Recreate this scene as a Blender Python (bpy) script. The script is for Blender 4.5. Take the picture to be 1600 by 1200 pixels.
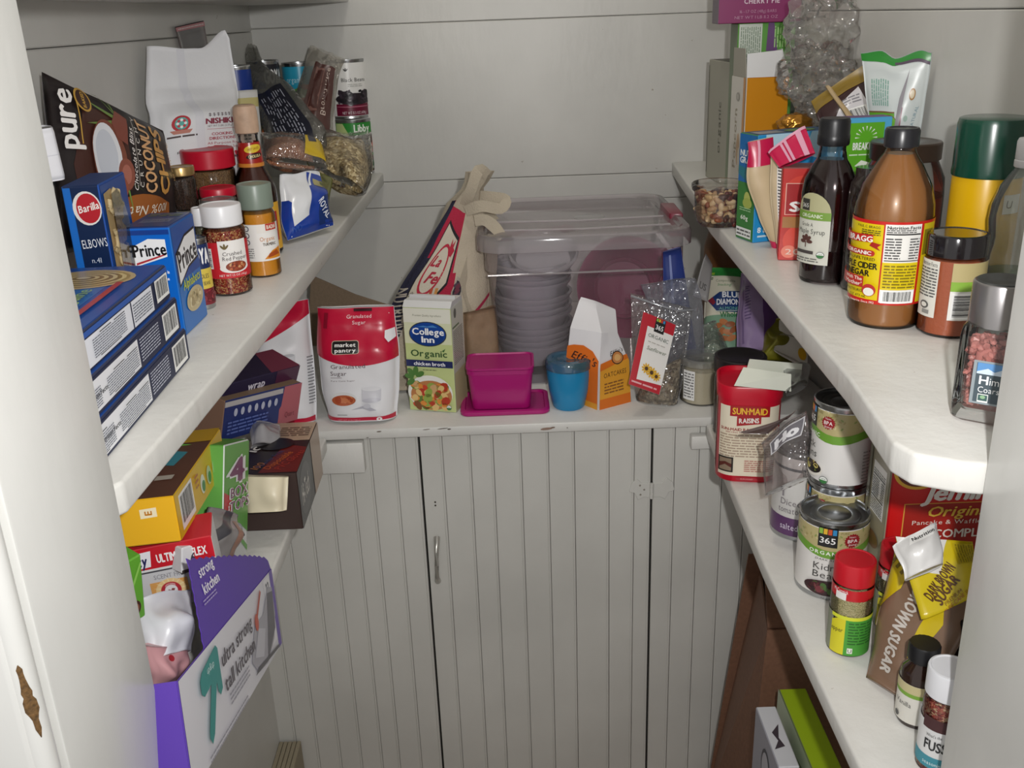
import bpy, bmesh, math, random
from mathutils import Vector, Matrix, noise, geometry
for o in list(bpy.data.objects): bpy.data.objects.remove(o)
SC = bpy.context.scene
COL = SC.collection
R = math.radians
# ---------------------------------------------------------------- camera
F_PX = 1523.0
PITCH, ROLL = R(20.9), R(2.1)
_fw = Vector((0, math.cos(PITCH), -math.sin(PITCH)))
_rt = Vector((1, 0, 0)); _up = _rt.cross(_fw)
CR = _rt * math.cos(ROLL) - _up * math.sin(ROLL)
CU = _up * math.cos(ROLL) + _rt * math.sin(ROLL)
cam = bpy.data.objects.new('camera', bpy.data.cameras.new('camera'))
COL.objects.link(cam)
cam.data.sensor_width = 36; cam.data.lens = F_PX * 36 / 1600; cam.data.clip_start = .01
cam.matrix_world = Matrix(((CR.x, CU.x, -_fw.x, 0), (CR.y, CU.y, -_fw.y, 0), (CR.z, CU.z, -_fw.z, 0), (0, 0, 0, 1)))
SC.camera = cam
# ---------------------------------------------------------------- light
SC.view_settings.view_transform = 'Standard'; SC.view_settings.look = 'None'
SC.cycles.transparent_max_bounces = 40; SC.cycles.max_bounces = 10
SC.view_settings.exposure = .15; SC.view_settings.gamma = 1; SC.view_settings.use_curve_mapping = False
wd = bpy.data.worlds.new('world'); SC.world = wd; wd.use_nodes = True
wd.node_tree.nodes['Background'].inputs[0].default_value = (1.0, .98, .955, 1)
wd.node_tree.nodes['Background'].inputs[1].default_value = .52
def lamp(name, kind, loc, energy, color, tgt=None, **k):
    l = bpy.data.lights.new(name, kind); l.energy = energy; l.color = color
    for a, v in k.items(): setattr(l, a, v)
    o = bpy.data.objects.new(name, l); o.location = loc; COL.objects.link(o)
    if tgt: o.rotation_euler = (Vector(tgt) - Vector(loc)).to_track_quat('-Z', 'Y').to_euler()
    return o
lamp('camera_flash', 'SPOT', (.062, 0.0, .055), 31, (1, .985, .97), (.03, 1.5, -.36), spot_size=R(105), spot_blend=1.0, shadow_soft_size=.012)
lamp('pantry_fill', 'POINT', (0, 1.2, 1.05), 8, (1, .95, .88), shadow_soft_size=.06)  # unseen fill lamp, added to lift the back wall and cabinet
# ---------------------------------------------------------------- pixel rays: a point of the place from a reading on the photo
def ray(x, y): return _fw + CR * ((x - 800) / F_PX) - CU * ((y - 600) / F_PX)
def WZ(x, y, Z): d = ray(x, y); return d * (Z / d.z)
def WY(x, y, Y): d = ray(x, y); return d * (Y / d.y)
def WX(x, y, X): d = ray(x, y); return d * (X / d.x)
ZM, ZC, ZL, ZF = -.31, -.61, -.62, -1.37
def srgb(h):
    if not isinstance(h, str): return tuple(h)
    h = h.lstrip('#'); v = [int(h[i:i + 2], 16) / 255 for i in (0, 2, 4)]
    return tuple(c / 12.92 if c <= .04045 else ((c + .055) / 1.055) ** 2.4 for c in v)
# ---------------------------------------------------------------- materials
_M = {}
def mat(hexc, rough=.5, metal=0, bump=0, scale=60, var=0, coat=0, spec=.5, sub=0, key=''):
    k = (hexc, rough, metal, bump, scale, var, coat, spec, sub, key)
    if k in _M: return _M[k]
    m = bpy.data.materials.new('m_' + str(hexc).strip('#') + '_' + str(len(_M))); m.use_nodes = True
    nt = m.node_tree; b = nt.nodes['Principled BSDF']; L = nt.links
    b.inputs['Roughness'].default_value = rough; b.inputs['Metallic'].default_value = metal
    b.inputs['Coat Weight'].default_value = coat; b.inputs['Coat Roughness'].default_value = .08
    b.inputs['Specular IOR Level'].default_value = spec
    if sub: b.inputs['Subsurface Weight'].default_value = sub; b.inputs['Subsurface Radius'].default_value = (.01, .006, .004)
    if hexc == 'ATTR':
        a = nt.nodes.new('ShaderNodeAttribute'); a.attribute_name = 'Col'; src = a.outputs['Color']
    else:
        rgb = nt.nodes.new('ShaderNodeRGB'); rgb.outputs[0].default_value = srgb(hexc) + (1,); src = rgb.outputs[0]
    tc = nt.nodes.new('ShaderNodeTexCoord')
    if var or bump:
        n = nt.nodes.new('ShaderNodeTexNoise'); n.inputs['Scale'].default_value = scale; n.inputs['Detail'].default_value = 4
        L.new(tc.outputs['Object'], n.inputs['Vector'])
    if var:
        mx = nt.nodes.new('ShaderNodeMix'); mx.data_type = 'RGBA'; mx.blend_type = 'MULTIPLY'; mx.inputs['Factor'].default_value = var
        cr = nt.nodes.new('ShaderNodeValToRGB'); cr.color_ramp.elements[0].position = .3; cr.color_ramp.elements[1].position = .7
        L.new(n.outputs['Fac'], cr.inputs[0]); L.new(src, mx.inputs['A']); L.new(cr.outputs[0], mx.inputs['B']); src = mx.outputs['Result']
    L.new(src, b.inputs['Base Color'])
    if bump:
        bp = nt.nodes.new('ShaderNodeBump'); bp.inputs['Strength'].default_value = bump; bp.inputs['Distance'].default_value = .002
        L.new(n.outputs['Fac'], bp.inputs['Height']); L.new(bp.outputs['Normal'], b.inputs['Normal'])
    _M[k] = m; return m
def film(tint='#ffffff', gloss=.12, rough=.08, opac=.0, fresnel=1.3, key='', crinkle=0):
    """thin clear sheet: plastic film, jar glass, a tub wall. opac adds a milky share."""
    k = ('film', tint, gloss, rough, opac, key, crinkle)
    if k in _M: return _M[k]
    m = bpy.data.materials.new('film_' + str(len(_M))); m.use_nodes = True
    nt = m.node_tree; L = nt.links; nt.nodes.remove(nt.nodes['Principled BSDF']); out = nt.nodes['Material Output']
    tr = nt.nodes.new('ShaderNodeBsdfTransparent'); tr.inputs[0].default_value = srgb(tint) + (1,)
    gl = nt.nodes.new('ShaderNodeBsdfGlossy'); gl.inputs['Roughness'].default_value = rough
    df = nt.nodes.new('ShaderNodeBsdfDiffuse'); df.inputs[0].default_value = tuple(min(1, c * .9) for c in srgb(tint)) + (1,)
    tl = nt.nodes.new('ShaderNodeBsdfTranslucent'); tl.inputs[0].default_value = df.inputs[0].default_value
    fr = nt.nodes.new('ShaderNodeFresnel'); fr.inputs[0].default_value = fresnel
    n = nt.nodes.new('ShaderNodeTexNoise'); n.inputs['Scale'].default_value = 45; tc = nt.nodes.new('ShaderNodeTexCoord')
    L.new(tc.outputs['Object'], n.inputs['Vector'])
    bp = nt.nodes.new('ShaderNodeBump'); bp.inputs['Strength'].default_value = .02 if not crinkle else .9; bp.inputs['Distance'].default_value = .002 if not crinkle else crinkle; n.inputs['Detail'].default_value = 2
    L.new(n.outputs['Fac'], bp.inputs['Height']); L.new(bp.outputs['Normal'], gl.inputs['Normal'])
    ad = nt.nodes.new('ShaderNodeMath'); ad.operation = 'ADD'; ad.use_clamp = True; ad.inputs[1].default_value = gloss
    L.new(fr.outputs[0], ad.inputs[0])
    m0 = nt.nodes.new('ShaderNodeMixShader'); m0.inputs[0].default_value = .5; L.new(df.outputs[0], m0.inputs[1]); L.new(tl.outputs[0], m0.inputs[2])
    m1 = nt.nodes.new('ShaderNodeMixShader'); m1.inputs[0].default_value = opac; L.new(tr.outputs[0], m1.inputs[1]); L.new(m0.outputs[0], m1.inputs[2])
    m2 = nt.nodes.new('ShaderNodeMixShader'); L.new(ad.outputs[0], m2.inputs[0]); L.new(m1.outputs[0], m2.inputs[1]); L.new(gl.outputs[0], m2.inputs[2])
    L.new(m2.outputs[0], out.inputs[0]); _M[k] = m; return m
def grain(c1, c2, c3, scale=260, rough=.6, bump=.8):
    """packed grains, beans or flakes: a cell pattern with relief, used inside clear bags and jars"""
    k = ('grain', c1, c2, c3, scale)
    if k in _M: return _M[k]
    m = bpy.data.materials.new('grain_' + str(len(_M))); m.use_nodes = True
    nt = m.node_tree; L = nt.links; b = nt.nodes['Principled BSDF']; b.inputs['Roughness'].default_value = rough
    tc = nt.nodes.new('ShaderNodeTexCoord'); v = nt.nodes.new('ShaderNodeTexVoronoi'); v.inputs['Scale'].default_value = scale
    L.new(tc.outputs['Object'], v.inputs['Vector'])
    cr = nt.nodes.new('ShaderNodeValToRGB'); cr.color_ramp.interpolation = 'LINEAR'
    e = cr.color_ramp.elements; e[0].color = srgb(c1) + (1,); e[1].color = srgb(c3) + (1,); x = e.new(.5); x.color = srgb(c2) + (1,)
    sp = nt.nodes.new('ShaderNodeSeparateColor'); L.new(v.outputs['Color'], sp.inputs[0]); L.new(sp.outputs[0], cr.inputs[0])
    L.new(cr.outputs[0], b.inputs['Base Color'])
    bp = nt.nodes.new('ShaderNodeBump'); bp.invert = True; bp.inputs['Strength'].default_value = bump; bp.inputs['Distance'].default_value = .002
    L.new(v.outputs['Distance'], bp.inputs['Height']); L.new(bp.outputs['Normal'], b.inputs['Normal'])
    _M[k] = m; return m
def paint(hexc, rough=.38, chips=True, key='', bump=.45):
    """old semi-gloss white paint on wood: brush relief, faint dirt, a few chips down to brown wood"""
    k = ('paint', hexc, rough, chips, key)
    if k in _M: return _M[k]
    m = bpy.data.materials.new('painted_wood_' + str(len(_M))); m.use_nodes = True
    nt = m.node_tree; L = nt.links; b = nt.nodes['Principled BSDF']; b.inputs['Roughness'].default_value = rough
    tc = nt.nodes.new('ShaderNodeTexCoord')
    def nz(s, d, sc=(1, 1, 1)):
        mp = nt.nodes.new('ShaderNodeMapping'); mp.inputs['Scale'].default_value = sc
        n = nt.nodes.new('ShaderNodeTexNoise'); n.inputs['Scale'].default_value = s; n.inputs['Detail'].default_value = d
        L.new(tc.outputs['Object'], mp.inputs[0]); L.new(mp.outputs[0], n.inputs['Vector']); return n
    def ramp(src, p0, c0, p1, c1):
        r = nt.nodes.new('ShaderNodeValToRGB'); e = r.color_ramp.elements
        e[0].position = p0; e[0].color = c0 + (1,); e[1].position = p1; e[1].color = c1 + (1,); L.new(src, r.inputs[0]); return r
    base = srgb(hexc); dark = tuple(c * .86 for c in base)
    r1 = ramp(nz(3.5, 5).outputs['Fac'], .35, dark, .65, base); src = r1.outputs[0]
    if chips:
        for s, p, c in ((55, .742, '#a39d92'), (120, .775, '#6e675c')):
            n = nz(s, 6); rr = ramp(n.outputs['Fac'], p, (0, 0, 0), p + .015, (1, 1, 1))
            mx = nt.nodes.new('ShaderNodeMix'); mx.data_type = 'RGBA'; L.new(rr.outputs[0], mx.inputs['Factor'])
            L.new(src, mx.inputs['A']); mx.inputs['B'].default_value = srgb(c) + (1,); src = mx.outputs['Result']
    L.new(src, b.inputs['Base Color'])
    bp = nt.nodes.new('ShaderNodeBump'); bp.inputs['Strength'].default_value = bump; bp.inputs['Distance'].default_value = .002
    L.new(nz(60, 5, (1, 1, .35)).outputs['Fac'], bp.inputs['Height']); L.new(bp.outputs['Normal'], b.inputs['Normal'])
    _M[k] = m; return m
PAPER = lambda: mat('ATTR', .55, key='paper')
GLOSSY = lambda: mat('ATTR', .28, key='gloss')
# ---------------------------------------------------------------- objects
def link(o, parent=None):
    COL.objects.link(o)
    if parent is not None: o.parent = parent
    return o
def info(o, label=None, cat=None, group=None, kind=None):
    if label: o['label'] = label
    if cat: o['category'] = cat
    if group: o['group'] = group
    if kind: o['kind'] = kind
    return o
def thing(name, label, cat, loc=(0, 0, 0), rz=0, group=None, mtx=None):
    o = bpy.data.objects.new(name, None); o.empty_display_size = .02; link(o)
    if mtx is not None: o.matrix_world = mtx
    else: o.location = loc; o.rotation_euler = (0, 0, rz)
    return info(o, label, cat, group)
def frm(BL, BR, TL):
    """frame of a leaning or turned thing from three of its corners: origin mid-bottom; returns matrix, width, height"""
    BL, BR, TL = Vector(BL), Vector(BR), Vector(TL)
    x = (BR - BL).normalized(); t = TL - BL; z = (t - x * t.dot(x)); h = z.length; z.normalize(); y = z.cross(x); c = (BL + BR) / 2
    return Matrix(((x.x, y.x, z.x, c.x), (x.y, y.y, z.y, c.y), (x.z, y.z, z.z, c.z), (0, 0, 0, 1))), (BR - BL).length, h
def mesh(name, verts, faces, m, parent=None, smooth=None, cols=None, kind=None, label=None):
    me = bpy.data.meshes.new(name); me.from_pydata([tuple(v) for v in verts], [], faces)
    if m is not None: me.materials.append(m)
    if cols is not None:
        a = me.color_attributes.new('Col', 'FLOAT_COLOR', 'CORNER'); i = 0; buf = []
        cc = {}
        for f, c in zip(faces, cols):
            if c not in cc: cc[c] = srgb(c) + (1.0,)
            buf.extend(cc[c] * len(f))
        a.data.foreach_set('color', buf)
    if smooth is not None:
        me.polygons.foreach_set('use_smooth', [True] * len(me.polygons)); me.set_sharp_from_angle(angle=R(smooth))
    me.update()
    o = bpy.data.objects.new(name, me); link(o, parent)
    if kind: o['kind'] = kind
    if label: o['label'] = label
    return o
def bmobj(name, bm, m, parent=None, smooth=None, kind=None, label=None):
    me = bpy.data.meshes.new(name); bm.to_mesh(me); bm.free(); me.materials.append(m)
    if smooth is not None:
        me.polygons.foreach_set('use_smooth', [True] * len(me.polygons)); me.set_sharp_from_angle(angle=R(smooth))
    o = bpy.data.objects.new(name, me); link(o, parent)
    if kind: o['kind'] = kind
    if label: o['label'] = label
    return o
def box_bm(x0, x1, y0, y1, z0, z1, bev=0, seg=1, bm=None):
    t = bmesh.new(); bmesh.ops.create_cube(t, size=1)
    for v in t.verts:
        v.co = Vector(((x0 + x1) / 2 + v.co.x * (x1 - x0), (y0 + y1) / 2 + v.co.y * (y1 - y0), (z0 + z1) / 2 + v.co.z * (z1 - z0)))
    if bev: bmesh.ops.bevel(t, geom=list(t.edges), offset=bev, segments=seg, profile=.5, affect='EDGES')
    if bm is None: return t
    me = bpy.data.meshes.new('t'); t.to_mesh(me); t.free(); bm.from_mesh(me); bpy.data.meshes.remove(me); return bm
def prism_bm(pts, z0, z1, bev=0, seg=2, axis='z'):
    """outline extruded; axis 'z': pts are (x, y); 'y': pts are (x, z) between y=z0..z1"""
    bm = bmesh.new()
    f = [(lambda p, h: (p[0], p[1], h)), (lambda p, h: (p[0], h, p[1]))][axis == 'y']
    a = [bm.verts.new(f(p, z0)) for p in pts]; b = [bm.verts.new(f(p, z1)) for p in pts]; n = len(pts)
    bm.faces.new(a[::-1]); bm.faces.new(b)
    for i in range(n): bm.faces.new((a[i], a[(i + 1) % n], b[(i + 1) % n], b[i]))
    bmesh.ops.recalc_face_normals(bm, faces=bm.faces)
    if bev: bmesh.ops.bevel(bm, geom=[e for e in bm.edges], offset=bev, segments=seg, profile=.5, affect='EDGES')
    return bm
def rrect(w, d, r, n=5, cx=0, cy=0):
    pts = []
    for sx, sy, a0 in ((1, 1, 0), (-1, 1, 90), (-1, -1, 180), (1, -1, 270)):
        for i in range(n + 1):
            a = R(a0 + 90 * i / n); pts.append((cx + sx * (w / 2 - r) + r * math.cos(a), cy + sy * (d / 2 - r) + r * math.sin(a)))
    return pts
def loft(name, rings, m, parent=None, cap0=True, cap1=True, smooth=40, cols=None, kind=None, label=None):
    """rings: lists of 3-D points of equal length joined into a skin"""
    n = len(rings[0]); V = [p for r in rings for p in r]; Fc = []; C = []
    for j in range(len(rings) - 1):
        for i in range(n):
            Fc.append((j * n + i, j * n + (i + 1) % n, (j + 1) * n + (i + 1) % n, (j + 1) * n + i)); C.append(cols[j] if cols else None)
    if cap0: Fc.append(tuple(range(n))[::-1]); C.append(cols[0] if cols else None)
    if cap1: Fc.append(tuple((len(rings) - 1) * n + i for i in range(n))); C.append(cols[-1] if cols else None)
    return mesh(name, V, Fc, m, parent, smooth, C if cols else None, kind, label)
def lathe(name, prof, m, parent=None, n=36, smooth=35, cols=None, cx=0, cy=0, ridge=0, caps=(True, True), label=None, kind=None):
    rings = []
    for r, z in prof:
        rr = max(r, 1e-5)
        rings.append([(cx + rr * (1 + (ridge if i % 2 else 0) * (rr > .004)) * math.sin(2 * math.pi * i / n), cy - rr * (1 + (ridge if i % 2 else 0)) * math.cos(2 * math.pi * i / n), z) for i in range(n)])
    return loft(name, rings, m, parent, caps[0], caps[1], smooth, cols, kind, label)
def tube(name, pts, r, m, parent=None, n=8, closed=False, label=None):
    rings = []; N = len(pts); pts = [Vector(p) for p in pts]; up = Vector((0, 0, 1))
    for i, p in enumerate(pts):
        d = (pts[(i + 1) % N if closed else min(i + 1, N - 1)] - pts[i - 1 if closed or i else 0]).normalized()
        s = d.cross(up);
        if s.length < .05: s = d.cross(Vector((1, 0, 0)))
        s.normalize(); t = s.cross(d); rr = r[i] if isinstance(r, (list, tuple)) else r
        rings.append([p + s * rr * math.cos(2 * math.pi * k / n) + t * rr * math.sin(2 * math.pi * k / n) for k in range(n)])
    if closed: rings.append(rings[0])
    return loft(name, rings, m, parent, not closed, not closed, 50, label=label)
# ---------------------------------------------------------------- flat print: shapes and letters laid on a surface
_G = {}
def glyph(ch):
    if ch in _G: return _G[ch]
    c = bpy.data.curves.new('g', 'FONT'); c.body = ch; c.size = 1; c.resolution_u = 2
    o = bpy.data.objects.new('g', c); me = o.to_mesh()
    V = [(v.co.x, v.co.y) for v in me.vertices]; T = [tuple(p.vertices) for p in me.polygons]
    o.to_mesh_clear(); bpy.data.objects.remove(o); bpy.data.curves.remove(c)
    x0 = min((v[0] for v in V), default=0); x1 = max((v[0] for v in V), default=.3)
    _G[ch] = (V, T, x0, x1); return _G[ch]
class Print:
    """ink on a surface S(u, v, off) in metres; each later shape lies a hair above the earlier ones where layers differ"""
    def __init__(s, S, us=None, vs=None, base=.0003, lay=.00015):
        s.S, s.us, s.vs, s.b, s.l = S, us, vs, base, lay; s.V = []; s.F = []; s.C = []; s.k = 0
    def poly(s, pts, col, layer=None):
        if layer is None: s.k += 1; layer = s.k
        n0 = len(s.V); tri = geometry.tessellate_polygon([[Vector((p[0], p[1], 0)) for p in pts]])
        s.V += [(p[0], p[1], layer) for p in pts]
        for t in tri: s.F.append(tuple(n0 + i for i in t)); s.C.append(col)
        return s
    def rect(s, u0, v0, u1, v1, col, layer=None): return s.poly([(u0, v0), (u1, v0), (u1, v1), (u0, v1)], col, layer)
    def ell(s, cx, cy, rx, ry, col, rot=0, n=22, layer=None, a0=0, a1=360):
        c, sn = math.cos(R(rot)), math.sin(R(rot)); P = []
        for i in range(n):
            a = R(a0 + (a1 - a0) * i / (n if a1 - a0 == 360 else n - 1)); x, y = rx * math.cos(a), ry * math.sin(a); P.append((cx + x * c - y * sn, cy + x * sn + y * c))
        return s.poly(P, col, layer)
    def text(s, txt, u, v, h, col, w=1.0, al='c', rot=0, bold=0, it=0, sp=.1, layer=None, arc=0):
        """h: cap height; w: width factor or, with al ending in '=', total width"""
        if layer is None: s.k += 1; layer = s.k
        k = h / .69; x = 0; L = []
        for ch in txt:
            if ch == ' ': x += .28; continue
            V, T, x0, x1 = glyph(ch); L.append((V, T, x - x0)); x += (x1 - x0) + sp
        tot = (x - sp) * k; fw = w if al[-1] != '=' else w / tot; tot *= fw
        ox = {'c': -tot / 2, 'l': 0, 'r': -tot}[al[0]]; c, sn = math.cos(R(rot)), math.sin(R(rot))
        offs = [(0, 0)] if not bold else [(-bold, 0), (bold, 0), (0, bold * .7), (0, -bold * .7)]
        for q, (bx, by) in enumerate(offs):
            for V, T, dx in L:
                n0 = len(s.V)
                for gx, gy in V:
                    px, py = ox + ((gx + dx + it * gy) * k + bx * h) * fw, (gy * k + by * h) - h / 2
                    if arc: py -= arc * (2 * px / tot) ** 2 * h
                    s.V.append((u + px * c - py * sn, v + px * sn + py * c, layer + q * .12))
                for t in T: s.F.append(tuple(n0 + i for i in t)); s.C.append(col)
        return s
    def lines(s, u0, v0, u1, v1, n, col='#444444', seed=1, rot=0, th=.45):
        """rows of print too small to read on the photo"""
        rnd = random.Random(seed); s.k += 1; st = (v1 - v0) / n; cu, cv = (u0 + u1) / 2, (v0 + v1) / 2; c, sn = math.cos(R(rot)), math.sin(R(rot))
        if abs(rot) == 90: du, dv = (v1 - v0) / 2, (u1 - u0) / 2; u0, u1, v0, v1 = cu - du, cu + du, cv - dv, cv + dv; st = (v1 - v0) / n
        for i in range(n):
            y = v1 - st * (i + .75); x = u0
            while x < u1 - .0005:
                L = min(rnd.uniform(.8, 3.2) * st, u1 - x)
                q = [(x, y), (x + L, y), (x + L, y + st * th), (x, y + st * th)]
                if rot: q = [(cu + (a - cu) * c - (b - cv) * sn, cv + (a - cu) * sn + (b - cv) * c) for a, b in q]
                n0 = len(s.V); s.V += [(a, b, s.k) for a, b in q]; s.F.append((n0, n0 + 1, n0 + 2, n0 + 3)); s.C.append(col); x += L + st * .35
        return s
    def barcode(s, u0, v0, u1, v1, seed=3, vert=False, n=22, bg='#f4f4f2'):
        s.rect(u0, v0, u1, v1, bg); s.k += 1; rnd = random.Random(seed); m = .08
        a0, a1 = (v0, v1) if vert else (u0, u1); x = a0 + m * (a1 - a0); st = (a1 - a0) * (1 - 2 * m) / n
        for i in range(n):
            wd_ = st * rnd.choice((.35, .35, .6, .75))
            if vert: s.rect(u0 + m * (u1 - u0), x, u1 - m * (u1 - u0), x + wd_, '#1a1a1a', s.k)
            else: s.rect(x, v0 + m * 2 * (v1 - v0), x + wd_, v1 - m * (v1 - v0), '#1a1a1a', s.k)
            x += st
        return s
    def nutrition(s, u0, v0, u1, v1, seed=1, head=True):
        s.rect(u0, v0, u1, v1, '#f2f1ed'); w, h = u1 - u0, v1 - v0; m = w * .05
        if head: s.text('Nutrition Facts', (u0 + u1) / 2, v1 - h * .07, h * .055, '#111111', w=w * .88, al='c=', bold=.04)
        s.lines(u0 + m, v0 + h * .78, u1 - m, v0 + h * .87, 2, '#333333', seed); s.rect(u0 + m, v0 + h * .74, u1 - m, v0 + h * .77, '#111111')
        s.lines(u0 + m, v0 + h * .36, u0 + w * .55, v0 + h * .72, 8, '#333333', seed + 1); s.lines(u1 - w * .3, v0 + h * .36, u1 - m, v0 + h * .72, 8, '#555555', seed + 2)
        s.rect(u0 + m, v0 + h * .32, u1 - m, v0 + h * .345, '#111111'); s.lines(u0 + m, v0 + h * .04, u1 - m, v0 + h * .3, 6, '#444444', seed + 3)
        return s
    def build(s, name, parent, m=None, label=None):
        if not s.F: return None
        us, vs = s.us, s.vs
        me = bpy.data.meshes.new('t'); me.from_pydata(s.V, [], s.F)
        bm = bmesh.new(); bm.from_mesh(me); bpy.data.meshes.remove(me); bm.faces.ensure_lookup_table()
        lay = bm.faces.layers.int.new('ci'); pal = {}; 
        for f, c in zip(bm.faces, s.C): f[lay] = pal.setdefault(c, len(pal))
        for vals, ax in ((us, 0), (vs, 1)):
            if vals is None: continue
            if len(vals) and bm.verts:
                lo = min(v.co[ax] for v in bm.verts); hi = max(v.co[ax] for v in bm.verts)
            no = Vector((1, 0, 0)) if ax == 0 else Vector((0, 1, 0))
            for x in vals:
                if lo < x < hi:
                    co = Vector((x, 0, 0)) if ax == 0 else Vector((0, x, 0))
                    bmesh.ops.bisect_plane(bm, geom=list(bm.verts) + list(bm.edges) + list(bm.faces), plane_co=co, plane_no=no, dist=1e-7)
        for v in bm.verts:
            v.co = s.S(v.co.x, v.co.y, s.b + s.l * v.co.z)
        inv = [c for c, i in sorted(pal.items(), key=lambda t: t[1])]
        me = bpy.data.meshes.new(name); cols = [inv[f[lay]] for f in bm.faces]; bm.to_mesh(me); bm.free()
        a = me.color_attributes.new('Col', 'FLOAT_COLOR', 'CORNER'); buf = []
        cc = {c: srgb(c) + (1.0,) for c in inv}
        for p, c in zip(me.polygons, cols): buf.extend(cc[c] * p.loop_total)
        a.data.foreach_set('color', buf); me.materials.append(m or PAPER())
        me.polygons.foreach_set('use_smooth', [us is not None] * len(me.polygons))
        o = bpy.data.objects.new(name, me); link(o, parent)
        if label: o['label'] = label
        return o
def fr(a, b, n): return [a + (b - a) * i / n for i in range(n + 1)]
def cylS(r, cx=0, cy=0, a0=0, taper=0):
    """wrap round an upright cylinder, u = 0 at local -Y turned by a0 degrees (to the viewer's right)"""
    def S(u, v, off):
        rr = r(v) if callable(r) else r; a = u / (r(0) if callable(r) else r) + R(a0)
        return Vector((cx + (rr + off) * math.sin(a), cy - (rr + off) * math.cos(a), v))
    return S
def cylPrint(r, a0=0, cx=0, cy=0, **k):
    r0 = r(0) if callable(r) else r
    return Print(cylS(r, cx, cy, a0), us=[i * r0 * .2 for i in range(-17, 18)], vs=k.pop('vs', None), **k)
class Box:
    """upright carton in its own frame: width x, depth y, height z, base centre at the origin; faces F B L R T D"""
    def __init__(s, w, d, h): s.w, s.d, s.h = w, d, h
    def S(s, f):
        w, d, h = s.w / 2, s.d / 2, s.h
        O, U, V, N = {'F': ((-w, -d, 0), (1, 0, 0), (0, 0, 1), (0, -1, 0)), 'B': ((w, d, 0), (-1, 0, 0), (0, 0, 1), (0, 1, 0)),
                      'R': ((w, -d, 0), (0, 1, 0), (0, 0, 1), (1, 0, 0)), 'L': ((-w, d, 0), (0, -1, 0), (0, 0, 1), (-1, 0, 0)),
                      'T': ((-w, -d, h), (1, 0, 0), (0, 1, 0), (0, 0, 1)), 'D': ((-w, d, 0), (1, 0, 0), (0, -1, 0), (0, 0, -1))}[f]
        O, U, V, N = map(Vector, (O, U, V, N)); return lambda u, v, off: O + U * u + V * v + N * off
    def P(s, f): return Print(s.S(f))
    def shell(s, name, parent, cols, m=None, bev=.0012):
        bm = box_bm(-s.w / 2, s.w / 2, -s.d / 2, s.d / 2, 0, s.h, bev)
        V = [tuple(v.co) for v in bm.verts]; bm.verts.index_update(); Fc = [tuple(v.index for v in f.verts) for f in bm.faces]; C = []
        for f in bm.faces:
            n = f.normal; a = max(range(3), key=lambda i: abs(n[i])); key = 'RBT'[a] if n[a] > 0 else 'LFD'[a]; C.append(cols.get(key, cols['*']) if isinstance(cols, dict) else cols)
        bm.free(); return mesh(name, V, Fc, m or PAPER(), parent, None, C)
def interp(tab, b):
    if b <= tab[0][0]: return tab[0][1]
    for (x0, y0), (x1, y1) in zip(tab, tab[1:]):
        if b <= x1: t = (b - x0) / (x1 - x0); t = t * t * (3 - 2 * t); return y0 + (y1 - y0) * t
    return tab[-1][1]
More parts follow.
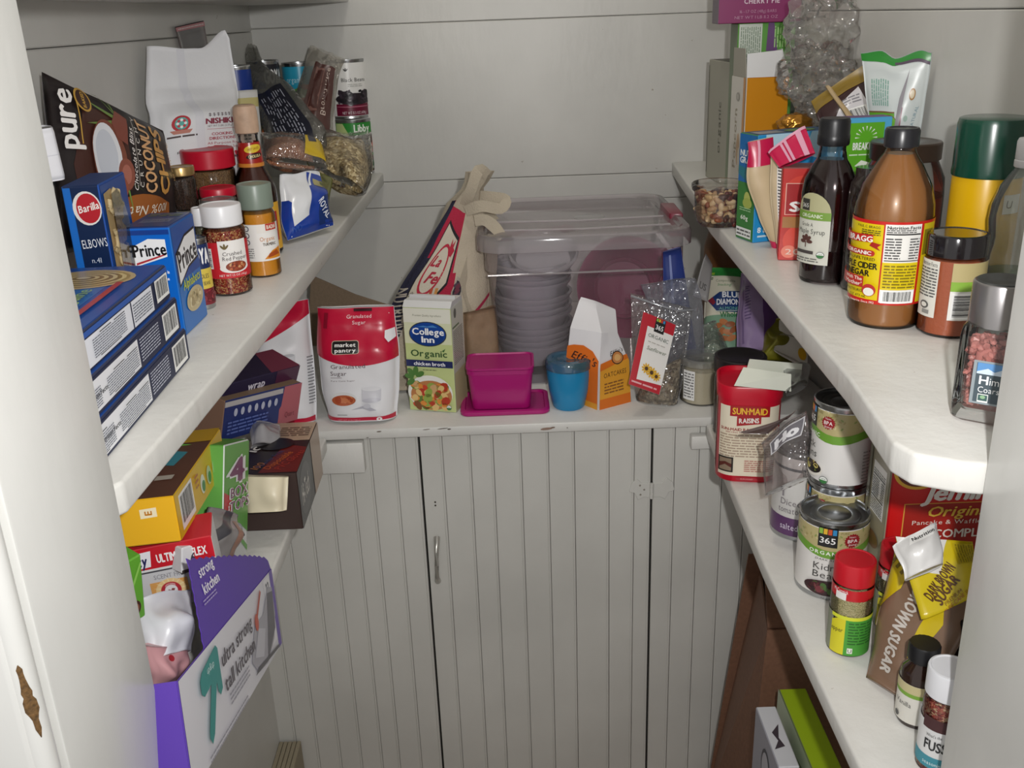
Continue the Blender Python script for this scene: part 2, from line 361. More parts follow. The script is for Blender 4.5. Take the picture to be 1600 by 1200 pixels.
class Pouch:
    """soft bag in the XZ plane facing -Y: w, h, thickness table over height, width table, sideways drift, creases"""
    def __init__(s, w, h, t, thick=((0, .6), (.15, 1), (.7, .8), (1, .05)), wid=((0, 1), (1, 1)), drift=((0, 0), (1, 0)), lean=((0, 0), (1, 0)), crease=.002, cs=30, seed=0, nx=18, ny=24, pw=2.4, tops=None, front=1.0, back=1.0):
        s.__dict__.update(locals()); s.off = Vector((seed * 7.1, seed * 3.3, seed * 1.7))
    def pt(s, a, b, side, off=0):
        e = max(0.0, 1 - abs(2 * a - 1) ** s.pw) ** .5
        x = (a - .5) * s.w * interp(s.wid, b) + interp(s.drift, b) * s.w; hh = s.h if s.tops is None else s.h * (1 + b * b * (interp(s.tops, a) - 1))
        z = b * hh; nn = noise.noise(Vector((x * s.cs, side * 3, z * s.cs)) + s.off) + .5 * noise.noise(Vector((x * s.cs * 2.3, side * 5, z * s.cs * 2.1)) - s.off)
        ns = noise.noise(Vector((x * s.cs * .9, z * s.cs * .6, 3.1)) + s.off)
        edge = .25 + .75 * min(1, e * 1.2)
        t = s.t / 2 * e * interp(s.thick, b) * (s.front if side < 0 else s.back)
        y = side * (t + s.crease * nn * edge * (1 if t > s.crease * 1.6 else max(.3, t / (s.crease * 1.6)))) + interp(s.lean, b) * s.h + s.crease * ns * (1 - min(1, t / .006))
        return Vector((x, y + side * (.0002 + off), z))
    def S(s, u, v, off): return s.pt(min(1, max(0, u / s.w)), min(1, max(0, v / s.h)), -1, off)
    def P(s): return Print(s.S, us=[s.w * i / s.nx for i in range(s.nx + 1)], vs=[s.h * i / s.ny for i in range(s.ny + 1)], base=.0004)
    def build(s, name, parent, m, colf=None, label=None, kind=None):
        V = []; Fc = []; C = []; nx, ny = s.nx, s.ny
        for side in (-1, 1):
            o = len(V)
            for j in range(ny + 1):
                for i in range(nx + 1): V.append(s.pt(i / nx, j / ny, side))
            for j in range(ny):
                for i in range(nx):
                    q = (o + j * (nx + 1) + i, o + j * (nx + 1) + i + 1, o + (j + 1) * (nx + 1) + i + 1, o + (j + 1) * (nx + 1) + i)
                    Fc.append(q if side < 0 else q[::-1]); C.append(colf((i + .5) / nx, (j + .5) / ny, side) if colf else '#ffffff')
        o = (nx + 1) * (ny + 1); rim = [j * (nx + 1) for j in range(ny + 1)] + [ny * (nx + 1) + i for i in range(1, nx + 1)] + [j * (nx + 1) + nx for j in range(ny - 1, -1, -1)] + [i for i in range(nx - 1, 0, -1)]
        for k in range(len(rim)):
            a, b = rim[k], rim[(k + 1) % len(rim)]; Fc.append((a, a + o, b + o, b)); C.append(C[0])
        return mesh(name, V, Fc, m, parent, 180, C, kind, label)
def cylp(xl, xr, yb, yt, Z=None, Y=None):
    """upright round thing: left/right pixel at the base, base row and top row of its front -> centre x, y, base z, r, h"""
    xm = (xl + xr) / 2; G = WZ(xm, yb, Z) if Y is None else WY(xm, yb, Y)
    dh = Vector((G.x, G.y, 0)).normalized(); r = .02
    for _ in range(6):
        c = G + dh * r; r = (xr - xl) / 2 / F_PX * c.dot(_fw)
    # highest point of the front line
    d = None; lo, hi = 0, .6
    for _ in range(40):
        mid = (lo + hi) / 2; p = G + Vector((0, 0, mid)); yy = 600 - F_PX * p.dot(CU) / p.dot(_fw)
        if yy > yt: lo = mid
        else: hi = mid
    return c.x, c.y, G.z, r, lo
def facing(x, y, extra=0): return -math.atan2(x, y) + R(extra)
# ================================================================ the pantry shell
WP = '#dcdbd6'
def S_(name, bm, m, smooth=None, parent=None): 
    o = bmobj(name, bm, m, parent, smooth)
    if parent is None: o['kind'] = 'structure'
    return o
def board_wall(name, axis, c, a0, a1, rows, t=.02, m=None):
    """wall of wide painted boards; each row between z0 and z1 is a board of its own"""
    root = bpy.data.objects.new(name, None); link(root); root['kind'] = 'structure'
    for z0, z1 in rows:
        g = .0005
        if axis == 'y': bm = box_bm(a0, a1, c, c + t, z0 + g, z1 - g, .0015)
        else: bm = box_bm(min(c, c + t), max(c, c + t), a0, a1, z0 + g, z1 - g, .0015)
        bmobj('board', bm, m, root)
    if axis == 'y': bm = box_bm(a0, a1, c + t * .6, c + t + .02, rows[-1][0], rows[0][1])
    else: bm = box_bm(min(c + t * .6, c + t * 2), max(c + t * .6, c + t * 2), a0, a1, rows[-1][0], rows[0][1])
    bmobj('backing', bm, mat('#8f8c84', .8), root)
    return root
pw = paint(WP); pws = paint('#d2d1cc', key='s', bump=.22)
board_wall('wall_back', 'y', 2.1, -.54, .49, [(.6, 1.3), (.245, .6), (-.015, .245), (-.331, -.015), (-.386, -.331), (-.62, -.386), (-1.0, -.62), (ZF, -1.0)], m=pws)
board_wall('wall_left', 'x', -.5, .50, 2.12, [(.6, 1.3), (.26, .6), (-.02, .26), (-.33, -.02), (-.62, -.33)], t=-.02, m=pws)
board_wall('wall_left_lower', 'x', -.447, .55, 2.12, [(-.95, -.645), (ZF, -.95)], t=-.02, m=pws)
wr = board_wall('wall_right', 'x', .62, .50, 2.12, [(.6, 1.3), (.26, .6), (-.016, .26), (-.33, -.016), (-.62, -.33), (-1.0, -.62), (ZF, -1.0)], t=.02, m=pws)
for ch in wr.children:                                                  # this wall runs slightly inward towards the back
    for v in ch.data.vertices: v.co.x -= (v.co.y - .6) * .103
S_('ceiling', box_bm(-.6, .72, -.2, 2.16, 1.3, 1.33), pws)
# floor: narrow wood strips
fl = bpy.data.objects.new('floor', None); link(fl); fl['kind'] = 'structure'
fm = mat('#8a6a48', .45, bump=.3, scale=25, var=.35)
for i in range(16):
    x = -.57 + i * .083; bmobj('floorboard', box_bm(x, x + .081, .3, 2.1, ZF - .02, ZF, .001), fm, fl)
bmobj('underlay', box_bm(-.6, .75, -.3, 2.1, ZF - .05, ZF - .016), mat('#3a3027', .8), fl)
# ribbed trim in the bottom left corner
tr = bpy.data.objects.new('trim_1', None); link(tr); tr['kind'] = 'structure'
for i in range(5): bmobj('strip', box_bm(-.4465 + i * .008, -.4395 + i * .008, 1.27, 1.43, ZF, -1.225, .001), mat('#9a907a', .6), tr)
# shelves --------------------------------------------------------
def shelf(name, pts, ztop, t, label):
    o = bmobj(name, prism_bm(pts, ztop - t, ztop, .0035, 3), pw, None, 40); return info(o, label, 'shelf')
shelf('shelf', [(-.499, .625), (-.31, .622), (-.296, .627), (-.286, .642), (-.280, .80), (-.268, 1.2), (-.257, 2.099), (-.499, 2.099)], ZM, .026, 'white painted middle shelf on the left wall, holding pasta boxes and spices')
shelf('shelf', [(.615, .622), (.333, .620), (.318, .624), (.290, .640), (.283, .662), (.296, .80), (.306, 1.1), (.318, 1.5), (.357, 2.099), (.462, 2.099)], ZM, .026, 'white painted middle shelf on the right wall, holding vinegar and syrup bottles')
shelf('shelf', [(-.498, .62), (-.305, .62), (-.296, .64), (-.297, 1.416), (-.498, 1.416)], ZL, .022, 'white painted lower left shelf under the trash bag boxes')
shelf('shelf', [(.615, .62), (.30, .62), (.288, .65), (.290, 1.0), (.305, 1.416), (.535, 1.416)], ZL, .022, 'white painted lower right shelf under the bean cans')
shelf('shelf', [(-.499, .60), (-.30, .60), (-.292, .62), (-.292, 1.2), (-.298, 2.099), (-.499, 2.099)], .055, .026, 'white painted top shelf, only its shaded underside showing at upper left')
# back counter and beadboard cabinet ------------------------------------
cb = thing('back_counter', 'white painted counter top with chipped front edge over the beadboard cabinet', 'counter', (0, 1.74, ZC))
KC = 1.025          # the cabinet front was read off at 1.40 m and stands at 1.435 m
cb_ = bmobj('countertop', prism_bm([(-.498, -.322), (.53, -.322), (.462, .358), (-.498, .358)], -.0165, 0, .0025, 2), pw, cb, 40)
ca = thing('cabinet', 'white beadboard cabinet filling the back of the pantry below the counter', 'cabinet', (0, 1.435, ZF))
H = -.6275 - ZF
bw = paint('#cfcec8', .42, False, 'bead', .2)
xs_left = [q * KC for q in [-.445, -.407, -.370, -.331, -.294, -.257, -.226, -.187, -.151]]
xs_door = [q * KC for q in [-.148, -.113, -.069, -.033, .011, .054, .095, .150, .190, .2165]]
xs_right = [q * KC for q in [.2195, .254, .293, .331, .369, .407, .445, .49, .515]]
def strips(xs, parent, z0, z1, cut=False):
    for i, (a, b) in enumerate(zip(xs, xs[1:])):
        g = .0003
        # board face with a rounded bead along its right edge
        pts = [(a + g, .0004), (a + .0012, 0), (b - .0044, 0), (b - .0041, .0007), (b - .0037, .0001), (b - .0022, -.0003), (b - .0008, .0003), (b - g, .0014), (b - g, .011), (a + g, .011)]
        bm = prism_bm(pts, z0, z1)
        if cut and i == 0:
            for v in bm.verts:
                if v.co.z < z0 + .01: v.co.z += .055 if v.co.x < a + .01 else .03
        bmobj('board', bm, bw, parent)
strips(xs_left, ca, .0, H, True)
strips(xs_right, ca, 0, H)
bmobj('carcass', prism_bm([(-.445, .0125), (.522, .0125), (.458, .65), (-.445, .65)], 0, H), mat('#191613', .9), ca)
dr = bmobj('door', box_bm(-.148 * KC, .2165 * KC, .0105, .0122, .01, H - .004), mat('#8f8c86', .7), ca, label='cabinet door of narrow beaded boards')
strips(xs_door, dr, .01, H - .004)
# handle: cast pull on the door
h0 = ZF
def zz(z): return z * KC - ZF
hd = tube('handle', [(-.1315 * KC, -.002, zz(-.796)), (-.1315 * KC, -.010, zz(-.803)), (-.132 * KC, -.019, zz(-.815)), (-.133 * KC, -.021, zz(-.838)), (-.134 * KC, -.019, zz(-.862)), (-.1345 * KC, -.010, zz(-.872)), (-.135 * KC, -.002, zz(-.879))], [.0052, .0046, .0036, .0034, .0036, .0046, .0056], mat('#b9b7b0', .25, metal=.55), dr, 10, label='painted metal pull with worn bright edge')
for k, z in enumerate((-.733, -.739)): 
    lathe('screw_hole', [(0, 0), (.0016, 0), (.0016, .0004), (0, .0004)], mat('#3a332c', .8), dr, 10).matrix_local = Matrix.Translation((-.1305 * KC, -.0004, zz(z))) @ Matrix.Rotation(R(90), 4, 'X')
# butterfly hinge
wing = [(0, .013), (.016, .014), (.024, .022), (.034, .013), (.037, -.001), (.028, -.004), (.022, -.017), (.013, -.012), (0, -.013)]
hg = bmobj('hinge', prism_bm([(.2185 * KC + x, zz(-.7255) + z) for x, z in wing], -.0022, 0, .0006, 1, 'y'), bw, ca, label='painted butterfly hinge')
bmobj('hinge_leaf', prism_bm([(.2165 * KC - x * .96, zz(-.7255) + z) for x, z in wing][::-1], -.0022, 0, .0006, 1, 'y'), bw, hg)
lathe('hinge_pin', [(0, -.014), (.0034, -.0135), (.0034, -.005), (.0028, -.0045), (.0034, -.004), (.0034, .006), (.0028, .0065), (.0034, .007), (.0034, .0135), (0, .014)], bw, hg, 12)  .location = (.2175 * KC, -.0035, zz(-.7255))
for x, z in ((-.018, .010), (-.011, .002), (-.017, -.007)):
    lathe('screw', [(0, 0), (.0018, 0), (.0015, .0005), (0, .0006)], mat('#8a857b', .6), hg, 10).matrix_local = Matrix.Translation((.2165 * KC + x, -.0022, zz(-.7255) + z)) @ Matrix.Rotation(R(90), 4, 'X')
P = Print(lambda u, v, off: Vector((u, -.3225 - off, v * .62 - .0165)))      # knocks in the counter's front edge down to old brown paint
for u, v, a, b, c in ((-.213, .021, .004, .0016, '#6f6455'), (-.138, .022, .006, .001, '#6f6455'), (-.112, .023, .009, .0012, '#5f5548'), (-.102, .021, .003, .0018, '#4f463c'), (.052, .012, .010, .0035, '#8f7566'), (.062, .015, .004, .002, '#7a6455'), (.085, .013, .0012, .0012, '#5f5548'), (-.232, .006, .002, .001, '#4f463c')): P.ell(u, v, a, b, c, 8, 9)
P.build('chipped_paint', cb)['kind'] = 'stuff'
# cleats carrying the lower shelf ends
info(bmobj('shelf_cleat', box_bm(-.312, -.241, 1.4165, 1.4345, -.685, -.632, .002, 2), pw, None, 40), 'small painted wood block on the cabinet front under the left end of the counter', 'bracket')
info(bmobj('shelf_cleat', box_bm(.283, .35, 1.4165, 1.4345, -.665, -.6425, .002, 2), pw, None, 40), 'small painted wood block on the cabinet front beneath the right end of the counter', 'bracket')
info(bmobj('shelf_cleat', box_bm(-.446, -.314, 1.4165, 1.4345, -.69, -.6425, .002, 2), pw, None, 40), 'painted cleat under the far end of the lower left shelf', 'bracket')
# door jambs at the pantry opening ---------------------------------
pj = paint('#e2e2de', .3, False, 'jamb', .14)
def jamb(name, sgn, x0, y0, y1):
    root = bpy.data.objects.new(name, None); link(root); root['kind'] = 'structure'
    a, b = (x0 - .04, x0) if sgn < 0 else (x0, x0 + .04)
    bmobj('jamb', box_bm(a, b, y0, y1, ZF, 1.3, .002, 2), pj, root, 40)
    if sgn < 0:
        bmobj('casing', box_bm(x0 - .14, x0 - .008, y0 - .022, y0 - .0005, ZF, 1.3, .004, 3), pj, root, 40)
        tube('bead', [(x0 - .008, y0 - .012, ZF), (x0 - .008, y0 - .012, 1.3)], .0085, pj, root, 14)
    else: bmobj('casing', box_bm(x0 + .008, x0 + .14, y0 - .022, y0 - .0005, ZF, 1.3, .004, 3), pj, root, 40)
    return root
jl = jamb('trim_2', -1, -.2815, .482, .618)
jr = jamb('trim_3', 1, .3325, .44, .618)
jl2 = jl
# bare wood showing where the paint has chipped off the left jamb's edge
for k, (zc, hh, ww) in enumerate([(-.362, .052, .0058), (-.222, .030, .003)]):
    cy_ = .4699; pts = []; rnd = random.Random(k + 4)
    ring = []
    for j in range(17):
        t = j / 16; z = zc - hh / 2 + hh * t; wv = ww * math.sin(math.pi * t) ** .6 * rnd.uniform(.55, 1.35) + .0004
        ring.append([(-.2895 + .0091 * math.sin(a), cy_ + .0001 - .0091 * math.cos(a) + .0005, z) for a in [wv / .0085 * (q / 5 - .5) + .75 - t * .3 for q in range(6)]])
    V = [p for r_ in ring for p in r_]; Fc = [(j * 6 + i, j * 6 + i + 1, (j + 1) * 6 + i + 1, (j + 1) * 6 + i) for j in range(16) for i in range(5)]
    mesh('bare_wood', V, Fc, mat('#7d5c33', .7, bump=.4, scale=400, var=.6), jl, 60, label='bare brown wood where the paint chipped off')
# ================================================================ builders for packaged goods
METAL = lambda: mat('#b9bbbd', .25, metal=1)
GLASS = lambda t='#fbfdfc': film(t, .03, .03)
def can(label, cyl, cat='can', group=None, base='#eeeeea', deco=None, turn=0, name='food_can', lid_dark=False, mtx=None):
    x, y, z, r, h = cyl
    t = thing(name, label, cat, (x, y, z), facing(x, y, turn), group, mtx)
    m = METAL()
    lathe('body', [(r * .9, 0), (r, .001), (r * 1.005, .0025), (r * .985, .005), (r * .985, h - .006), (r * 1.005, h - .0035), (r * 1.005, h - .0008), (r * .985, h), (r * .955, h - .0008), (r * .95, h - .0045)], m, t, 40, caps=(True, False))
    q = h - .0045
    lathe('lid', [(r * .955, q), (r * .82, q - .0002), (r * .78, q - .0012), (r * .72, q - .0012), (r * .69, q), (r * .5, q), (r * .47, q - .0007), (r * .44, q), (0, q)], mat('#8f9193', .3, metal=1) if not lid_dark else mat('#4b4c4d', .35, metal=1), t, 40, caps=(False, False))
    P = cylPrint(r * .987); P.rect(-math.pi * r * .985, .006, math.pi * r * .985, h - .007, base)
    if deco: deco(P, r, h)
    P.build('paper_label', t, GLOSSY())
    return t
def jar(label, cyl, cat='jar', group=None, lid='#e8e8ea', lidh=.2, fill=.85, content=None, deco=None, name='spice_jar', turn=0, ridge=.02, neck=.86, lidr=.98, lidm=None, glass=None, mtx=None, shoulder=.12, lidlabel=None):
    """straight glass or plastic jar: shell, contents, ridged lid, printed label"""
    x, y, z, r, h = cyl
    t = thing(name, label, cat, (x, y, z), facing(x, y, turn), group, mtx)
    H = h * (1 - lidh); sh = H * shoulder
    prof = [(0, 0), (r * .9, 0), (r, r * .1), (r, H - sh), (r * .97, H - sh * .5), (r * neck, H), (r * neck, h - h * lidh * .3)]
    lathe('jar_body', prof, glass or GLASS(), t, 36, caps=(False, False))
    if content is not None:
        zf = (H - sh) * fill if fill <= .99 else H - sh * .3
        c = [(0, .002), (r * .88, .002), (r * .965, r * .12), (r * .965, min(zf, H - sh))]
        if fill > .99: c += [(r * .93, H - sh * .5)]
        lathe('contents', c + [(c[-1][0] * .6, c[-1][1] + .001), (0, c[-1][1] + .0005)], content, t, 36, caps=(False, False), kind='stuff')
    R_ = r * lidr; lm = lidm or mat(lid, .35)
    lathe('lid', [(R_ * .96, H + .0005), (R_, H + .0015), (R_, h - .002), (R_ * .97, h - .0004), (R_ * .88, h), (R_ * .84, h - .0008), (0, h - .0008)], lm, t, 48 if ridge else 36, 30, ridge=0, caps=(False, False), label=lidlabel)
    if deco:
        P = cylPrint(r * 1.003); deco(P, r, H); P.build('paper_label', t, PAPER())
    return t
def flatline(P, u0, u1, v, th, col, layer=None): P.rect(u0, v - th / 2, u1, v + th / 2, col, layer)
def pic_blobs(P, u0, v0, u1, v1, cols, n, s, seed=1):
    """printed food picture: overlapping small ovals kept inside the frame"""
    rnd = random.Random(seed); P.k += 1
    for i in range(n):
        q = s * rnd.uniform(.6, 1.3); u = rnd.uniform(u0 + q, u1 - q); v = rnd.uniform(v0 + q * .8, v1 - q * .8)
        P.ell(u, v, q, q * rnd.uniform(.5, .85), rnd.choice(cols), rnd.uniform(0, 180), 9, P.k + (i % 9) * .3)
    P.k += 3
def usda(P, u, v, r): P.ell(u, v, r, r, '#33413a', n=16); P.ell(u, v, r * .88, r * .88, '#f1f1ee', n=16); P.ell(u, v, r * .86, r * .86, '#3f7d46', n=12, a0=180, a1=360); P.text('USDA', u, v + r * .35, r * .35, '#3f7d46', w=r * 1.1, al='c=')
def sprig(P, u, v, s, col='#3c3c3c'):
    for a in (50, 90, 130): P.ell(u + math.cos(R(a)) * s * .5, v + math.sin(R(a)) * s * .5, s * .5, s * .17, col, a, 10)
class Quad(Pouch):
    """soft bag hung between four corners of the place (BL, BR, TR, TL seen from its printed front); n-side faces the viewer"""
    def __init__(s, BL, BR, TR, TL, t, **k):
        c = [Vector(p) for p in (BL, BR, TR, TL)]; s.org = (c[0] + c[1]) / 2; s.c = [p - s.org for p in c]
        w = ((c[1] - c[0]).length + (c[2] - c[3]).length) / 2; h = ((c[3] - c[0]).length + (c[2] - c[1]).length) / 2
        nn = ((c[1] - c[0]) + (c[2] - c[3])).cross((c[3] - c[0]) + (c[2] - c[1])).normalized(); s.n = nn
        s.edge = k.pop('edge', 0)
        Pouch.__init__(s, w, h, t, **k)
    def pt(s, a, b, side, off=0):
        x = (a - .5) * interp(s.wid, b) + .5 + interp(s.drift, b); hb = b if s.tops is None else b * (1 + b * b * (interp(s.tops, a) - 1))
        B0 = s.c[0].lerp(s.c[1], x); T0 = s.c[3].lerp(s.c[2], x); p = B0.lerp(T0, hb)
        e = max(0.0, 1 - abs(2 * a - 1) ** s.pw) ** .5; q = Vector((a * s.w, 0, b * s.h))
        nn = noise.noise(Vector((q.x * s.cs, -side * 3, q.z * s.cs)) + s.off) + .5 * noise.noise(Vector((q.x * s.cs * 2.3, -side * 5, q.z * s.cs * 2.1)) - s.off)
        ns = noise.noise(Vector((q.x * s.cs * .9, q.z * s.cs * .6, 3.1)) + s.off)
        if s.edge: p = p + (s.c[1] - s.c[0]).normalized() * s.edge * noise.noise(Vector((q.z * s.cs, 9.7, 0)) + s.off) + Vector((0, 0, s.edge * noise.noise(Vector((q.x * s.cs, 4.7, 0)) + s.off) * b))
        t = s.t / 2 * e * interp(s.thick, b) * (s.front if side < 0 else s.back)
        d = t + s.crease * nn * (.25 + .75 * min(1, e * 1.2)) * (1 if t > s.crease * 1.6 else max(.3, t / (s.crease * 1.6)))
        return p + s.n * (-side) * (d + .0002 + off) + s.n * (-interp(s.lean, b) * s.h + s.crease * ns * (1 - min(1, t / .006)))
def bag(name, label, cat, Q, m, colf=None, group=None, part='bag', kind=None):
    t = thing(name, label, cat, Q.org, 0, group); Q.build(part, t, m, colf, kind=kind); return t

def boxat(px, py, Y, w, d, zb, rz=0, h=None):
    """carton whose front top edge centre shows at pixel (px, py) at depth Y, standing on zb"""
    C = WY(px, py, Y); h = h or C.z - zb; rz = R(rz)
    return Box(w, d, h), Vector((C.x - math.sin(rz) * d / 2, C.y + math.cos(rz) * d / 2, zb)), rz
# ================================================================ LEFT MIDDLE SHELF
# ---- three flat pasta cartons in a stack
def pasta_flat(k, zb, nr, dx, label, top):
    A = Vector((-.314 + dx, .60, zb)); th = .0325; L = .312; W = .15
    mtx = Matrix.Translation((A.x - W / 2, A.y + L / 2 + nr, zb)) @ Matrix.Rotation(R(1.2), 4, 'Z')
    t = thing('pasta_carton', label, 'box', mtx=mtx, group=None)
    b = Box(W, L, th); b.shell('carton', t, {'*': '#1f4fa6', 'R': '#232a48', 'T': '#23509f', 'B': '#1d3f8a'})
    P = b.P('R')                               # u from the near end to the far end
    P.rect(.001, .002, L - .001, th - .002, '#262c47')
    if k == 2:
        P.rect(.001, th - .006, L - .001, th - .0015, '#2f59a8'); P.rect(.0, .003, L * .66, th - .007, '#e4e6ee'); P.rect(L * .665, .003, L * .84, th - .007, '#e4e6ee')
        P.lines(L * .675, .006, L * .83, th - .010, 7, '#59606f', 5); P.rect(L * .66, .003, L * .665, th - .007, '#262c47')
        P.barcode(L * .868, .006, L * .985, th - .006, 4)
    else:
        P.rect(.0, .004, L * .62, th - .004, '#e6e7ec'); P.lines(L * .635, .006, L * .80, th - .005, 8, '#b8bccb', 7 + k); P.barcode(L * .84, .004, L * .975, th - .004, 6 + k)
    for q, (a, c) in enumerate(((.36, .62), (.0, .34))):
        P.text('Nutrition Facts', L * (.30 + q * .02), th * .5, .004, '#15161c', w=.045, al='c=', bold=.03) if q == 0 and k != 2 else None
        P.lines(L * a + .004, .007, L * c - .004, th - .010, 8, '#6a6e7a', 11 + q + k * 3)
    for u in (.1, .2, .42, .52): flatline(P, L * u, L * (u + .08), th - .0085, .0008, '#15161c')
    for u in (.12, .4): flatline(P, L * u, L * (u + .15), .0072, .0007, '#15161c')
    P.build('printed_side', t)
    if top:
        P = b.P('T'); P.rect(.002, .002, W - .002, L - .002, '#234f9e')
        P.poly([(W * .2, .0), (W - .028, .0), (W - .028, L * .78), (W * .55, L * .93), (W * .2, L * .80)], '#2f6db4')
        P.poly([(W * .18, L * .05), (W * .58, L * .05), (W * .52, L * .72), (W * .2, L * .66)], '#3a2f2c'); P.ell(W * .62, L * .84, W * .30, L * .11, '#c9b183', n=26); P.ell(W * .62, L * .84, W * .27, L * .095, '#a98f5c', n=26)
        for q in range(9): P.ell(W * .62, L * .84, W * (.25 - q * .026), L * (.085 - q * .009), ('#d9c590', '#8f7442')[q % 2], n=18)
        for q in range(22): P.rect(W * .2 + q * .0024, L * .08, W * .2 + q * .0024 + .0013, L * .6, ('#8c7748', '#6f5a37', '#a58f5b')[q % 3], 9 + q % 2 * .4)
        P.k = 12; P.rect(W * .56, L * .08, W * .61, L * .62, '#a8352f'); P.rect(W * .86, L * .15, W * .90, L * .78, '#b23a32')
        P.text('Linguine', W * .74, L * .58, .0125, '#8fb070', w=.075, al='c=', rot=90, bold=.03, it=.15)
        P.text('Barilla', W * .3, L * .73, .010, '#e9e6e0', w=.04, al='c=', rot=90, it=.2)
        P.build('printed_top', t, GLOSSY())
    for a, bb in ((-1, 1),):
        bmobj('end_flap', box_bm(-W / 2 + .002, W / 2 - .002, L / 2 - .0002, L / 2 + .0006, .003, th - .006, .0003), mat('#1e4590', .4), t)
pasta_flat(0, ZM, 0, 0, 'dark blue pasta carton lying flat, lowest of the stack of three', False)
pasta_flat(1, ZM + .0332, -.006, -.002, 'dark blue pasta carton lying flat in the middle of the stack of three', False)
pasta_flat(2, ZM + .0664, -.012, -.005, 'blue linguine carton lying on top of the stack, pasta picture facing up', True)
# ---- Prince carton standing on end
w_ = .047; d_ = .076; hP = WY(257, 354, .99).z - ZM
t = thing('pasta_carton', 'bright blue pasta carton standing upright behind the flat stack, white banners on it', 'box', (-.343 - w_ / 2, .99 + d_ / 2, ZM), R(-1))
b = Box(w_, d_, hP); b.shell('carton', t, {'*': '#1d63c0', 'T': '#20407f', 'F': '#0f6ad0', 'R': '#1c6cbc'})
P = b.P('F'); P.rect(.001, .002, w_ - .001, hP - .002, '#1068cc'); P.rect(.001, hP - .008, w_ - .001, hP - .003, '#1a3f8e'); c = hP - .026
P.poly([(.006, c - .015), (w_ * .5, c - .010), (w_ - .006, c - .005), (w_ - .006, c + .013), (w_ * .5, c + .014), (.006, c + .006)], '#f3f4f6')
P.poly([(.008, c - .0132), (w_ * .5, c - .0085), (w_ - .008, c - .0035), (w_ - .008, c - .002), (w_ * .5, c - .0065), (.008, c - .011)], '#b8313a')
P.text('Prince', w_ * .5, c + .0025, .0125, '#17181c', w=w_ * .72, al='c=', rot=3, bold=.045)
for q, s_ in enumerate(('A tradition took flight in', 'the North End of Boston', 'over 100 years ago •')): P.text(s_, w_ * .5, c - .021 - q * .0072, .0034, '#f2f6ff', w=w_ * (.72, .68, .58)[q], al='c=', bold=.06)
P.build('printed_front', t, GLOSSY())
P = b.P('R'); P.rect(.001, .002, d_ - .001, hP - .002, '#1d6fc0'); P.rect(.001, hP - .06, d_ - .001, hP - .002, '#1d4f9c')
P.poly([(.004, hP - .066), (d_ * .5, hP - .052), (d_ - .004, hP - .048), (d_ - .004, hP - .014), (d_ * .5, hP - .016), (.004, hP - .030)], '#17181c')
P.poly([(.0055, hP - .063), (d_ * .5, hP - .0495), (d_ - .0055, hP - .0455), (d_ - .0055, hP - .0165), (d_ * .5, hP - .0185), (.0055, hP - .032)], '#f3f4f6')
P.text('Prince', d_ * .5, hP - .037, .021, '#17181c', w=d_ * .78, al='c=', rot=6, bold=.045)
P.text('Alphabets', d_ * .52, hP * .44, .010, '#c9d32c', w=d_ * .72, al='c=', bold=.03, it=.1)
P.ell(d_ * .55, hP * .26, d_ * .36, hP * .11, '#c8b88e', n=26); pic_blobs(P, d_ * .28, hP * .19, d_ * .84, hP * .33, ['#d9c99c', '#b9a679', '#e2d5ae', '#a8956a'], 60, .0045, 3)
P.build('printed_side', t, GLOSSY())
P = b.P('T'); P.rect(.001, .001, w_ - .001, d_ - .001, '#24457f'); P.poly([(.008, .020), (w_ - .008, .024), (w_ - .008, .042), (.008, .038)], '#6b7898'); P.text('Prince', w_ / 2, .032, .009, '#26365c', w=.026, al='c=', rot=5); P.lines(.006, .052, w_ - .006, .068, 2, '#7a8a5c', 4); P.build('printed_top', t, GLOSSY())
# ---- Barilla elbows carton with window
w_ = .035; d_ = .085; b, C0, rz = boxat(124, 290, .945, w_, d_, ZM, 4); h_ = b.h
t = thing('pasta_carton', 'blue elbow pasta carton with clear window and red oval logo, behind flat stack', 'box', C0, rz)
b.shell('carton', t, {'*': '#16489f', 'T': '#1a3f80', 'F': '#15294f', 'R': '#1a4da0', 'L': '#1f66bd'})
P = b.P('F'); P.rect(.001, .002, .008, h_ - .002, '#1f6cc4'); P.rect(.008, .002, w_ - .001, h_ - .002, '#14274b')
P.ell(w_ * .60, h_ - .022, .0135, .0165, '#e7e3de'); P.ell(w_ * .63, h_ - .022, .0112, .0145, '#b9252f'); P.text('Barilla', w_ * .63, h_ - .021, .007, '#f5f1ea', w=.020, al='c=', rot=12, it=.2, bold=.03)
P.text('ELBOWS', w_ * .63, h_ - .056, .0085, '#e8ecf2', w=.024, al='c=', rot=4); P.text('n.41', w_ * .6, h_ - .073, .005, '#c7d0de', w=.009, al='c='); P.lines(.015, .02, w_ - .004, .085, 8, '#5e7296', 8)
P.build('printed_front', t, GLOSSY())
P = b.P('R'); P.rect(.002, .002, d_ - .002, h_ - .002, '#1c4d9a')
P.poly([(d_ * .05, 0.002), (d_ * .98, .002), (d_ * .98, h_ * .5), (d_ * .6, h_ * .28)], '#c2302b'); P.poly([(.003, .002), (d_ * .85, .002), (d_ * .5, h_ * .36), (.003, h_ * .42)], '#e39220')
P.build('printed_side', t, GLOSSY())
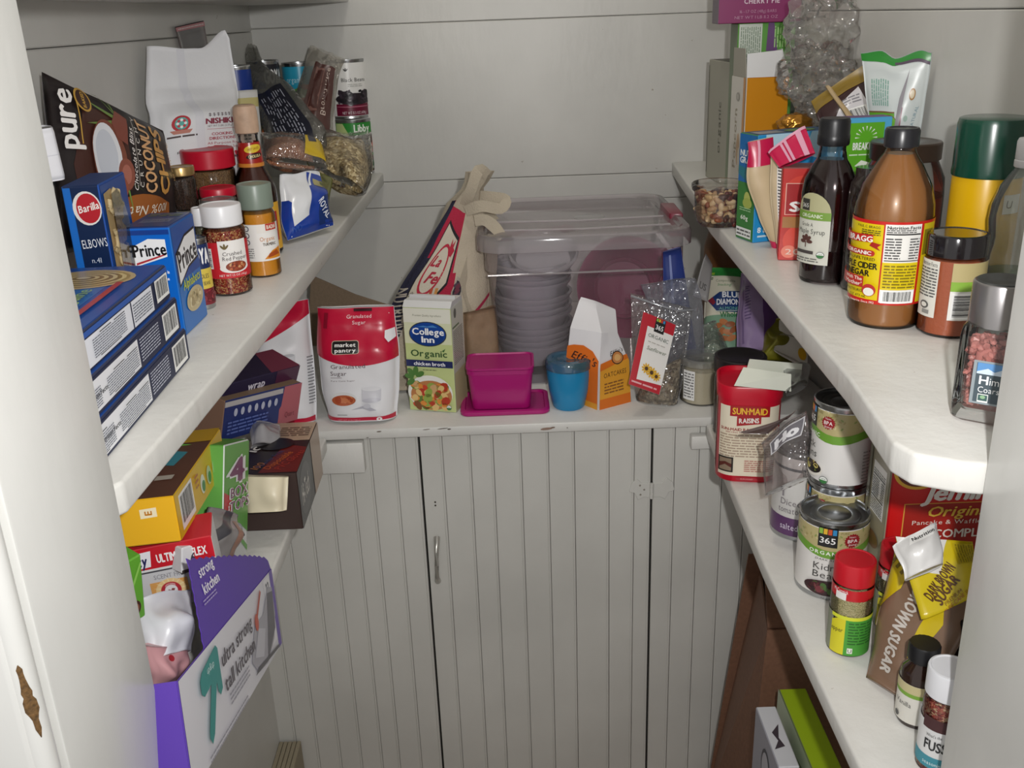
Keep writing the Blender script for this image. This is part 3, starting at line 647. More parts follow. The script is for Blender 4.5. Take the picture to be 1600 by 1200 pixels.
# window with elbows behind it: curved macaroni tubes
S = b.S('R'); win = [(.006, h_ * .22)] + [(d_ * (.10 + .50 * math.sin(a)), h_ * (.6 - .40 * math.cos(a))) for a in [R(20 + 12 * i) for i in range(12)]] + [(.006, h_ * .94)]
Pw = Print(S, base=.0012); Pw.poly(win, '#b79f74'); Pw.build('window_back', t)
rnd = random.Random(5); V = []; Fc = []
for i in range(60):
    a = rnd.uniform(0, 6.28); u = rnd.uniform(.012, d_ * .50); v = h_ * rnd.uniform(.25, .9)
    if ((u - d_ * .08) / (d_ * .48)) ** 2 + ((v - h_ * .6) / (h_ * .38)) ** 2 > .9 and v < h_ * .6: continue
    Cn = S(u, v, .0035); n0 = len(V); rr = .0085; q0 = rnd.uniform(.8, 1.2)
    for j in range(5):
        b_ = a + j * .55
        for k in range(6):
            c_ = k / 6 * 6.283; ra = rr + .0032 * math.cos(c_); V.append(Cn + Vector((.0026 * math.sin(c_), ra * math.cos(b_) - rr * math.cos(a + 1.1), ra * math.sin(b_) - rr * math.sin(a + 1.1))))
    for j in range(4):
        for k in range(6): Fc.append((n0 + j * 6 + k, n0 + j * 6 + (k + 1) % 6, n0 + (j + 1) * 6 + (k + 1) % 6, n0 + (j + 1) * 6 + k))
mesh('elbow_pasta', V, Fc, mat('#cdb98f', .5), t, 60, kind='stuff')
Pf = Print(S, base=.0085); Pf.poly(win, '#ffffff'); Pf.build('window_film', t, film('#f5efe4', .1, .1, .05))
# ---- white wrapped packet above it
C0 = WY(84, 285, 1.02); mtx, w_, h_ = frm(WY(56, 290, .93), WY(109, 281, .95), WY(42, 206, .93))
t = thing('paper_packet', 'plain white folded paper packet on top of the elbow pasta carton', 'packet', mtx=mtx @ Matrix.Translation((0, .02, .0)))
b = Box(w_, .05, h_); p = Pouch(w_, h_, .034, ((0, .8), (.1, 1), (.9, 1), (1, .8)), crease=.002, cs=22, seed=3, pw=7); p.build('folded_paper', t, mat('#e6e6ea', .6))
P = p.P(); P.rect(w_ * .05, h_ * .49, w_ * .97, h_ * .505, '#cfcfd6'); P.rect(w_ * .86, .003, w_ * .875, h_ * .97, '#d6d6dc'); P.build('fold_line', t)
# ---- black coconut chip pouch lying turned on its side, its lettering running upward
Q = Quad(WY(276, 345, 1.20), WY(255, 205, 1.25), WY(66, 110, 1.06), WY(96, 400, 1.02), .045, thick=((0, .12), (.06, .5), (.3, 1), (.8, .7), (1, .05)), crease=.0035, cs=16, seed=2, nx=20, ny=26, edge=.003)
def cc(a, b, s_): return '#a5632b' if (a < .30 + .12 * math.cos((b - .5) * 2.6) and .08 < b < .86) else '#221b1c'
t = bag('snack_pouch', 'black pouch of coconut chips lying on its side with tan lettering and halved coconut', 'pouch', Q, mat('ATTR', .38, key='pouch'), None)
bpy.data.objects[t.children[0].name].data.materials[0] = mat('#211a1b', .38)
P = Q.P(); w, h = Q.w, Q.h
P.poly([(w * .02, h * .10)] + [(w * (.20 + .10 * math.sin(math.pi * i / 10)), h * (.12 + .6 * i / 10)) for i in range(11)] + [(w * .02, h * .74)], '#9c5a26')
P.poly([(w * (.33 + .0 * i), h * (.5 + .0 * i)) for i in range(1)] + [(w * .33, h * .50), (w * .86, h * .50), (w * .88, h * .80), (w * .5, h * .90), (w * .33, h * .88)], '#43231c')
P.text('CHIPS', w * .60, h * .19, h * .135, '#d9a050', w=w * .62, al='c=', bold=.05); P.text('COCONUT', w * .61, h * .345, h * .095, '#d9a877', w=w * .60, al='c=', bold=.05)
P.text('CRUNCHY', w * .63, h * .425, h * .028, '#e5dfd6', w=w * .56, al='c=', sp=.7); P.text('Chocolate Bliss', w * .56, h * .475, h * .030, '#efe9e4', w=w * .48, al='c=', it=.35)
P.rect(w * .36, h * .447, w * .88, h * .450, '#cfc7bd'); P.text('NET WT 2.8 OZ (79g)', w * .62, h * .06, h * .022, '#c9a06a', w=w * .4, al='c=')
P.text('100% Natural', w * .17, h * .42, h * .055, '#e8e0d0', w=h * .5, al='c=', rot=-90 + 180, it=.2)
for a in (15, 40, 70, 100, 130): P.poly([(w * .80 + .01 * math.cos(R(a)), h * .56), (w * .80 + .05 * math.cos(R(a)) + .002, h * .56 + .05 * math.sin(R(a))), (w * .80 + .01 * math.cos(R(a)) + .006, h * .56 + .004)], '#6f8a45')
for a in (200, 250): P.poly([(w * .40, h * .55), (w * .40 + .04 * math.cos(R(a)), h * .55 + .03 * math.sin(R(a))), (w * .41, h * .57)], '#6f9a45')
P.ell(w * .56, h * .665, w * .25, h * .125, '#7b4534', n=30); P.ell(w * .57, h * .68, w * .215, h * .105, '#dfe0e4', n=30); P.ell(w * .57, h * .685, w * .17, h * .08, '#c9cdd6', n=26)
P.poly([(w * .66, h * .52), (w * .86, h * .50), (w * .90, h * .57), (w * .80, h * .62), (w * .70, h * .59)], '#7d4438'); P.ell(w * .44, h * .555, w * .115, h * .06, '#8a4f40'); P.ell(w * .44, h * .555, w * .07, h * .035, '#a9695a'); P.ell(w * .34, h * .60, w * .09, h * .05, '#93503c')
P.ell(w * .90, h * .80, w * .075, h * .058, '#c59a42', n=24); P.ell(w * .90, h * .80, w * .062, h * .048, '#3a1f18', n=24); P.text('BAKED', w * .90, h * .80, h * .024, '#d2a648', w=w * .10, al='c=', bold=.05)
P.text('pure', w * .76, h * .925, h * .10, '#ece8e4', w=w * .34, al='c=', bold=.04); P.rect(w * .62, h * .85, w * .92, h * .856, '#c59a42')
P.build('printed_front', t, mat('ATTR', .38, key='pouch'))
# ---- white rice bag
Q = Quad(WY(236, 300, 1.34), WY(384, 285, 1.46), WY(358, 60, 1.52), WY(230, 72, 1.42), .085, thick=((0, .7), (.1, 1), (.45, .95), (.62, .35), (.7, .12), (1, .03)), wid=((0, .95), (.15, 1.02), (.5, .98), (.62, 1.06), (1, 1)), crease=.004, cs=13, seed=11, tops=((0, 1), (.5, .955), (.62, .95), (.95, 1.06), (1, 1.0)), nx=22, ny=28)
t = bag('rice_bag', 'tall white paper rice bag with red lettering and empty top, by the left wall', 'bag', Q, mat('#e6e7ea', .5, bump=.25, scale=70))
P = Q.P(); w, h = Q.w, Q.h; P.rect(w * .33, h * .02, w * .42, h * .99, '#dfe0e6')
P.ell(w * .20, h * .42, w * .085, h * .055, '#b8303a', n=20); P.ell(w * .20, h * .42, w * .06, h * .042, '#58b0a8', n=12)
for k in range(8): P.ell(w * .20 + w * .035 * math.cos(k * .785), h * .42 + h * .024 * math.sin(k * .785), w * .014, h * .010, ('#f2eeee', '#c03a48')[k % 2], n=8, layer=P.k + .2)
P.k += 1; P.poly([(w * .10, h * .375), (w * .30, h * .375), (w * .27, h * .35), (w * .13, h * .35)], '#c08070'); P.lines(w * .08, h * .32, w * .34, h * .345, 1, '#4a3a3a', 2)
P.text('NISHIKI', w * .60, h * .415, h * .036, '#8c3348', w=w * .33, al='c=', bold=.06)
for k in range(6):                                     # small row of characters above the name
    q = w * (.47 + k * .048); P.rect(q, h * .452, q + w * .03, h * .456, '#5a4a50', P.k + 1); P.rect(q + w * .012, h * .445, q + w * .018, h * .472, '#5a4a50', P.k + 1); P.rect(q, h * .463, q + w * .03, h * .467, '#5a4a50', P.k + 1)
P.k += 1; P.text('NET WT 5 LBS. (2.27kg)', w * .60, h * .38, h * .012, '#5a4a50', w=w * .3, al='c='); P.rect(w * .44, h * .358, w * .78, h * .361, '#c08088')
for k, s_ in enumerate(('COOKING', 'DIRECTIONS')): P.text(s_, w * .61, h * (.325 - k * .03), h * .019, '#b04a5a', w=w * (.24, .30)[k], al='c=', bold=.04)
for k, s_ in enumerate(('All Purpose Rice', 'Excellent for Sushi')): P.text(s_, w * .62, h * (.262 - k * .028), h * .016, '#b04a5a', w=w * .38, al='c=')
P.lines(w * .6, h * .15, w * .98, h * .18, 1, '#6a5a60', 8); P.text('RICE', w * .2, h * .22, h * .016, '#333333', w=w * .1, al='c='); P.build('printed_front', t)
# ---- little zip bag pinned flat behind
Q = Quad(WX(283, 80, -.495), WX(326, 74, -.495), WX(317, 32, -.495), WX(273, 42, -.495), .003, crease=.0012, cs=40, seed=5, nx=10, ny=10)
t = bag('zip_bag', 'small empty clear zip bag with a pink seal strip, standing behind the white rice bag', 'bag', Q, film('#d9cfd0', .06, .15, .22))
P = Q.P(); P.rect(0, Q.h * .80, Q.w, Q.h * .96, '#cf8f95'); P.lines(Q.w * .05, Q.h * .83, Q.w * .95, Q.h * .93, 1, '#efdfe0', 1); P.build('seal_strip', t)
# ---- spice jars
REDL = '#c3122f'
spice = grain('#6b4a2c', '#8c6238', '#a97e4b', 900); dark_spice = grain('#2b1c14', '#3a261a', '#4a3022', 700)
def red_brand(P, r, H): P.rect(-r * 2.4, H * .66, r * 2.4, H * .98, '#c3122f'); P.text('McCormick', r * .1, H * .84, H * .12, '#f4f1ee', w=r * 1.1, al='c=')
jar('wide spice jar with red lid and brown seasoning, in front of the white rice bag', cylp(296, 372, 312, 236, Y=1.33), 'jar', None, REDL, .40, 1.0, grain('#5e3f28', '#7d5a38', '#9c7a50', 900), None, ridge=0, lidr=1.06)
info(jar('dark spice jar with a flat gold metal lid beside the coconut chip pouch', cylp(272, 312, 330, 262, Y=1.22), 'jar', None, '#a98d5c', .22, 1.0, dark_spice, None, ridge=0, lidr=1.03, lidm=mat('#b89a66', .3, metal=.8)))
jar('red lidded spice jar mostly hidden between the coconut chip pouch and the white rice bag', cylp(258, 284, 300, 228, Y=1.42), 'jar', None, REDL, .35, 1.0, dark_spice, None, ridge=0)
b = None
A = cylp(338, 372, 300, 238, Y=1.40); t = thing('spice_tin', 'red rectangular spice tin with white mark behind the wide red lidded jar', 'tin', (A[0] + .012, A[1] + .02, ZM), R(-18)); b = Box(.058, .03, A[2] + A[4] - ZM); b.shell('tin_body', t, '#b81430', GLOSSY())
P = b.P('F'); P.rect(.030, b.h - .030, .052, b.h - .016, '#8f1128'); P.text('8', .044, b.h - .023, .012, '#efe9e6', rot=90, bold=.06); P.text('U', .034, b.h - .023, .010, '#efe9e6', rot=90, bold=.04); P.build('printed_front', t, GLOSSY())
jar('short spice jar with red lid showing just above the clear lidded jar', cylp(320, 374, 345, 296, Y=1.26), 'jar', None, REDL, .30, 1.0, spice, None, ridge=0, lidr=1.02)
jar('spice jar with a dull clear grey lid behind the crushed red pepper', cylp(326, 378, 400, 314, Y=1.19), 'jar', None, '#8c8c8c', .22, .9, spice, None, lidm=film('#b9bdbc', .1, .2, .45), ridge=0, lidr=1.0)
jar('small white capped spice jar left of the crushed red pepper', cylp(309, 332, 400, 326, Y=1.155), 'jar', None, '#e4e4e6', .38, 1.0, grain('#3c3a2c', '#5b5843', '#777257', 900), None, ridge=0)
def goya(P, r, h):
    P.rect(-r * 3, h * .5, r * 3, h - .007, '#22305c'); P.rect(-r * 3, h * .28, r * 3, h * .58, '#d9c052'); P.rect(-r * 3, .006, r * 3, h * .3, '#7c2430')
    P.text('GOYA', r * .1, h * .76, h * .2, '#f0f0f0', w=r * 1.7, al='c=', bold=.1); P.text('FRIJOLES', r * .1, h * .48, h * .06, '#2a2a3c', w=r * 1.2, al='c='); P.text('KIDNEY BEANS', r * .1, h * .38, h * .05, '#2a2a3c', w=r * 1.3, al='c=')
    pic_blobs(P, -r * 1.4, .008, r * 1.4, h * .28, ['#8c3038', '#6c1f28', '#a5444a', '#5a1a22'], 50, .0055, 4)
can('navy and yellow can of red beans between upright pasta carton and crushed red pepper', cylp(302, 338, 485, 374, ZM), base='#22305c', deco=goya, turn=4)
def crp(P, r, H):
    P.rect(-r * 2.6, H * .27, r * 2.6, H * .80, '#c8202c'); P.rect(-r * .35, H * .42, r * 1.02, H * .82, '#efece8'); P.ell(r * .33, H * .42, r * .70, H * .075, '#efece8', n=24); P.ell(r * .40, H * .44, r * .50, H * .075, '#8a3a22', n=24)
    pic_blobs(P, r * .0, H * .37, r * .8, H * .50, ['#a04428', '#6e2a18', '#c06a40', '#d0a070'], 26, .0022, 4)
    sprig(P, -r * .05, H * .70, .007, '#6b5a2c'); P.text('Crushed', r * .26, H * .635, H * .055, '#4b4547', w=r * .85, al='c='); P.text('Red Pepper', r * .36, H * .565, H * .055, '#4b4547', w=r * 1.1, al='c='); P.text('NET WT 1.5 OZ (42g)', r * .2, H * .32, H * .032, '#f4e9e4', w=r * 1.2, al='c=')
    P.barcode(-r * 1.15, H * .42, -r * .62, H * .72, 5, True)
jar('crushed red pepper jar with white screw lid and red label, nearest on left middle shelf', cylp(330, 396, 463, 324, ZM), 'jar', None, '#e9e9eb', .235, 1.0, grain('#6e1710', '#9c2a1a', '#d0a468', 620, .4), crp, ridge=.02, lidr=.94, shoulder=.10)
def turm(P, r, H):
    P.rect(-r * 2.4, H * .25, r * 2.4, H * .80, '#efeeea'); P.rect(-r * .15, H * .67, r * 2.4, H * .80, '#ece9e2'); P.rect(r * .35, H * .70, r * 1.1, H * .80, '#c03a2c'); P.text('BADIA', r * .72, H * .75, H * .055, '#f0e8d8', w=r * .6, al='c=', bold=.05)
    P.text('Organic', r * .42, H * .58, H * .062, '#c07a2c', w=r * .9, al='c='); P.text('TURMERIC', r * .50, H * .50, H * .040, '#5a4a38', w=r * .8, al='c=', bold=.04); P.poly([(r * .1, H * .28), (r * 1.2, H * .28), (r * 1.2, H * .44), (r * .6, H * .40)], '#d98a1c'); P.poly([(r * .3, H * .3), (r * 1.1, H * .33), (r * .9, H * .40), (r * .4, H * .36)], '#a84a18')
    for k in range(3): P.ell(-r * .72, H * (.74 - k * .1), r * .16, r * .16, '#50505a', n=14); P.ell(-r * .72, H * (.74 - k * .1), r * .11, r * .11, '#e8e8e6', n=12)
    P.lines(-r * 1.1, H * .30, -r * .4, H * .46, 5, '#8a8a8a', 3)
jar('turmeric jar with grey green lid and orange powder, right of the crushed red pepper', cylp(388, 441, 434, 290, ZM), 'jar', None, '#8b9a8c', .27, 1.0, mat('#d08a18', .7, bump=.3, scale=300), turm, ridge=.01, lidr=.98, lidm=mat('#7f8c80', .35))
# ---- hot sauce with wooden stopper
x, y, z, r, h = cylp(371, 437, 345, 166, Y=1.345); z0 = ZM; hh = z + h - ZM; G = WZ(404, 352, ZM)
t = thing('hot_sauce_bottle', 'hot sauce bottle with round wooden stopper and small red and yellow neck label', 'bottle', (x, y, ZM), facing(x, y, 6))
g = hh
lathe('bottle', [(0, 0), (r * .9, 0), (r, .004), (r, g * .40), (r * .97, g * .45), (r * .82, g * .52), (r * .55, g * .60), (r * .50, g * .72), (r * .44, g * .78), (r * .44, g * .80), (r * .47, g * .805), (r * .47, g * .83)], GLASS('#efe6e0'), t, 36, caps=(False, False))
lathe('sauce', [(0, .002), (r * .96, .004), (r * .96, g * .40), (r * .93, g * .45), (r * .78, g * .52), (r * .51, g * .60), (r * .45, g * .70), (0, g * .70)], mat('#4a1d12', .25), t, 36, caps=(False, False))
lathe('wooden_stopper', [(r * .40, g * .815), (r * .53, g * .82), (r * .55, g * .85), (r * .55, g * .95), (r * .50, g * .99), (r * .40, g), (0, g)], mat('#cfae94', .6, bump=.2, scale=90, var=.2), t, 30, caps=(False, False))
rf = lambda v: r * interp(((0, 1), (.40, 1), (.45, .97), (.52, .82), (.60, .55), (.72, .50), (.8, .44)), v / g) * 1.01
P = Print(lambda u, v, off: Vector(((rf(v) + off) * math.sin(u / (r * .5)), -(rf(v) + off) * math.cos(u / (r * .5)), v)), us=[i * r * .1 for i in range(-15, 16)], vs=fr(g * .58, g * .8, 10))
P.rect(-r * 1.3, g * .615, r * 1.3, g * .76, '#a3231c'); P.ell(r * .12, g * .72, r * .42, g * .026, '#e0c33a', 8); P.ell(r * .14, g * .672, r * .38, g * .018, '#241512', 8); P.text('CHOLULA', r * .14, g * .672, g * .018, '#e8d69a', w=r * .55, al='c=', rot=6, bold=.04); P.text('HOT SAUCE', r * .12, g * .72, g * .015, '#8a2a1c', w=r * .5, al='c=', rot=8); P.rect(-r * 1.3, g * .60, r * 1.3, g * .625, '#cf8436'); P.build('neck_label', t, GLOSSY())
P = cylPrint(r * 1.006, vs=None); P.rect(-r * 1.2, g * .04, r * 1.2, g * .36, '#d9a52c'); P.rect(-r * .9, g * .10, r * .9, g * .30, '#a3231c'); P.text('CHOLULA', 0, g * .26, g * .03, '#f0d890', w=r * 1.2, al='c='); P.build('paper_label', t)
# ---- blue and white bag lying in front
Q = Quad(WY(445, 378, 1.42), WY(520, 352, 1.50), WY(498, 272, 1.56), WY(436, 272, 1.49), .05, thick=((0, .1), (.1, .6), (.5, 1), (1, .2)), crease=.006, cs=24, seed=21, nx=18, ny=20, edge=.006)
t = bag('snack_bag', 'glossy royal blue and white bag slumped beside the turmeric jar', 'bag', Q, mat('#e2e4e8', .22))
P = Q.P(); w, h = Q.w, Q.h; P.poly([(w * .0, 0), (w * .98, 0), (w * .98, h * .9), (w * .62, h * .98), (w * .50, h * .66), (w * .44, h * .24), (w * .12, h * .14), (w * .10, h * .5), (0, h * .6)], '#1d3f9c'); P.poly([(w * .62, h * .05), (w * .98, h * .05), (w * .95, h * .5), (w * .70, h * .45)], '#17326f'); P.poly([(w * .56, h * .7), (w * .76, h * .98), (w * .72, h * .99), (w * .5, h * .70)], '#e8ecf4')
P.poly([(w * .64, h * .70), (w * .84, h * .62), (w * .9, h * .78), (w * .72, h * .84)], '#a9a06a'); P.text('ROYAL', w * .78, h * .28, h * .10, '#dfe4f0', w=w * .36, al='c=', rot=-60, bold=.05); P.text('NO', w * .16, h * .10, h * .08, '#2d52a8', w=w * .16, al='c=', bold=.06); P.build('printed_front', t, mat('ATTR', .22, key='shiny'))
# ---- far end of the left middle shelf: cans
def clear_bag(name, label, Q, part='film_bag', m=None): return bag(name, label, 'bag', Q, m or film('#fafaf8', .05, .09, .14, crinkle=.012), None, None, part)
def beans(P, r, h):
    P.lines(-r * 2.5, .012, -r * 1.25, h * .85, 14, '#8a8a88', 5); sprig(P, r * .0, h * .80, .007, '#33322f'); P.text('Black Beans', r * .38, h * .66, h * .062, '#35332f', w=r * 1.25, al='c='); P.lines(r * .05, h * .54, r * .8, h * .60, 2, '#b9b9b4', 6)
    P.rect(-r * .62, .007, r * 2.2, h * .26, '#6a1230'); P.ell(r * .35, h * .34, r * .98, h * .10, '#2a2228', n=20); pic_blobs(P, -r * .6, h * .22, r * 1.5, h * .50, ['#1f1a20', '#332a33', '#463b46', '#15121a'], 60, .0052, 4); P.ell(r * .35, h * .22, r * .98, h * .02, '#a85a70', a0=180, a1=360); P.text('NET WT 15.5 OZ (439g)', r * .3, h * .11, h * .045, '#e4d4da', w=r * 1.2, al='c=')
def gveg(P, r, h):
    P.rect(-r * 2.4, h * .72, r * 2.4, h - .007, '#2e8a35'); P.poly([(-r * .9, h * .72), (-r * .2, h * .72), (-r * .5, h * .93), (-r * .9, h * .93)], '#b8c886'); P.text('Libby', r * .45, h * .84, h * .13, '#eef4ea', w=r * .8, al='c=', bold=.05)
    P.rect(-r * 2.4, .006, r * 2.4, h * .72, '#4a2a20'); pic_blobs(P, -r * .8, h * .3, r * 1.4, h * .72, ['#c2452e', '#d98a3a', '#3d7a33', '#8c3524', '#e0b070'], 36, .0075, 6)
    P.ell(r * .5, h * .18, r * .55, h * .15, '#23502e'); P.text('Garden', r * .5, h * .22, h * .062, '#dfeadf', w=r * .75, al='c='); P.text('Vegetable', r * .5, h * .13, h * .062, '#dfeadf', w=r * .95, al='c=')
low = cylp(527, 589, 274, 187, ZM); hc = low[4]
can('can of garden vegetables under the black beans can, far end of left shelf', low, base='#4a2a20', deco=gveg, turn=0)
up_ = cylp(525, 583, 187, 93, Y=WZ(558, 274, ZM).y); 
can('white can of black beans stacked on the garden vegetable can', (low[0] - .002, low[1], ZM + hc + .0005, low[3] * .97, up_[4]), base='#e9e8e5', deco=beans, turn=-4)
def blue_can(P, r, h): P.rect(-r * 2, .006, r * .3, h * .55, '#d9d7cc'); P.rect(-r * 2, h * .5, r * .3, h * .60, '#b3a33c'); P.rect(-r * 2, h * .62, r * 2, h * .66, '#3a62b8')
can('royal blue can behind the white rice bag, lower half white', cylp(366, 410, 262, 103, Y=1.78), base='#1d3d95', deco=blue_can, turn=-30)
def bep(P, r, h):
    P.rect(-r * 3, h * .62, r * 3, h - .007, '#23242c'); P.rect(-r * 3, h * .62, r * 3, h * .64, '#b9c23a'); P.text('GOYA', r * .62, h * .84, h * .13, '#eeeeec', w=r * 1.3, al='c=', bold=.1); P.rect(-r * .95, h * .25, r * .1, h * .72, '#4f7f2e'); P.text('Black Pepper', r * .68, h * .56, h * .05, '#cfe0c8', w=r * .9, al='c='); P.text('garbanzo', r * .68, h * .47, h * .06, '#d8dccb', w=r * .9, al='c='); P.text('beans', -r * .4, h * .83, h * .05, '#c9c9c4', w=r * .6, al='c=')
    pic_blobs(P, r * .1, h * .12, r * 1.3, h * .42, ['#a89a62', '#c4b67e', '#8c8050'], 26, .007, 3)
can('black and green can with white block letters behind the navy lettered film bag', cylp(404, 452, 248, 95, Y=1.86), base='#2b2d2a', deco=bep, turn=2)
def turq(P, r, h): P.rect(-r * 2, h * .62, r * 2, h - .007, '#2b9fc0'); P.text('organic', -r * .2, h * .82, h * .06, '#bfe4ee', w=r * 1.0, al='c='); P.poly([(-r * 2, .006), (r * 2, .006), (r * 2, h * .5), (r * .2, h * .75), (-r * 2, h * .6)], '#5b9440'); pic_blobs(P, -r * .1, h * .3, r * 1.3, h * .8, ['#c9642c', '#8c4a2a', '#d98c40'], 14, .009, 5)
can('turquoise and green can behind the brown rice bag', cylp(456, 506, 242, 98, Y=1.90), base='#3f8f50', deco=turq, turn=-8)
can('plain white can just showing between the brown rice bag and the black beans', cylp(502, 528, 236, 108, Y=1.99), base='#d4d4d0', deco=None)
# white packet with print behind the wooden stopper
Q = Quad(WY(374, 262, 1.70), WY(412, 258, 1.72), WY(402, 140, 1.74), WY(370, 142, 1.72), .02, crease=.002, seed=31, thick=((0, .8), (1, .8)))
t = bag('paper_packet', 'narrow white printed packet right of the rice bag, behind the hot sauce stopper', 'packet', Q, mat('#dddcd8', .5)); P = Q.P(); P.lines(Q.w * .1, Q.h * .25, Q.w * .5, Q.h * .72, 10, '#6b6b68', 4); P.rect(0, Q.h * .78, Q.w * .98, Q.h * .9, '#c9bd7c'); P.build('printed_front', t)
# ---- bag of orange lentils with yellow corner band
Q = Quad(WY(412, 252, 1.60), WY(512, 262, 1.62), WY(500, 222, 1.70), WY(408, 208, 1.66), .06, thick=((0, .3), (.2, .9), (.6, 1), (1, .15)), crease=.005, cs=26, seed=41)
t = clear_bag('film_bag', 'slack clear bag of orange lentils with yellow printed end, right of hot sauce bottle', Q)
Qi = Quad(WY(416, 252, 1.60), WY(492, 262, 1.62), WY(484, 228, 1.70), WY(412, 218, 1.66), .045, thick=((0, .3), (.2, .9), (.6, 1), (1, .15)), crease=.004, cs=26, seed=42)
o = Qi.build('lentils', t, grain('#8e5338', '#a96a48', '#b98a66', 500), kind='stuff'); o.location = Qi.org - Q.org
P = Q.P(); P.poly([(Q.w * .62, Q.h * .1), (Q.w * .98, Q.h * .1), (Q.w * .96, Q.h * .95), (Q.w * .68, Q.h * .8)], '#c4a51f'); P.poly([(Q.w * .70, Q.h * .35), (Q.w * .84, Q.h * .45), (Q.w * .80, Q.h * .70), (Q.w * .70, Q.h * .6)], '#2b2a3a'); P.build('yellow_band', t, GLOSSY())
# dark orange packet behind
Q = Quad(WY(402, 235, 1.76), WY(442, 235, 1.78), WY(432, 158, 1.82), WY(398, 160, 1.80), .03, thick=((0, 1), (.7, .8), (1, .1)), crease=.004, cs=30, seed=43)
t = bag('snack_bag', 'small olive and orange patterned bag tucked behind the wooden stopper', 'bag', Q, mat('#4c4a35', .3)); P = Q.P(); P.ell(Q.w * .5, Q.h * .28, Q.w * .35, Q.h * .2, '#a8582c'); P.rect(Q.w * .1, Q.h * .8, Q.w * .7, Q.h * .92, '#b5a52f'); pic_blobs(P, Q.w * .1, Q.h * .3, Q.w * .9, Q.h * .8, ['#5f6440', '#38402c', '#7a6a3a'], 20, .006, 2); P.build('printed_front', t, GLOSSY())
# ---- grey film bag with navy text panel, its neck twisted up left
def strip_bag(name, label, pts, wd, t_, seed, m, cr=.006):
    """long slack bag following a path of (pixel x, pixel y, Y); wd = half widths in metres"""
    C = [Vector(WY(*p)) for p in pts]; n = 20; nx = 10; org = C[-1].copy(); th = thing(name, label, 'bag', org); V = []; Fc = []
    def at(u):
        q = u * (len(C) - 1); i = min(int(q), len(C) - 2); f = q - i; p0 = C[max(i - 1, 0)]; p1 = C[i]; p2 = C[i + 1]; p3 = C[min(i + 2, len(C) - 1)]
        return .5 * ((2 * p1) + (p2 - p0) * f + (2 * p0 - 5 * p1 + 4 * p2 - p3) * f * f + (3 * p1 - p0 - 3 * p2 + p3) * f ** 3)
    def S(u, v, off, side=-1):        # u in -1..1 across, v in 0..1 along
        p = at(v); d = (at(min(1, v + .02)) - at(max(0, v - .02))).normalized(); vw = -p.normalized(); s_ = d.cross(vw).normalized(); nn_ = s_.cross(d)
        if nn_.dot(vw) < 0: nn_ = -nn_
        w_ = interp([(i / (len(wd) - 1), x) for i, x in enumerate(wd)], v); tt = interp([(i / (len(t_) - 1), x) for i, x in enumerate(t_)], v)
        e = max(0, 1 - abs(u) ** 2.2) ** .5; k = Vector((u * 2, v * 6, side * 2 + seed))
        return p - org + s_ * (u * w_ * (1 + .12 * noise.noise(Vector((v * 7, seed, u))))) + nn_ * (-side) * (tt * e + cr * noise.noise(k * 1.3) + cr * .5 * noise.noise(k * 3.1) + off)
    for side in (-1, 1):
        for j in range(n + 1):
            for i in range(nx + 1): V.append(S(i / nx * 2 - 1, j / n, 0, side))
    for side in (0, 1):
        o = side * (n + 1) * (nx + 1)
        for j in range(n):
            for i in range(nx): q = o + j * (nx + 1) + i; Fc.append((q, q + 1, q + nx + 2, q + nx + 1))
    o = (n + 1) * (nx + 1)
    for j in range(n): Fc.append((j * (nx + 1), (j + 1) * (nx + 1), (j + 1) * (nx + 1) + o, j * (nx + 1) + o)); Fc.append((j * (nx + 1) + nx, (j + 1) * (nx + 1) + nx, (j + 1) * (nx + 1) + nx + o, j * (nx + 1) + nx + o))
    mesh('film_bag', V, Fc, m, th, 180); return th, S
fm_ = film('#d2d2cd', .07, .12, .28, crinkle=.012)
t, S = strip_bag('film_bag', 'smoky film bag with a navy text panel and twisted neck, leaning across the cans', [(392, 72, 1.94), (400, 105, 1.86), (432, 160, 1.78), (462, 215, 1.70), (478, 248, 1.66)], [.010, .016, .040, .050, .040], [.004, .006, .012, .016, .008], 3, fm_)
P = Print(lambda u, v, off: S(u, v, off), us=fr(-.9, .9, 10), vs=fr(.3, .98, 14), base=.0012, lay=.0004); P.rect(-.62, .44, .62, .96, '#20222f'); rnd = random.Random(4)
P.k += 1
for i in range(10):
    x = .48 - i * .1; y = .48
    while y < .9: L = rnd.uniform(.02, .06); P.rect(x, y, x + .035, min(y + L, .92), '#a9adbb', P.k); y += L + .012
P.build('navy_panel', t, GLOSSY())
# ---- bag of brown rice leaning back
t, S = strip_bag('film_bag', 'clear bag with a maroon brown rice panel standing behind the barley bag', [(512, 82, 1.93), (503, 110, 1.90), (492, 160, 1.86), (484, 205, 1.82), (486, 235, 1.80)], [.034, .032, .036, .042, .040], [.004, .01, .016, .02, .014], 8, film('#e2dfd9', .08, .1, .24, crinkle=.012))
P = Print(lambda u, v, off: S(u, v, off), us=fr(-.9, .9, 10), vs=fr(.02, .98, 16), base=.0012, lay=.0004); P.poly([(-.75, .22), (.45, .22), (.55, .8), (-.85, .8)], '#4b2a26'); P.rect(-.15, .26, .32, .62, '#7b5850'); P.rect(-.11, .28, .28, .60, '#4b2a26'); P.poly([(-.55, .30), (-.4, .30), (-.4, .5), (-.55, .5)], '#4b2a26')
Pt = Print(lambda u, v, off: S(-v * 20, 1 - u * 5.2, off), us=fr(0, .2, 30), vs=None, base=.0022)
Pt.text('Brown Rice', .108, .022, .012, '#c9b8ac', w=.075, al='c='); Pt.build('lettering', t)
P.build('maroon_panel', t, GLOSSY())
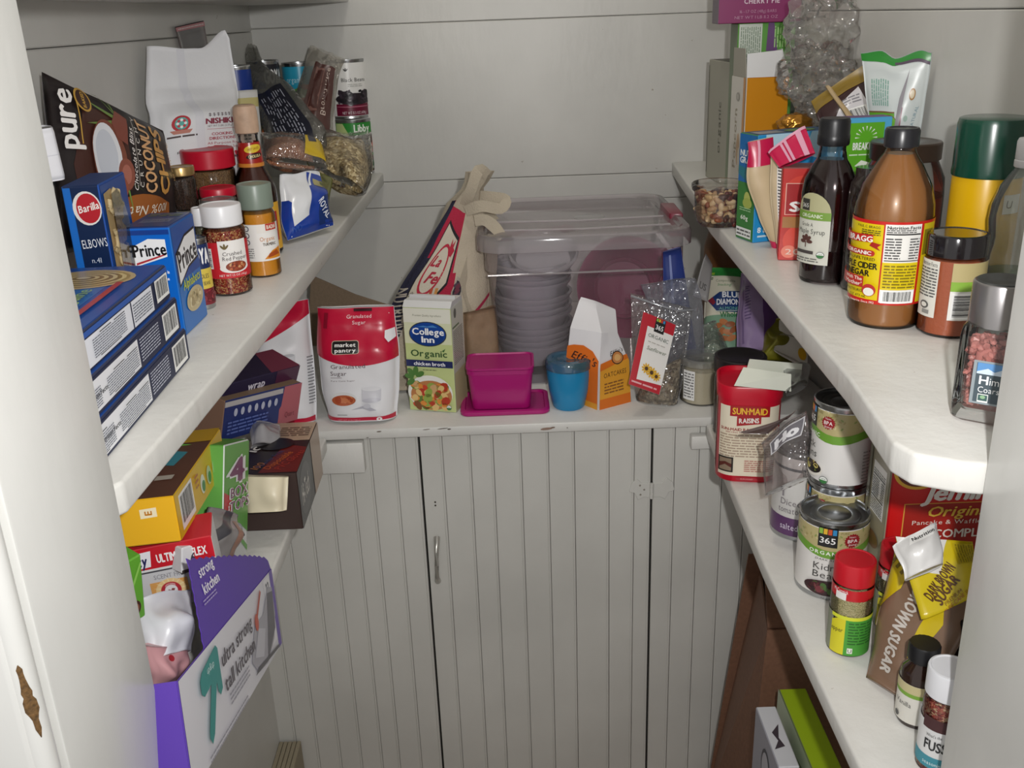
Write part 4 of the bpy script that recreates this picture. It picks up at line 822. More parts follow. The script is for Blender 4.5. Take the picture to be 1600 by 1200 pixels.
# ---- big clear bag of pearl barley
Q = Quad(WY(486, 262, 1.66), WY(574, 302, 1.58), WY(590, 205, 1.78), WY(470, 212, 1.80), .085, thick=((0, .25), (.15, .8), (.45, 1), (.8, .4), (1, .1)), wid=((0, .9), (.4, 1.05), (1, .85)), crease=.008, cs=22, seed=51, nx=20, ny=22, edge=.006)
t = clear_bag('film_bag', 'plump clear bag of pearl barley at the far end of the left middle shelf', Q, m=film('#fbfaf8', .05, .07, .05, crinkle=.012))
Qi = Quad(WY(490, 264, 1.66), WY(572, 300, 1.58), WY(580, 222, 1.76), WY(482, 226, 1.78), .075, thick=((0, .3), (.15, .85), (.5, 1), (1, .3)), wid=((0, .85), (.4, 1.0), (1, .8)), crease=.007, cs=22, seed=51)
o = Qi.build('pearl_barley', t, grain('#6f5c3a', '#a8946a', '#d6c7a0', 230, .6, 1), kind='stuff'); o.location = Qi.org - Q.org
# brown ribbon of a label inside its fold
P = Q.P(); P.poly([(Q.w * .42, Q.h * .86), (Q.w * .60, Q.h * .80), (Q.w * .74, Q.h * .70), (Q.w * .72, Q.h * .64), (Q.w * .56, Q.h * .73), (Q.w * .40, Q.h * .80)], '#453327'); P.build('brown_strip', t)
# small olive green bag under it
Q = Quad(WY(466, 300, 1.55), WY(512, 322, 1.50), WY(520, 280, 1.58), WY(478, 268, 1.62), .04, thick=((0, .3), (.3, 1), (1, .2)), crease=.005, cs=30, seed=55)
t = bag('snack_bag', 'crumpled olive green bag peeping out between the blue bag and the barley', 'bag', Q, mat('#5f6130', .3)); P = Q.P(); pic_blobs(P, Q.w * .05, Q.h * .1, Q.w * .9, Q.h * .9, ['#767a3c', '#44502c', '#8c8a4e'], 20, .006, 7); P.build('printed_front', t, GLOSSY())
# ================================================================ BACK COUNTER
# ---- brown cardboard panel leaning behind the sugar
prof = [WY(478, 600, 1.80), WY(660, 600, 1.84), WY(640, 470, 1.90), WY(612, 466, 1.90), WY(560, 452, 1.89), WY(490, 424, 1.88)]
A_, B__ = prof[0], prof[1]; t = thing('cardboard_sheet', 'bare brown cardboard sheet leaning behind the sugar bags', 'cardboard', ((A_.x + B__.x) / 2, A_.y, ZC))
A_ = Vector((prof[0].x, 1.86, ZC + .0005)); B__ = Vector((prof[1].x, 1.86, ZC + .0005))
bmobj('sheet', prism_bm([(p.x - t.location.x, max(p.z, ZC + .0005) - ZC) for p in (A_, B__, *prof[2:])], .05, .054, .0006, 1, 'y'), mat('#8a7660', .75, bump=.2, scale=200, var=.15), t)
# ---- sugar bags
def sugar(Q, label, second):
    t = bag('sugar_bag', label, 'bag', Q, mat('#e3e3e6', .42, bump=.15, scale=90)); w, h = Q.w, Q.h; P = Q.P(); red = '#c2143a'
    cv = lambda v0, dv: [(w * i / 12, h * (v0 + dv * math.sin(math.pi * i / 12))) for i in range(13)]
    P.poly([(w * .005, h * .995)] + [(w * i / 14 * .99 + .005 * w, h * ((.60 if not second else .66) - (.04 if not second else -.22) * (i / 14) - .075 * math.sin(math.pi * i / 14) * (1 if not second else .1))) for i in range(15)] + [(w * .995, h * .995)], red)
    P.poly([(w * .01, .002)] + [(w * .99, .002), (w * .99, h * .055), (w * .85, h * .045), (w * .15, h * .045), (w * .01, h * .055)], red)
    if not second:
        P.poly(rr(w * .38, h * .67, w * .33, h * .115, .004), '#c9b8a0'); P.poly(rr(w * .38, h * .67, w * .315, h * .105, .0035), '#1e1c1c'); P.text('market', w * .38, h * .692, h * .032, '#f0eeea', w=w * .25, al='c=', bold=.05); P.text('pantry', w * .38, h * .647, h * .032, '#f0eeea', w=w * .25, al='c=', bold=.05)
        P.text('Granulated', w * .55, h * .925, h * .030, '#f2dfe2', w=w * .32, al='c='); P.text('Sugar', w * .55, h * .875, h * .030, '#f2dfe2', w=w * .17, al='c='); P.rect(w * .48, h * .965, w * .72, h * .99, '#3a1a20'); P.rect(w * .10, h * .83, w * .15, h * .96, '#8e0f2a')
        P.text('Granulated', w * .40, h * .505, h * .036, '#55434a', w=w * .42, al='c='); P.text('Sugar', w * .28, h * .445, h * .036, '#55434a', w=w * .20, al='c='); P.rect(w * .18, h * .405, w * .32, h * .409, '#8a7a80'); P.text('Pure Cane Sugar', w * .33, h * .38, h * .012, '#7a6a70', w=w * .30, al='c=')
        P.ell(w * .32, h * .215, w * .17, h * .062, '#dadada', n=24); P.ell(w * .32, h * .205, w * .155, h * .047, '#b05a38', n=24); pic_blobs(P, w * .19, h * .17, w * .46, h * .245, ['#c4744a', '#a2482c', '#d48a58'], 12, .005, 3)
        P.rect(w * .56, h * .20, w * .80, h * .30, '#c9c9d0'); P.ell(w * .68, h * .30, w * .12, h * .02, '#dcdce0'); P.ell(w * .68, h * .20, w * .12, h * .02, '#bdbdc6'); P.poly([(w * .40, h * .12), (w * .6, h * .16), (w * .75, h * .11), (w * .66, h * .105), (w * .56, h * .13)], '#b4b4be'); P.ell(w * .62, h * .15, w * .05, h * .02, '#c8c8d0'); P.rect(w * .2, h * .075, w * .34, h * .079, '#3a3a3a')
        P.text('NET WT 4 LB (1.81kg)', w * .35, h * .025, h * .016, '#e49aa8', w=w * .32, al='c='); P.ell(w * .78, h * .027, w * .04, h * .02, '#f2f0f0'); P.ell(w * .78, h * .027, w * .012, h * .006, '#c2143a')
        P.poly([(w * .87, h * .80), (w * .99, h * .82), (w * .99, h * .74), (w * .90, h * .70), (w * .86, h * .74)], '#e6e4e8')
    else:
        P.poly([(w * .53, h * .36), (w * .70, h * .36), (w * .72, h * .58), (w * .51, h * .58)], '#cfd0d4'); P.ell(w * .615, h * .58, w * .105, h * .018, '#e8e8ea'); P.ell(w * .615, h * .57, w * .09, h * .013, '#b9babf'); P.poly([(w * .54, h * .36), (w * .69, h * .36), (w * .70, h * .50), (w * .53, h * .50)], '#dfe0e4')
        P.text('the tasty choice', w * .18, h * .50, h * .022, '#6a5a60', w=w * .42, al='c='); P.lines(w * .9, h * .15, w * .99, h * .55, 16, '#8a8a8e', 6)
    P.build('printed_front', t, GLOSSY()); return t
def rr(cx, cy, w, h, r): return rrect(w, h, r, 4, cx, cy)
Q = Quad(WZ(512, 653, ZC), WZ(622, 649, ZC), WY(616, 478, 1.50), WY(496, 480, 1.50), .075, thick=((0, .85), (.08, 1), (.6, 1), (.85, .6), (1, .25)), wid=((0, .97), (.3, 1.08), (.6, 1.1), (1, 1)), crease=.005, cs=18, seed=61, nx=22, ny=26, pw=4, back=1.6, edge=.002)
sugar(Q, 'red and white bag of granulated sugar with black logo, standing on the counter at left', False)
Q = Quad(WZ(392, 664, ZC), WZ(494, 656, ZC), WY(482, 466, 1.52), WY(402, 480, 1.50), .075, thick=((0, .85), (.08, 1), (.6, 1), (.85, .6), (1, .25)), wid=((0, 1), (.3, 1.06), (1, 1)), crease=.005, cs=16, seed=64, nx=22, ny=24, pw=4, back=1.4, edge=.002)
sugar(Q, 'second sugar bag with a drinking glass picture, half hidden behind the left shelf', True)
# ---- broth carton
A = WZ(641, 640, ZC); B_ = WZ(713, 645, ZC); wv = (B_ - A); w_ = wv.length; rz = math.atan2(wv.y, wv.x); d_ = .062; nrm = Vector((-math.sin(rz), math.cos(rz), 0))
h_ = WY(672, 478, A.y).z - ZC; t = thing('broth_carton', 'tall green and white chicken broth carton with blue oval logo, beside the sugar', 'carton', (A + B_) / 2 + nrm * d_ / 2, rz)
b = Box(w_, d_, h_); b.shell('carton', t, {'*': '#c6cf96', 'T': '#dcdcd8', 'R': '#d3d4cc'})
P = b.P('F'); w, h = w_, h_; P.rect(.0005, .001, w - .0005, h * .66, '#c3cf8e'); P.rect(.0005, h * .66, w - .0005, h - .001, '#d8dcb9'); P.rect(.0005, h * .86, w - .0005, h - .001, '#e4e4d6')
P.text('Premium Quality Ingredients', w * .5, h * .93, h * .018, '#7a7a60', w=w * .6, al='c=', it=.2); P.ell(w * .5, h * .755, w * .395, h * .118, '#3a3a30', n=32); P.ell(w * .5, h * .755, w * .375, h * .110, '#16479a', n=32); P.ell(w * .5, h * .72, w * .33, h * .07, '#123a80', n=28); P.poly([(w * .28, h * .82), (w * .42, h * .835), (w * .5, h * .828), (w * .62, h * .842), (w * .72, h * .82)], '#4a86c8')
P.text('College', w * .51, h * .78, h * .062, '#f4f6f8', w=w * .66, al='c=', bold=.045); P.text('Inn', w * .50, h * .705, h * .058, '#f4f6f8', w=w * .26, al='c=', bold=.045)
P.text('Organic', w * .5, h * .572, h * .062, '#3a5a34', w=w * .76, al='c=', bold=.03); P.poly([(w * .78, h * .60), (w * .86, h * .625), (w * .82, h * .59)], '#3a6a34'); P.rect(.0005, h * .44, w - .0005, h * .505, '#232c5c'); P.text('chicken broth', w * .5, h * .472, h * .034, '#f0f2f6', w=w * .66, al='c=', bold=.04); P.lines(w * .35, h * .405, w * .65, h * .42, 1, '#6a7050', 3)
P.ell(w * .48, h * .19, w * .48, h * .17, '#e6e6de', n=30); P.ell(w * .5, h * .165, w * .44, h * .145, '#b87a4a', n=30)
pic_blobs(P, w * .04, h * .015, w * .92, h * .31, ['#c8452c', '#d9883a', '#5f7a35', '#c9a070', '#b03a24', '#dab878', '#7a4a28', '#8ea24a'], 70, .0075, 8)
for a in (30, 80, 130, 170, 220): P.ell(w * .18 + .010 * math.cos(R(a)), h * .335 + .012 * math.sin(R(a)), .008, .0045, '#4f7a3a', a)
usda(P, w * .87, h * .055, w * .055); P.build('printed_front', t, GLOSSY())
P = b.P('R'); P.rect(.001, .001, d_ - .001, h - .001, '#d0d2c6'); P.lines(.006, h * .45, d_ - .008, h * .78, 18, '#5c5e56', 4); P.rect(.004, h * .80, d_ * .6, h * .815, '#4a6a3c'); P.rect(.001, .001, d_ - .001, h * .38, '#c9c79a'); P.ell(d_ * .3, h * .93, .006, .008, '#6a6c64'); P.build('printed_side', t, GLOSSY())
# sloped foil top with its pressed fin
loft('gable', [[(-w / 2, -d_ / 2, h), (w / 2, -d_ / 2, h), (w / 2, d_ / 2, h), (-w / 2, d_ / 2, h)], [(-w / 2, -d_ / 2 + .010, h + .009), (w / 2, -d_ / 2 + .010, h + .009), (w / 2, d_ / 2 - .004, h + .006), (-w / 2, d_ / 2 - .004, h + .006)]], mat('#d5d5d4', .3), t, cap0=False)
bmobj('fin', box_bm(-w / 2 + .001, w / 2 - .001, -.0012, .0012, h + .0065, h + .0125, .0005), mat('#c9c9c9', .25), t)
# ---- rice sack with handle
Q = Quad(WZ(560, 608, ZC), WZ(752, 598, ZC), WY(755, 308, 1.68), WY(704, 314, 1.66), .10, thick=((0, .8), (.1, 1), (.45, .95), (.8, .55), (1, .30)), wid=((0, .95), (.3, 1.15), (.55, 1.22), (.8, 1.08), (1, .9)), crease=.007, cs=13, seed=71, nx=26, ny=34, pw=2.6, front=.9, back=.5)
def sackc(a, b, s_):
    if s_ > 0: return '#b9ad9a'
    if b < .30: return '#b9ad9a'
    if a < .10 + (1 - b) * .12: return '#23233a'
    return '#a81d3c' if (a < .62 - .10 * b and b > .38) else '#b9ad9a'
t = bag('rice_sack', 'big burlap rice sack with red panel and cloth handle, leaning behind the broth carton', 'sack', Q, mat('ATTR', .85, bump=.7, scale=420, key='burlap'), sackc)
w, h = Q.w, Q.h; bm_ = mat('ATTR', .85, bump=.5, scale=420, key='burlap2'); P = Q.P()
P.poly([(w * .11, h * .60), (w * .22, h * .90), (w * .52, h * .80), (w * .50, h * .56), (w * .30, h * .42), (w * .10, h * .46)], '#1e1a20'); P.poly([(w * .125, h * .60), (w * .23, h * .88), (w * .50, h * .785), (w * .48, h * .57), (w * .30, h * .44), (w * .115, h * .475)], '#c4bbaa')
P.ell(w * .30, h * .64, w * .125, h * .135, '#b0253c', -8, 28); P.ell(w * .30, h * .64, w * .105, h * .118, '#c9c0b0', -8, 28); P.text('La', w * .285, h * .685, h * .052, '#a8243a', w=w * .12, al='c=', rot=-12, bold=.06, it=.2); P.text('Fe', w * .305, h * .60, h * .056, '#a8243a', w=w * .13, al='c=', rot=-12, bold=.06, it=.2)
P.poly([(w * .40, h * .72), (w * .37, h * .76), (w * .40, h * .755), (w * .415, h * .80), (w * .435, h * .765), (w * .475, h * .79), (w * .46, h * .75), (w * .49, h * .735), (w * .45, h * .70)], '#b0253c')
for k in range(2): P.rect(w * (.33 + k * .055), h * .475, w * (.36 + k * .055), h * .545, ('#b04a30', '#c48a4a')[k])
P.text('SINCE 1968', w * .17, h * .50, h * .020, '#2a2630', w=w * .16, al='c=', rot=-62); P.text('NUTRITIVE', w * .09, h * .42, h * .05, '#b9b0a4', w=h * .26, al='c=', rot=-78, bold=.04)
P.poly([(w * .56, h * .52), (w * .60, h * .60), (w * .66, h * .58), (w * .68, h * .52), (w * .64, h * .44), (w * .58, h * .46)], '#a39b90'); P.poly([(w * .575, h * .52), (w * .605, h * .58), (w * .65, h * .565), (w * .665, h * .52), (w * .635, h * .455), (w * .59, h * .47)], '#28222c'); pic_blobs(P, w * .585, h * .47, w * .66, h * .57, ['#4a3a48', '#6a3040'], 8, .005, 4)
P.poly([(w * .52, h * .30), (w * .75, h * .36), (w * .98, h * .50), (w * .98, h * .48), (w * .76, h * .335), (w * .52, h * .27)], '#a02445')
P.build('printed_front', t, bm_)
bl = mat('#b3a895', .85, bump=.6, scale=420); L0 = Q.org
def strap(name, pts, wd, parent, m, th=.0015):
    """flat cloth band along (pixel x, pixel y, Y) points"""
    C = [Vector(WY(*p)) - L0 for p in pts]; V = []; Fc = []
    D = []
    for i in range(len(C) - 1):
        for k in range(4):
            f = k / 4; p0 = C[max(i - 1, 0)]; p1 = C[i]; p2 = C[i + 1]; p3 = C[min(i + 2, len(C) - 1)]
            D.append(.5 * ((2 * p1) + (p2 - p0) * f + (2 * p0 - 5 * p1 + 4 * p2 - p3) * f * f + (3 * p1 - p0 - 3 * p2 + p3) * f ** 3))
    D.append(C[-1]); rings = []
    for i, p in enumerate(D):
        d = (D[min(i + 1, len(D) - 1)] - D[max(i - 1, 0)]).normalized(); n_ = Vector((0, -1, .2)).normalized(); s_ = d.cross(n_).normalized(); n_ = s_.cross(d); w2 = wd / 2 * (1 + .15 * noise.noise(p * 40))
        rings.append([p - s_ * w2 - n_ * th, p + s_ * w2 - n_ * th, p + s_ * w2 + n_ * th, p - s_ * w2 + n_ * th])
    return loft(name, rings, m, parent, smooth=60)
# gathered neck standing above the bag
loft('gathered_neck', [[Vector(WY(px, py, Y)) - L0 + Vector((rx * math.cos(a) * (1 + .18 * math.sin(5 * a)), ry * math.sin(a), 0)) for a in [2 * math.pi * i / 20 for i in range(20)]] for px, py, Y, rx, ry in ((733, 345, 1.68, .046, .03), (728, 318, 1.67, .030, .022), (738, 295, 1.66, .017, .014), (745, 283, 1.66, .019, .013), (750, 268, 1.66, .022, .012))], bl, t, smooth=60)
strap('handle', [(722, 330, 1.655), (735, 300, 1.64), (748, 266, 1.64), (762, 274, 1.65)], .018, t, bl)
strap('handle', [(728, 330, 1.635), (752, 322, 1.625), (782, 326, 1.63), (790, 312, 1.64), (768, 308, 1.65), (742, 306, 1.66)], .018, t, bl)
strap('handle', [(742, 345, 1.62), (758, 344, 1.615), (774, 356, 1.61), (786, 372, 1.60)], .018, t, bl)
loft('cloth_side', [[Vector(WY(px, py, Y)) - L0 for px, py, Y in r_] for r_ in (((745, 352, 1.66), (780, 352, 1.70), (776, 340, 1.76), (745, 340, 1.76)), ((718, 440, 1.60), (776, 430, 1.66), (776, 420, 1.76), (730, 420, 1.76)), ((736, 500, 1.59), (772, 480, 1.64), (772, 470, 1.76), (736, 480, 1.76)))], bl, t, smooth=50)
# ---- crumpled brown paper bag beside the tub
Q = Quad(WZ(722, 608, ZC), WZ(783, 604, ZC), WY(775, 478, 1.62), WY(722, 488, 1.60), .07, thick=((0, 1), (1, .7)), crease=.006, cs=26, seed=75, pw=5)
t = bag('paper_bag', 'creased brown paper bag between the rice sack and the clear tub', 'bag', Q, mat('#8d735a', .7, bump=.5, scale=90, var=.15))
# ---- clear storage tub
tz = ZC; Ltop = .245
A = WY(742, 385, 1.55); B_ = WY(1085, 366, 1.56)
cx = (A.x + B_.x) / 2; Wt = B_.x - A.x; zt = (A.z + B_.z) / 2; Dt = .36; y0 = 1.55; cy = y0 + Dt / 2
t = thing('storage_tub', 'clear plastic storage tub with latched lid, full of stacked containers, at the counter centre', 'tub', (cx, cy, ZC), R(.6))
H_ = zt - ZC; fmT = film('#fbf6fa', .015, .06, .15, fresnel=1.2); lidf = film('#f6f2f4', .02, .08, .34, fresnel=1.2)
def rring(w, d, r, z, n=5): return [(x, y, z) for x, y in rrect(w, d, r, n)]
loft('tub_wall', [rring(Wt * .80, Dt * .76, .03, .002), rring(Wt * .82, Dt * .78, .035, .006), rring(Wt * .90, Dt * .90, .035, H_ * .78), rring(Wt * .93, Dt * .93, .035, H_ * .80), rring(Wt * .93, Dt * .93, .035, H_ * .97)], fmT, t, True, False)
lz = H_
loft('lid', [rring(Wt * .98, Dt * .97, .04, lz - .018), rring(Wt * 1.0, Dt, .045, lz - .016), rring(Wt * 1.0, Dt, .045, lz + .004), rring(Wt * .985, Dt * .985, .045, lz + .010), rring(Wt * .93, Dt * .93, .045, lz + .011), rring(Wt * .90, Dt * .90, .05, lz + .004), rring(Wt * .86, Dt * .86, .05, lz + .004), rring(Wt * .82, Dt * .80, .05, lz + .008)], lidf, t, False, True)
for yy in (-.05, -.12): tube('lid_rib', [(-Wt * .41, yy, lz + .0095), (0, yy - .012, lz + .0098), (Wt * .41, yy, lz + .0095)], .0016, lidf, t, 6)
lathe('lid_boss', [(0, 0), (.027, 0), (.024, .0006), (0, .0006)], film('#f2eff0', .06, .1, .6), t, 28).location = (.02, -.03, lz + .0085)
mr = mat('#7a2438', .3)
for sx in (-1, 1):
    bmobj('latch', prism_bm([(sx * (Wt * .44), -.05), (sx * (Wt * .505), -.055), (sx * (Wt * .512), .045), (sx * (Wt * .44), .05)][::sx], lz - .028, lz + .014, .003, 2), mr, t, 40, label='maroon lid latch')
bmobj('front_ledge', box_bm(Wt * -.455, Wt * .455, -Dt * .49, -Dt * .47, H_ * .79, H_ * .80, .001), lidf, t)
# things inside the tub
zb = ZC + .010; ORD = ['topmost', 'second', 'third', 'fourth', 'fifth', 'sixth', 'seventh', 'eighth', 'ninth', 'tenth', 'eleventh', 'twelfth', 'thirteenth', 'fourteenth', 'fifteenth']
PL = film('#fdfdff', .02, .10, .38, fresnel=1.25)
def deli(x, y, z, rr_, n, hh, label, tilt=0):
    q = thing('deli_container', label, 'container', (x, y, z), 0, 'stacked clear deli containers in the tub'); q.rotation_euler = (R(tilt), 0, 0)
    lathe('cup', [(rr_ * .80, .001), (rr_ * .82, 0), (rr_ * .96, hh - .006), (rr_, hh - .005), (rr_ * 1.035, hh), (rr_ * 1.035, hh + .0016), (rr_ * .96, hh + .0016), (rr_ * .93, hh - .005), (rr_ * .80, .004), (0, .004)], PL, q, 32, caps=(True, False)); return q
A = WY(835, 560, 1.70); zc = zb
for k in range(15):
    hh = .026 if k % 5 else .038
    deli(A.x + .002 * math.sin(k * 2.1), 1.71 + .002 * math.cos(k * 1.7), zc, .068 + .0015 * math.sin(k * 2.3), k, hh, ('clear deli container, %s from the top of the nested stack inside the tub' % ORD[14 - k]) if k < 14 else 'clear deli container at the top of the nested stack inside the tub'); zc += .0112
for k in range(4):
    deli(A.x + .02, 1.72 - k * .010, zc + .004 + k * .005, .060, k, .02, 'clear deli lid, %s of four tipped over the container stack' % ('lowest', 'second from bottom', 'third from bottom', 'highest')[k], 14 + k * 4)
B1 = WY(985, 470, 1.78)
t = thing('mixing_bowl', 'large plum purple plastic bowl standing on edge inside the clear tub', 'bowl', (B1.x - .012, 1.78, ZC + .116)); t.rotation_euler = (R(72), 0, R(4)); t.scale = (.86,) * 3; pb = mat('#7c2048', .3)
lathe('bowl', [(0, -.022), (.05, -.022), (.06, -.016), (.095, .03), (.108, .034), (.110, .038), (.104, .038), (.092, .032), (.058, -.010), (0, -.014)], pb, t, 48, 40)
lathe('inner_ring', [(.060, .0), (.066, .004), (.068, .001), (.062, -.006)], pb, t, 48, 40, caps=(False, False))
t = thing('plastic_tray', 'dark magenta plastic lid lying over the deli stack inside the tub', 'lid', (A.x + .01, 1.82, zb + .205)); t.rotation_euler = (R(-8), R(-6), 0)
bmobj('lid', prism_bm(rrect(.15, .13, .03, 5), 0, .006, .002, 2), pb, t, 40)
# ---- magenta box on its lid
mg = mat('#a8156e', .3)
ML = [WZ(720, 652, ZC), WZ(860, 655, ZC)]; wl = .118; lx = (ML[0].x + ML[1].x) / 2; ly = ML[0].y
t = thing('plastic_tray', 'flat magenta plastic lid lying on the counter under the magenta box', 'lid', (lx, ly + .048, ZC)); wl = (ML[1] - ML[0]).length
loft('lid', [rring(wl * .97, .094, .012, 0), rring(wl, .098, .014, .002), rring(wl, .098, .014, .006), rring(wl * .96, .092, .012, .008), rring(wl * .90, .084, .010, .008), rring(wl * .88, .080, .010, .005)], mg, t)
A = WY(732, 640, ly + .010); B_ = WY(836, 638, ly + .010); bwid = (B_.x - A.x); hb = WY(785, 578, ly + .010).z - ZC - .006
t = thing('storage_box', 'small magenta plastic box standing on the magenta lid', 'box', ((A.x + B_.x) / 2, ly + .010 + .036, ZC + .0055), R(-1))
loft('box_wall', [rring(bwid * .86, .064, .010, .001), rring(bwid * .88, .066, .011, .003), rring(bwid * .97, .074, .012, hb - .008), rring(bwid, .078, .013, hb - .007), rring(bwid, .078, .013, hb), rring(bwid * .95, .072, .012, hb), rring(bwid * .93, .070, .012, hb - .007), rring(bwid * .86, .062, .010, .004)], mg, t)
loft('lid', [rring(bwid * .99, .077, .012, hb + .0003), rring(bwid * 1.02, .080, .013, hb + .001), rring(bwid * 1.02, .080, .013, hb + .004), rring(bwid * .96, .074, .012, hb + .0045), rring(bwid * .92, .070, .010, hb + .0025)], mg, t)
# ---- teal cup
x, y, z, r, h = cylp(860, 918, 645, 583, ZC)
R1 = r * 1.16
t = thing('snack_cup', 'small bright blue round cup with a clear flip lid', 'cup', (x, y, ZC))
bl_ = mat('#1f86b8', .3)
lathe('cup', [(0, .001), (r * .78, 0), (r * .86, .003), (r * 1.06, h * .45), (R1, h * .85), (R1 * .99, h), (R1 * .95, h), (R1 * .95, h * .9), (0, h * .9)], bl_, t, 40)
lathe('lid', [(R1 * .99, h + .0006), (R1 * 1.06, h + .0006), (R1 * 1.07, h + .004), (R1 * 1.05, h + .012), (R1 * .98, h + .016), (R1 * .75, h + .017), (R1 * .70, h + .014), (R1 * .3, h + .013), (R1 * .2, h + .011), (0, h + .011)], film('#86c3de', .10, .07, .35), t, 40, caps=(False, False))
# ---- Effie's bag
A = WZ(882, 628, ZC); B_ = WZ(935, 640, ZC); D_ = WZ(985, 628, ZC)
C0 = WZ(935, 640, ZC)
t = thing('paper_bag', 'white and orange corn cookie bag with crimped top, beside the blue cup', 'bag', C0 + Vector((0, .03, 0)))
o_ = t.location
def rel(p): return Vector(p) - o_
hz = [0, .25, .47, .70, 1.0]
def wedge(px): return [rel(p) for p in px]
zr = lambda px, py, Y: WY(px, py, Y)
E_ = [(WZ(884, 620, ZC), WZ(935, 640, ZC), WZ(984, 627, ZC)), (WY(886, 560, 1.50), WY(936, 575, 1.465), WY(981, 562, 1.50)), (WY(891, 512, 1.51), WY(940, 520, 1.48), WY(965, 520, 1.51)), (WY(905, 470, 1.535), WY(930, 474, 1.53), WY(962, 486, 1.54)), (WY(908, 464, 1.54), WY(930, 470, 1.537), WY(961, 483, 1.543))]
Nq = 8; V = []; 
def lr(a, b, f): return a + (b - a) * f
def lev(v):
    q = v * (len(E_) - 1); i = min(int(q), len(E_) - 2); f = q - i; return [E_[i][k].lerp(E_[i + 1][k], f) for k in range(3)]
rings = []
for j in range(17):
    a, c, b_ = lev(j / 16); back = (a + b_) * .5 + ((a + b_) * .5 - c) * (1 - j / 16) * .9 + Vector((0, .002, 0)); ring = []
    for p, q in ((a, c), (c, b_), (b_, back), (back, a)):
        for k in range(6):
            f = k / 6; w_ = p.lerp(q, f); ring.append(rel(w_) + Vector((0, .0022 * noise.noise(Vector((f * 5, j * .45, 3 + hash((round(p.x, 3) * 1000) % 7) % 5 * 0))) * (1 if 0 < f < 1 else 0), 0)))
    rings.append(ring)
loft('bag', rings, mat('#e4e3e6', .5, bump=.15, scale=80), t, smooth=28)
def ES(face):
    def S(u, v, off):
        a, c, b_ = lev(max(0, min(1, v)) ); p, q = (a, c) if face == 'L' else (c, b_); n_ = (q - p).cross(Vector((0, 0, 1))).normalized(); return rel(p.lerp(q, u)) + n_ * (.0028 + off * .6)
    return S
us_ = fr(0, 1, 6); vs_ = fr(0, 1, 24)
P = Print(ES('L'), us_, vs_); P.poly([(0, 0), (1, 0), (1, .30), (.8, .36), (.5, .39), (.2, .38), (0, .36)], '#d96a14'); P.rect(0, 0, 1, .035, '#e39a2a'); P.build('orange_side', t)
P = Print(ES('R'), us_, vs_); P.poly([(0, 0), (1, 0), (1, .30), (.55, .28), (0, .27)], '#e2a030'); P.rect(0, 0, 1, .06, '#d9701c'); P.poly([(0, .23), (1, .27), (1, .31), (.5, .30), (0, .28)], '#d9701c'); P.ell(.62, .30, .22, .055, '#3a2a20'); P.ell(.62, .30, .19, .047, '#c8844a'); P.ell(.62, .30, .12, .028, '#e0b070'); P.build('orange_front', t)
SL, SR = ES('L'), ES('R')
P = Print(lambda u, v, o: SL(u * 18, v * 4.6, o + .0004), None, None); P.text("Effie's", .030, .064, .0125, '#3a1c14', w=.042, al='c=', rot=-8, it=.3, bold=.02); P.build('lettering', t)
P = Print(lambda u, v, o: SR(u * 18, v * 4.6, o + .0004), None, None); P.text('OATCAKES', .028, .043, .006, '#4a2c18', w=.042, al='c='); P.text("Effie's", .034, .076, .008, '#2a1c18', w=.03, al='c=', rot=10, it=.3); P.lines(.008, .018, .044, .034, 4, '#8a5a28', 3); P.build('lettering', t)
# ---- rest of the counter, right half
# sunflower seeds: clear bag with a red and white card label
Q = Quad(WZ(990, 622, ZC), WZ(1062, 632, ZC), WY(1082, 482, 1.50), WY(985, 458, 1.52), .06, thick=((0, .7), (.12, 1), (.4, .85), (.7, .35), (1, .03)), wid=((0, .9), (.2, 1.0), (1, 1)), crease=.004, cs=20, seed=81, nx=18, ny=22)
t = bag('seed_bag', 'clear zip bag of sunflower seeds with a tilted red and white label', 'bag', Q, film('#f3f2f0', .05, .08, .12, crinkle=.01))
Qi = Quad(WZ(994, 620, ZC), WZ(1058, 630, ZC), WY(1064, 560, 1.49), WY(1010, 585, 1.50), .05, thick=((0, .7), (.2, 1), (.7, .8), (1, .2)), crease=.003, cs=26, seed=82)
o = Qi.build('sunflower_seeds', t, grain('#5d5040', '#8a7c66', '#b5a88f', 260, .6, 1), kind='stuff'); o.location = Qi.org - Q.org
L = Quad(WY(982, 600, 1.425), WY(1030, 617, 1.425), WY(1056, 508, 1.475), WY(1005, 487, 1.47), .001, thick=((0, 1), (1, 1)), crease=.0004, seed=83, nx=8, ny=8, cs=20)
o = L.build('card_label', t, mat('#e6e3e0', .4)); o.location = L.org - Q.org; w, h = L.w, L.h; P = L.P(); red = '#b81c2c'
P.poly([(0, 0), (w * .99, 0), (w * .99, h * .13), (w * .2, h * .10), (w * .2, h * .84), (w * .99, h * .84), (w * .99, h), (0, h)], red); P.poly([(w * .2, h * .10), (w * .99, h * .13), (w * .99, h * .84), (w * .2, h * .84)], '#e8e6e2')
P.rect(w * .40, h * .80, w * .70, h * .99, '#1b1b1b'); P.text('365', w * .55, h * .87, h * .065, '#f2f2f2', w=w * .22, al='c=', bold=.02); 
for k, c in enumerate(('#8ab84a', '#e0b030', '#c83a2a', '#3a8ac0')): P.rect(w * (.42 + k * .065), h * .945, w * (.475 + k * .065), h * .985, c)
P.text('ORGANIC', w * .58, h * .73, h * .050, '#4a5a50', w=w * .62, al='c='); P.lines(w * .3, h * .63, w * .85, h * .66, 1, '#b9b5ae', 3); P.text('Sunflower', w * .60, h * .56, h * .052, '#4a5a3c', w=w * .60, al='c=', it=.25)
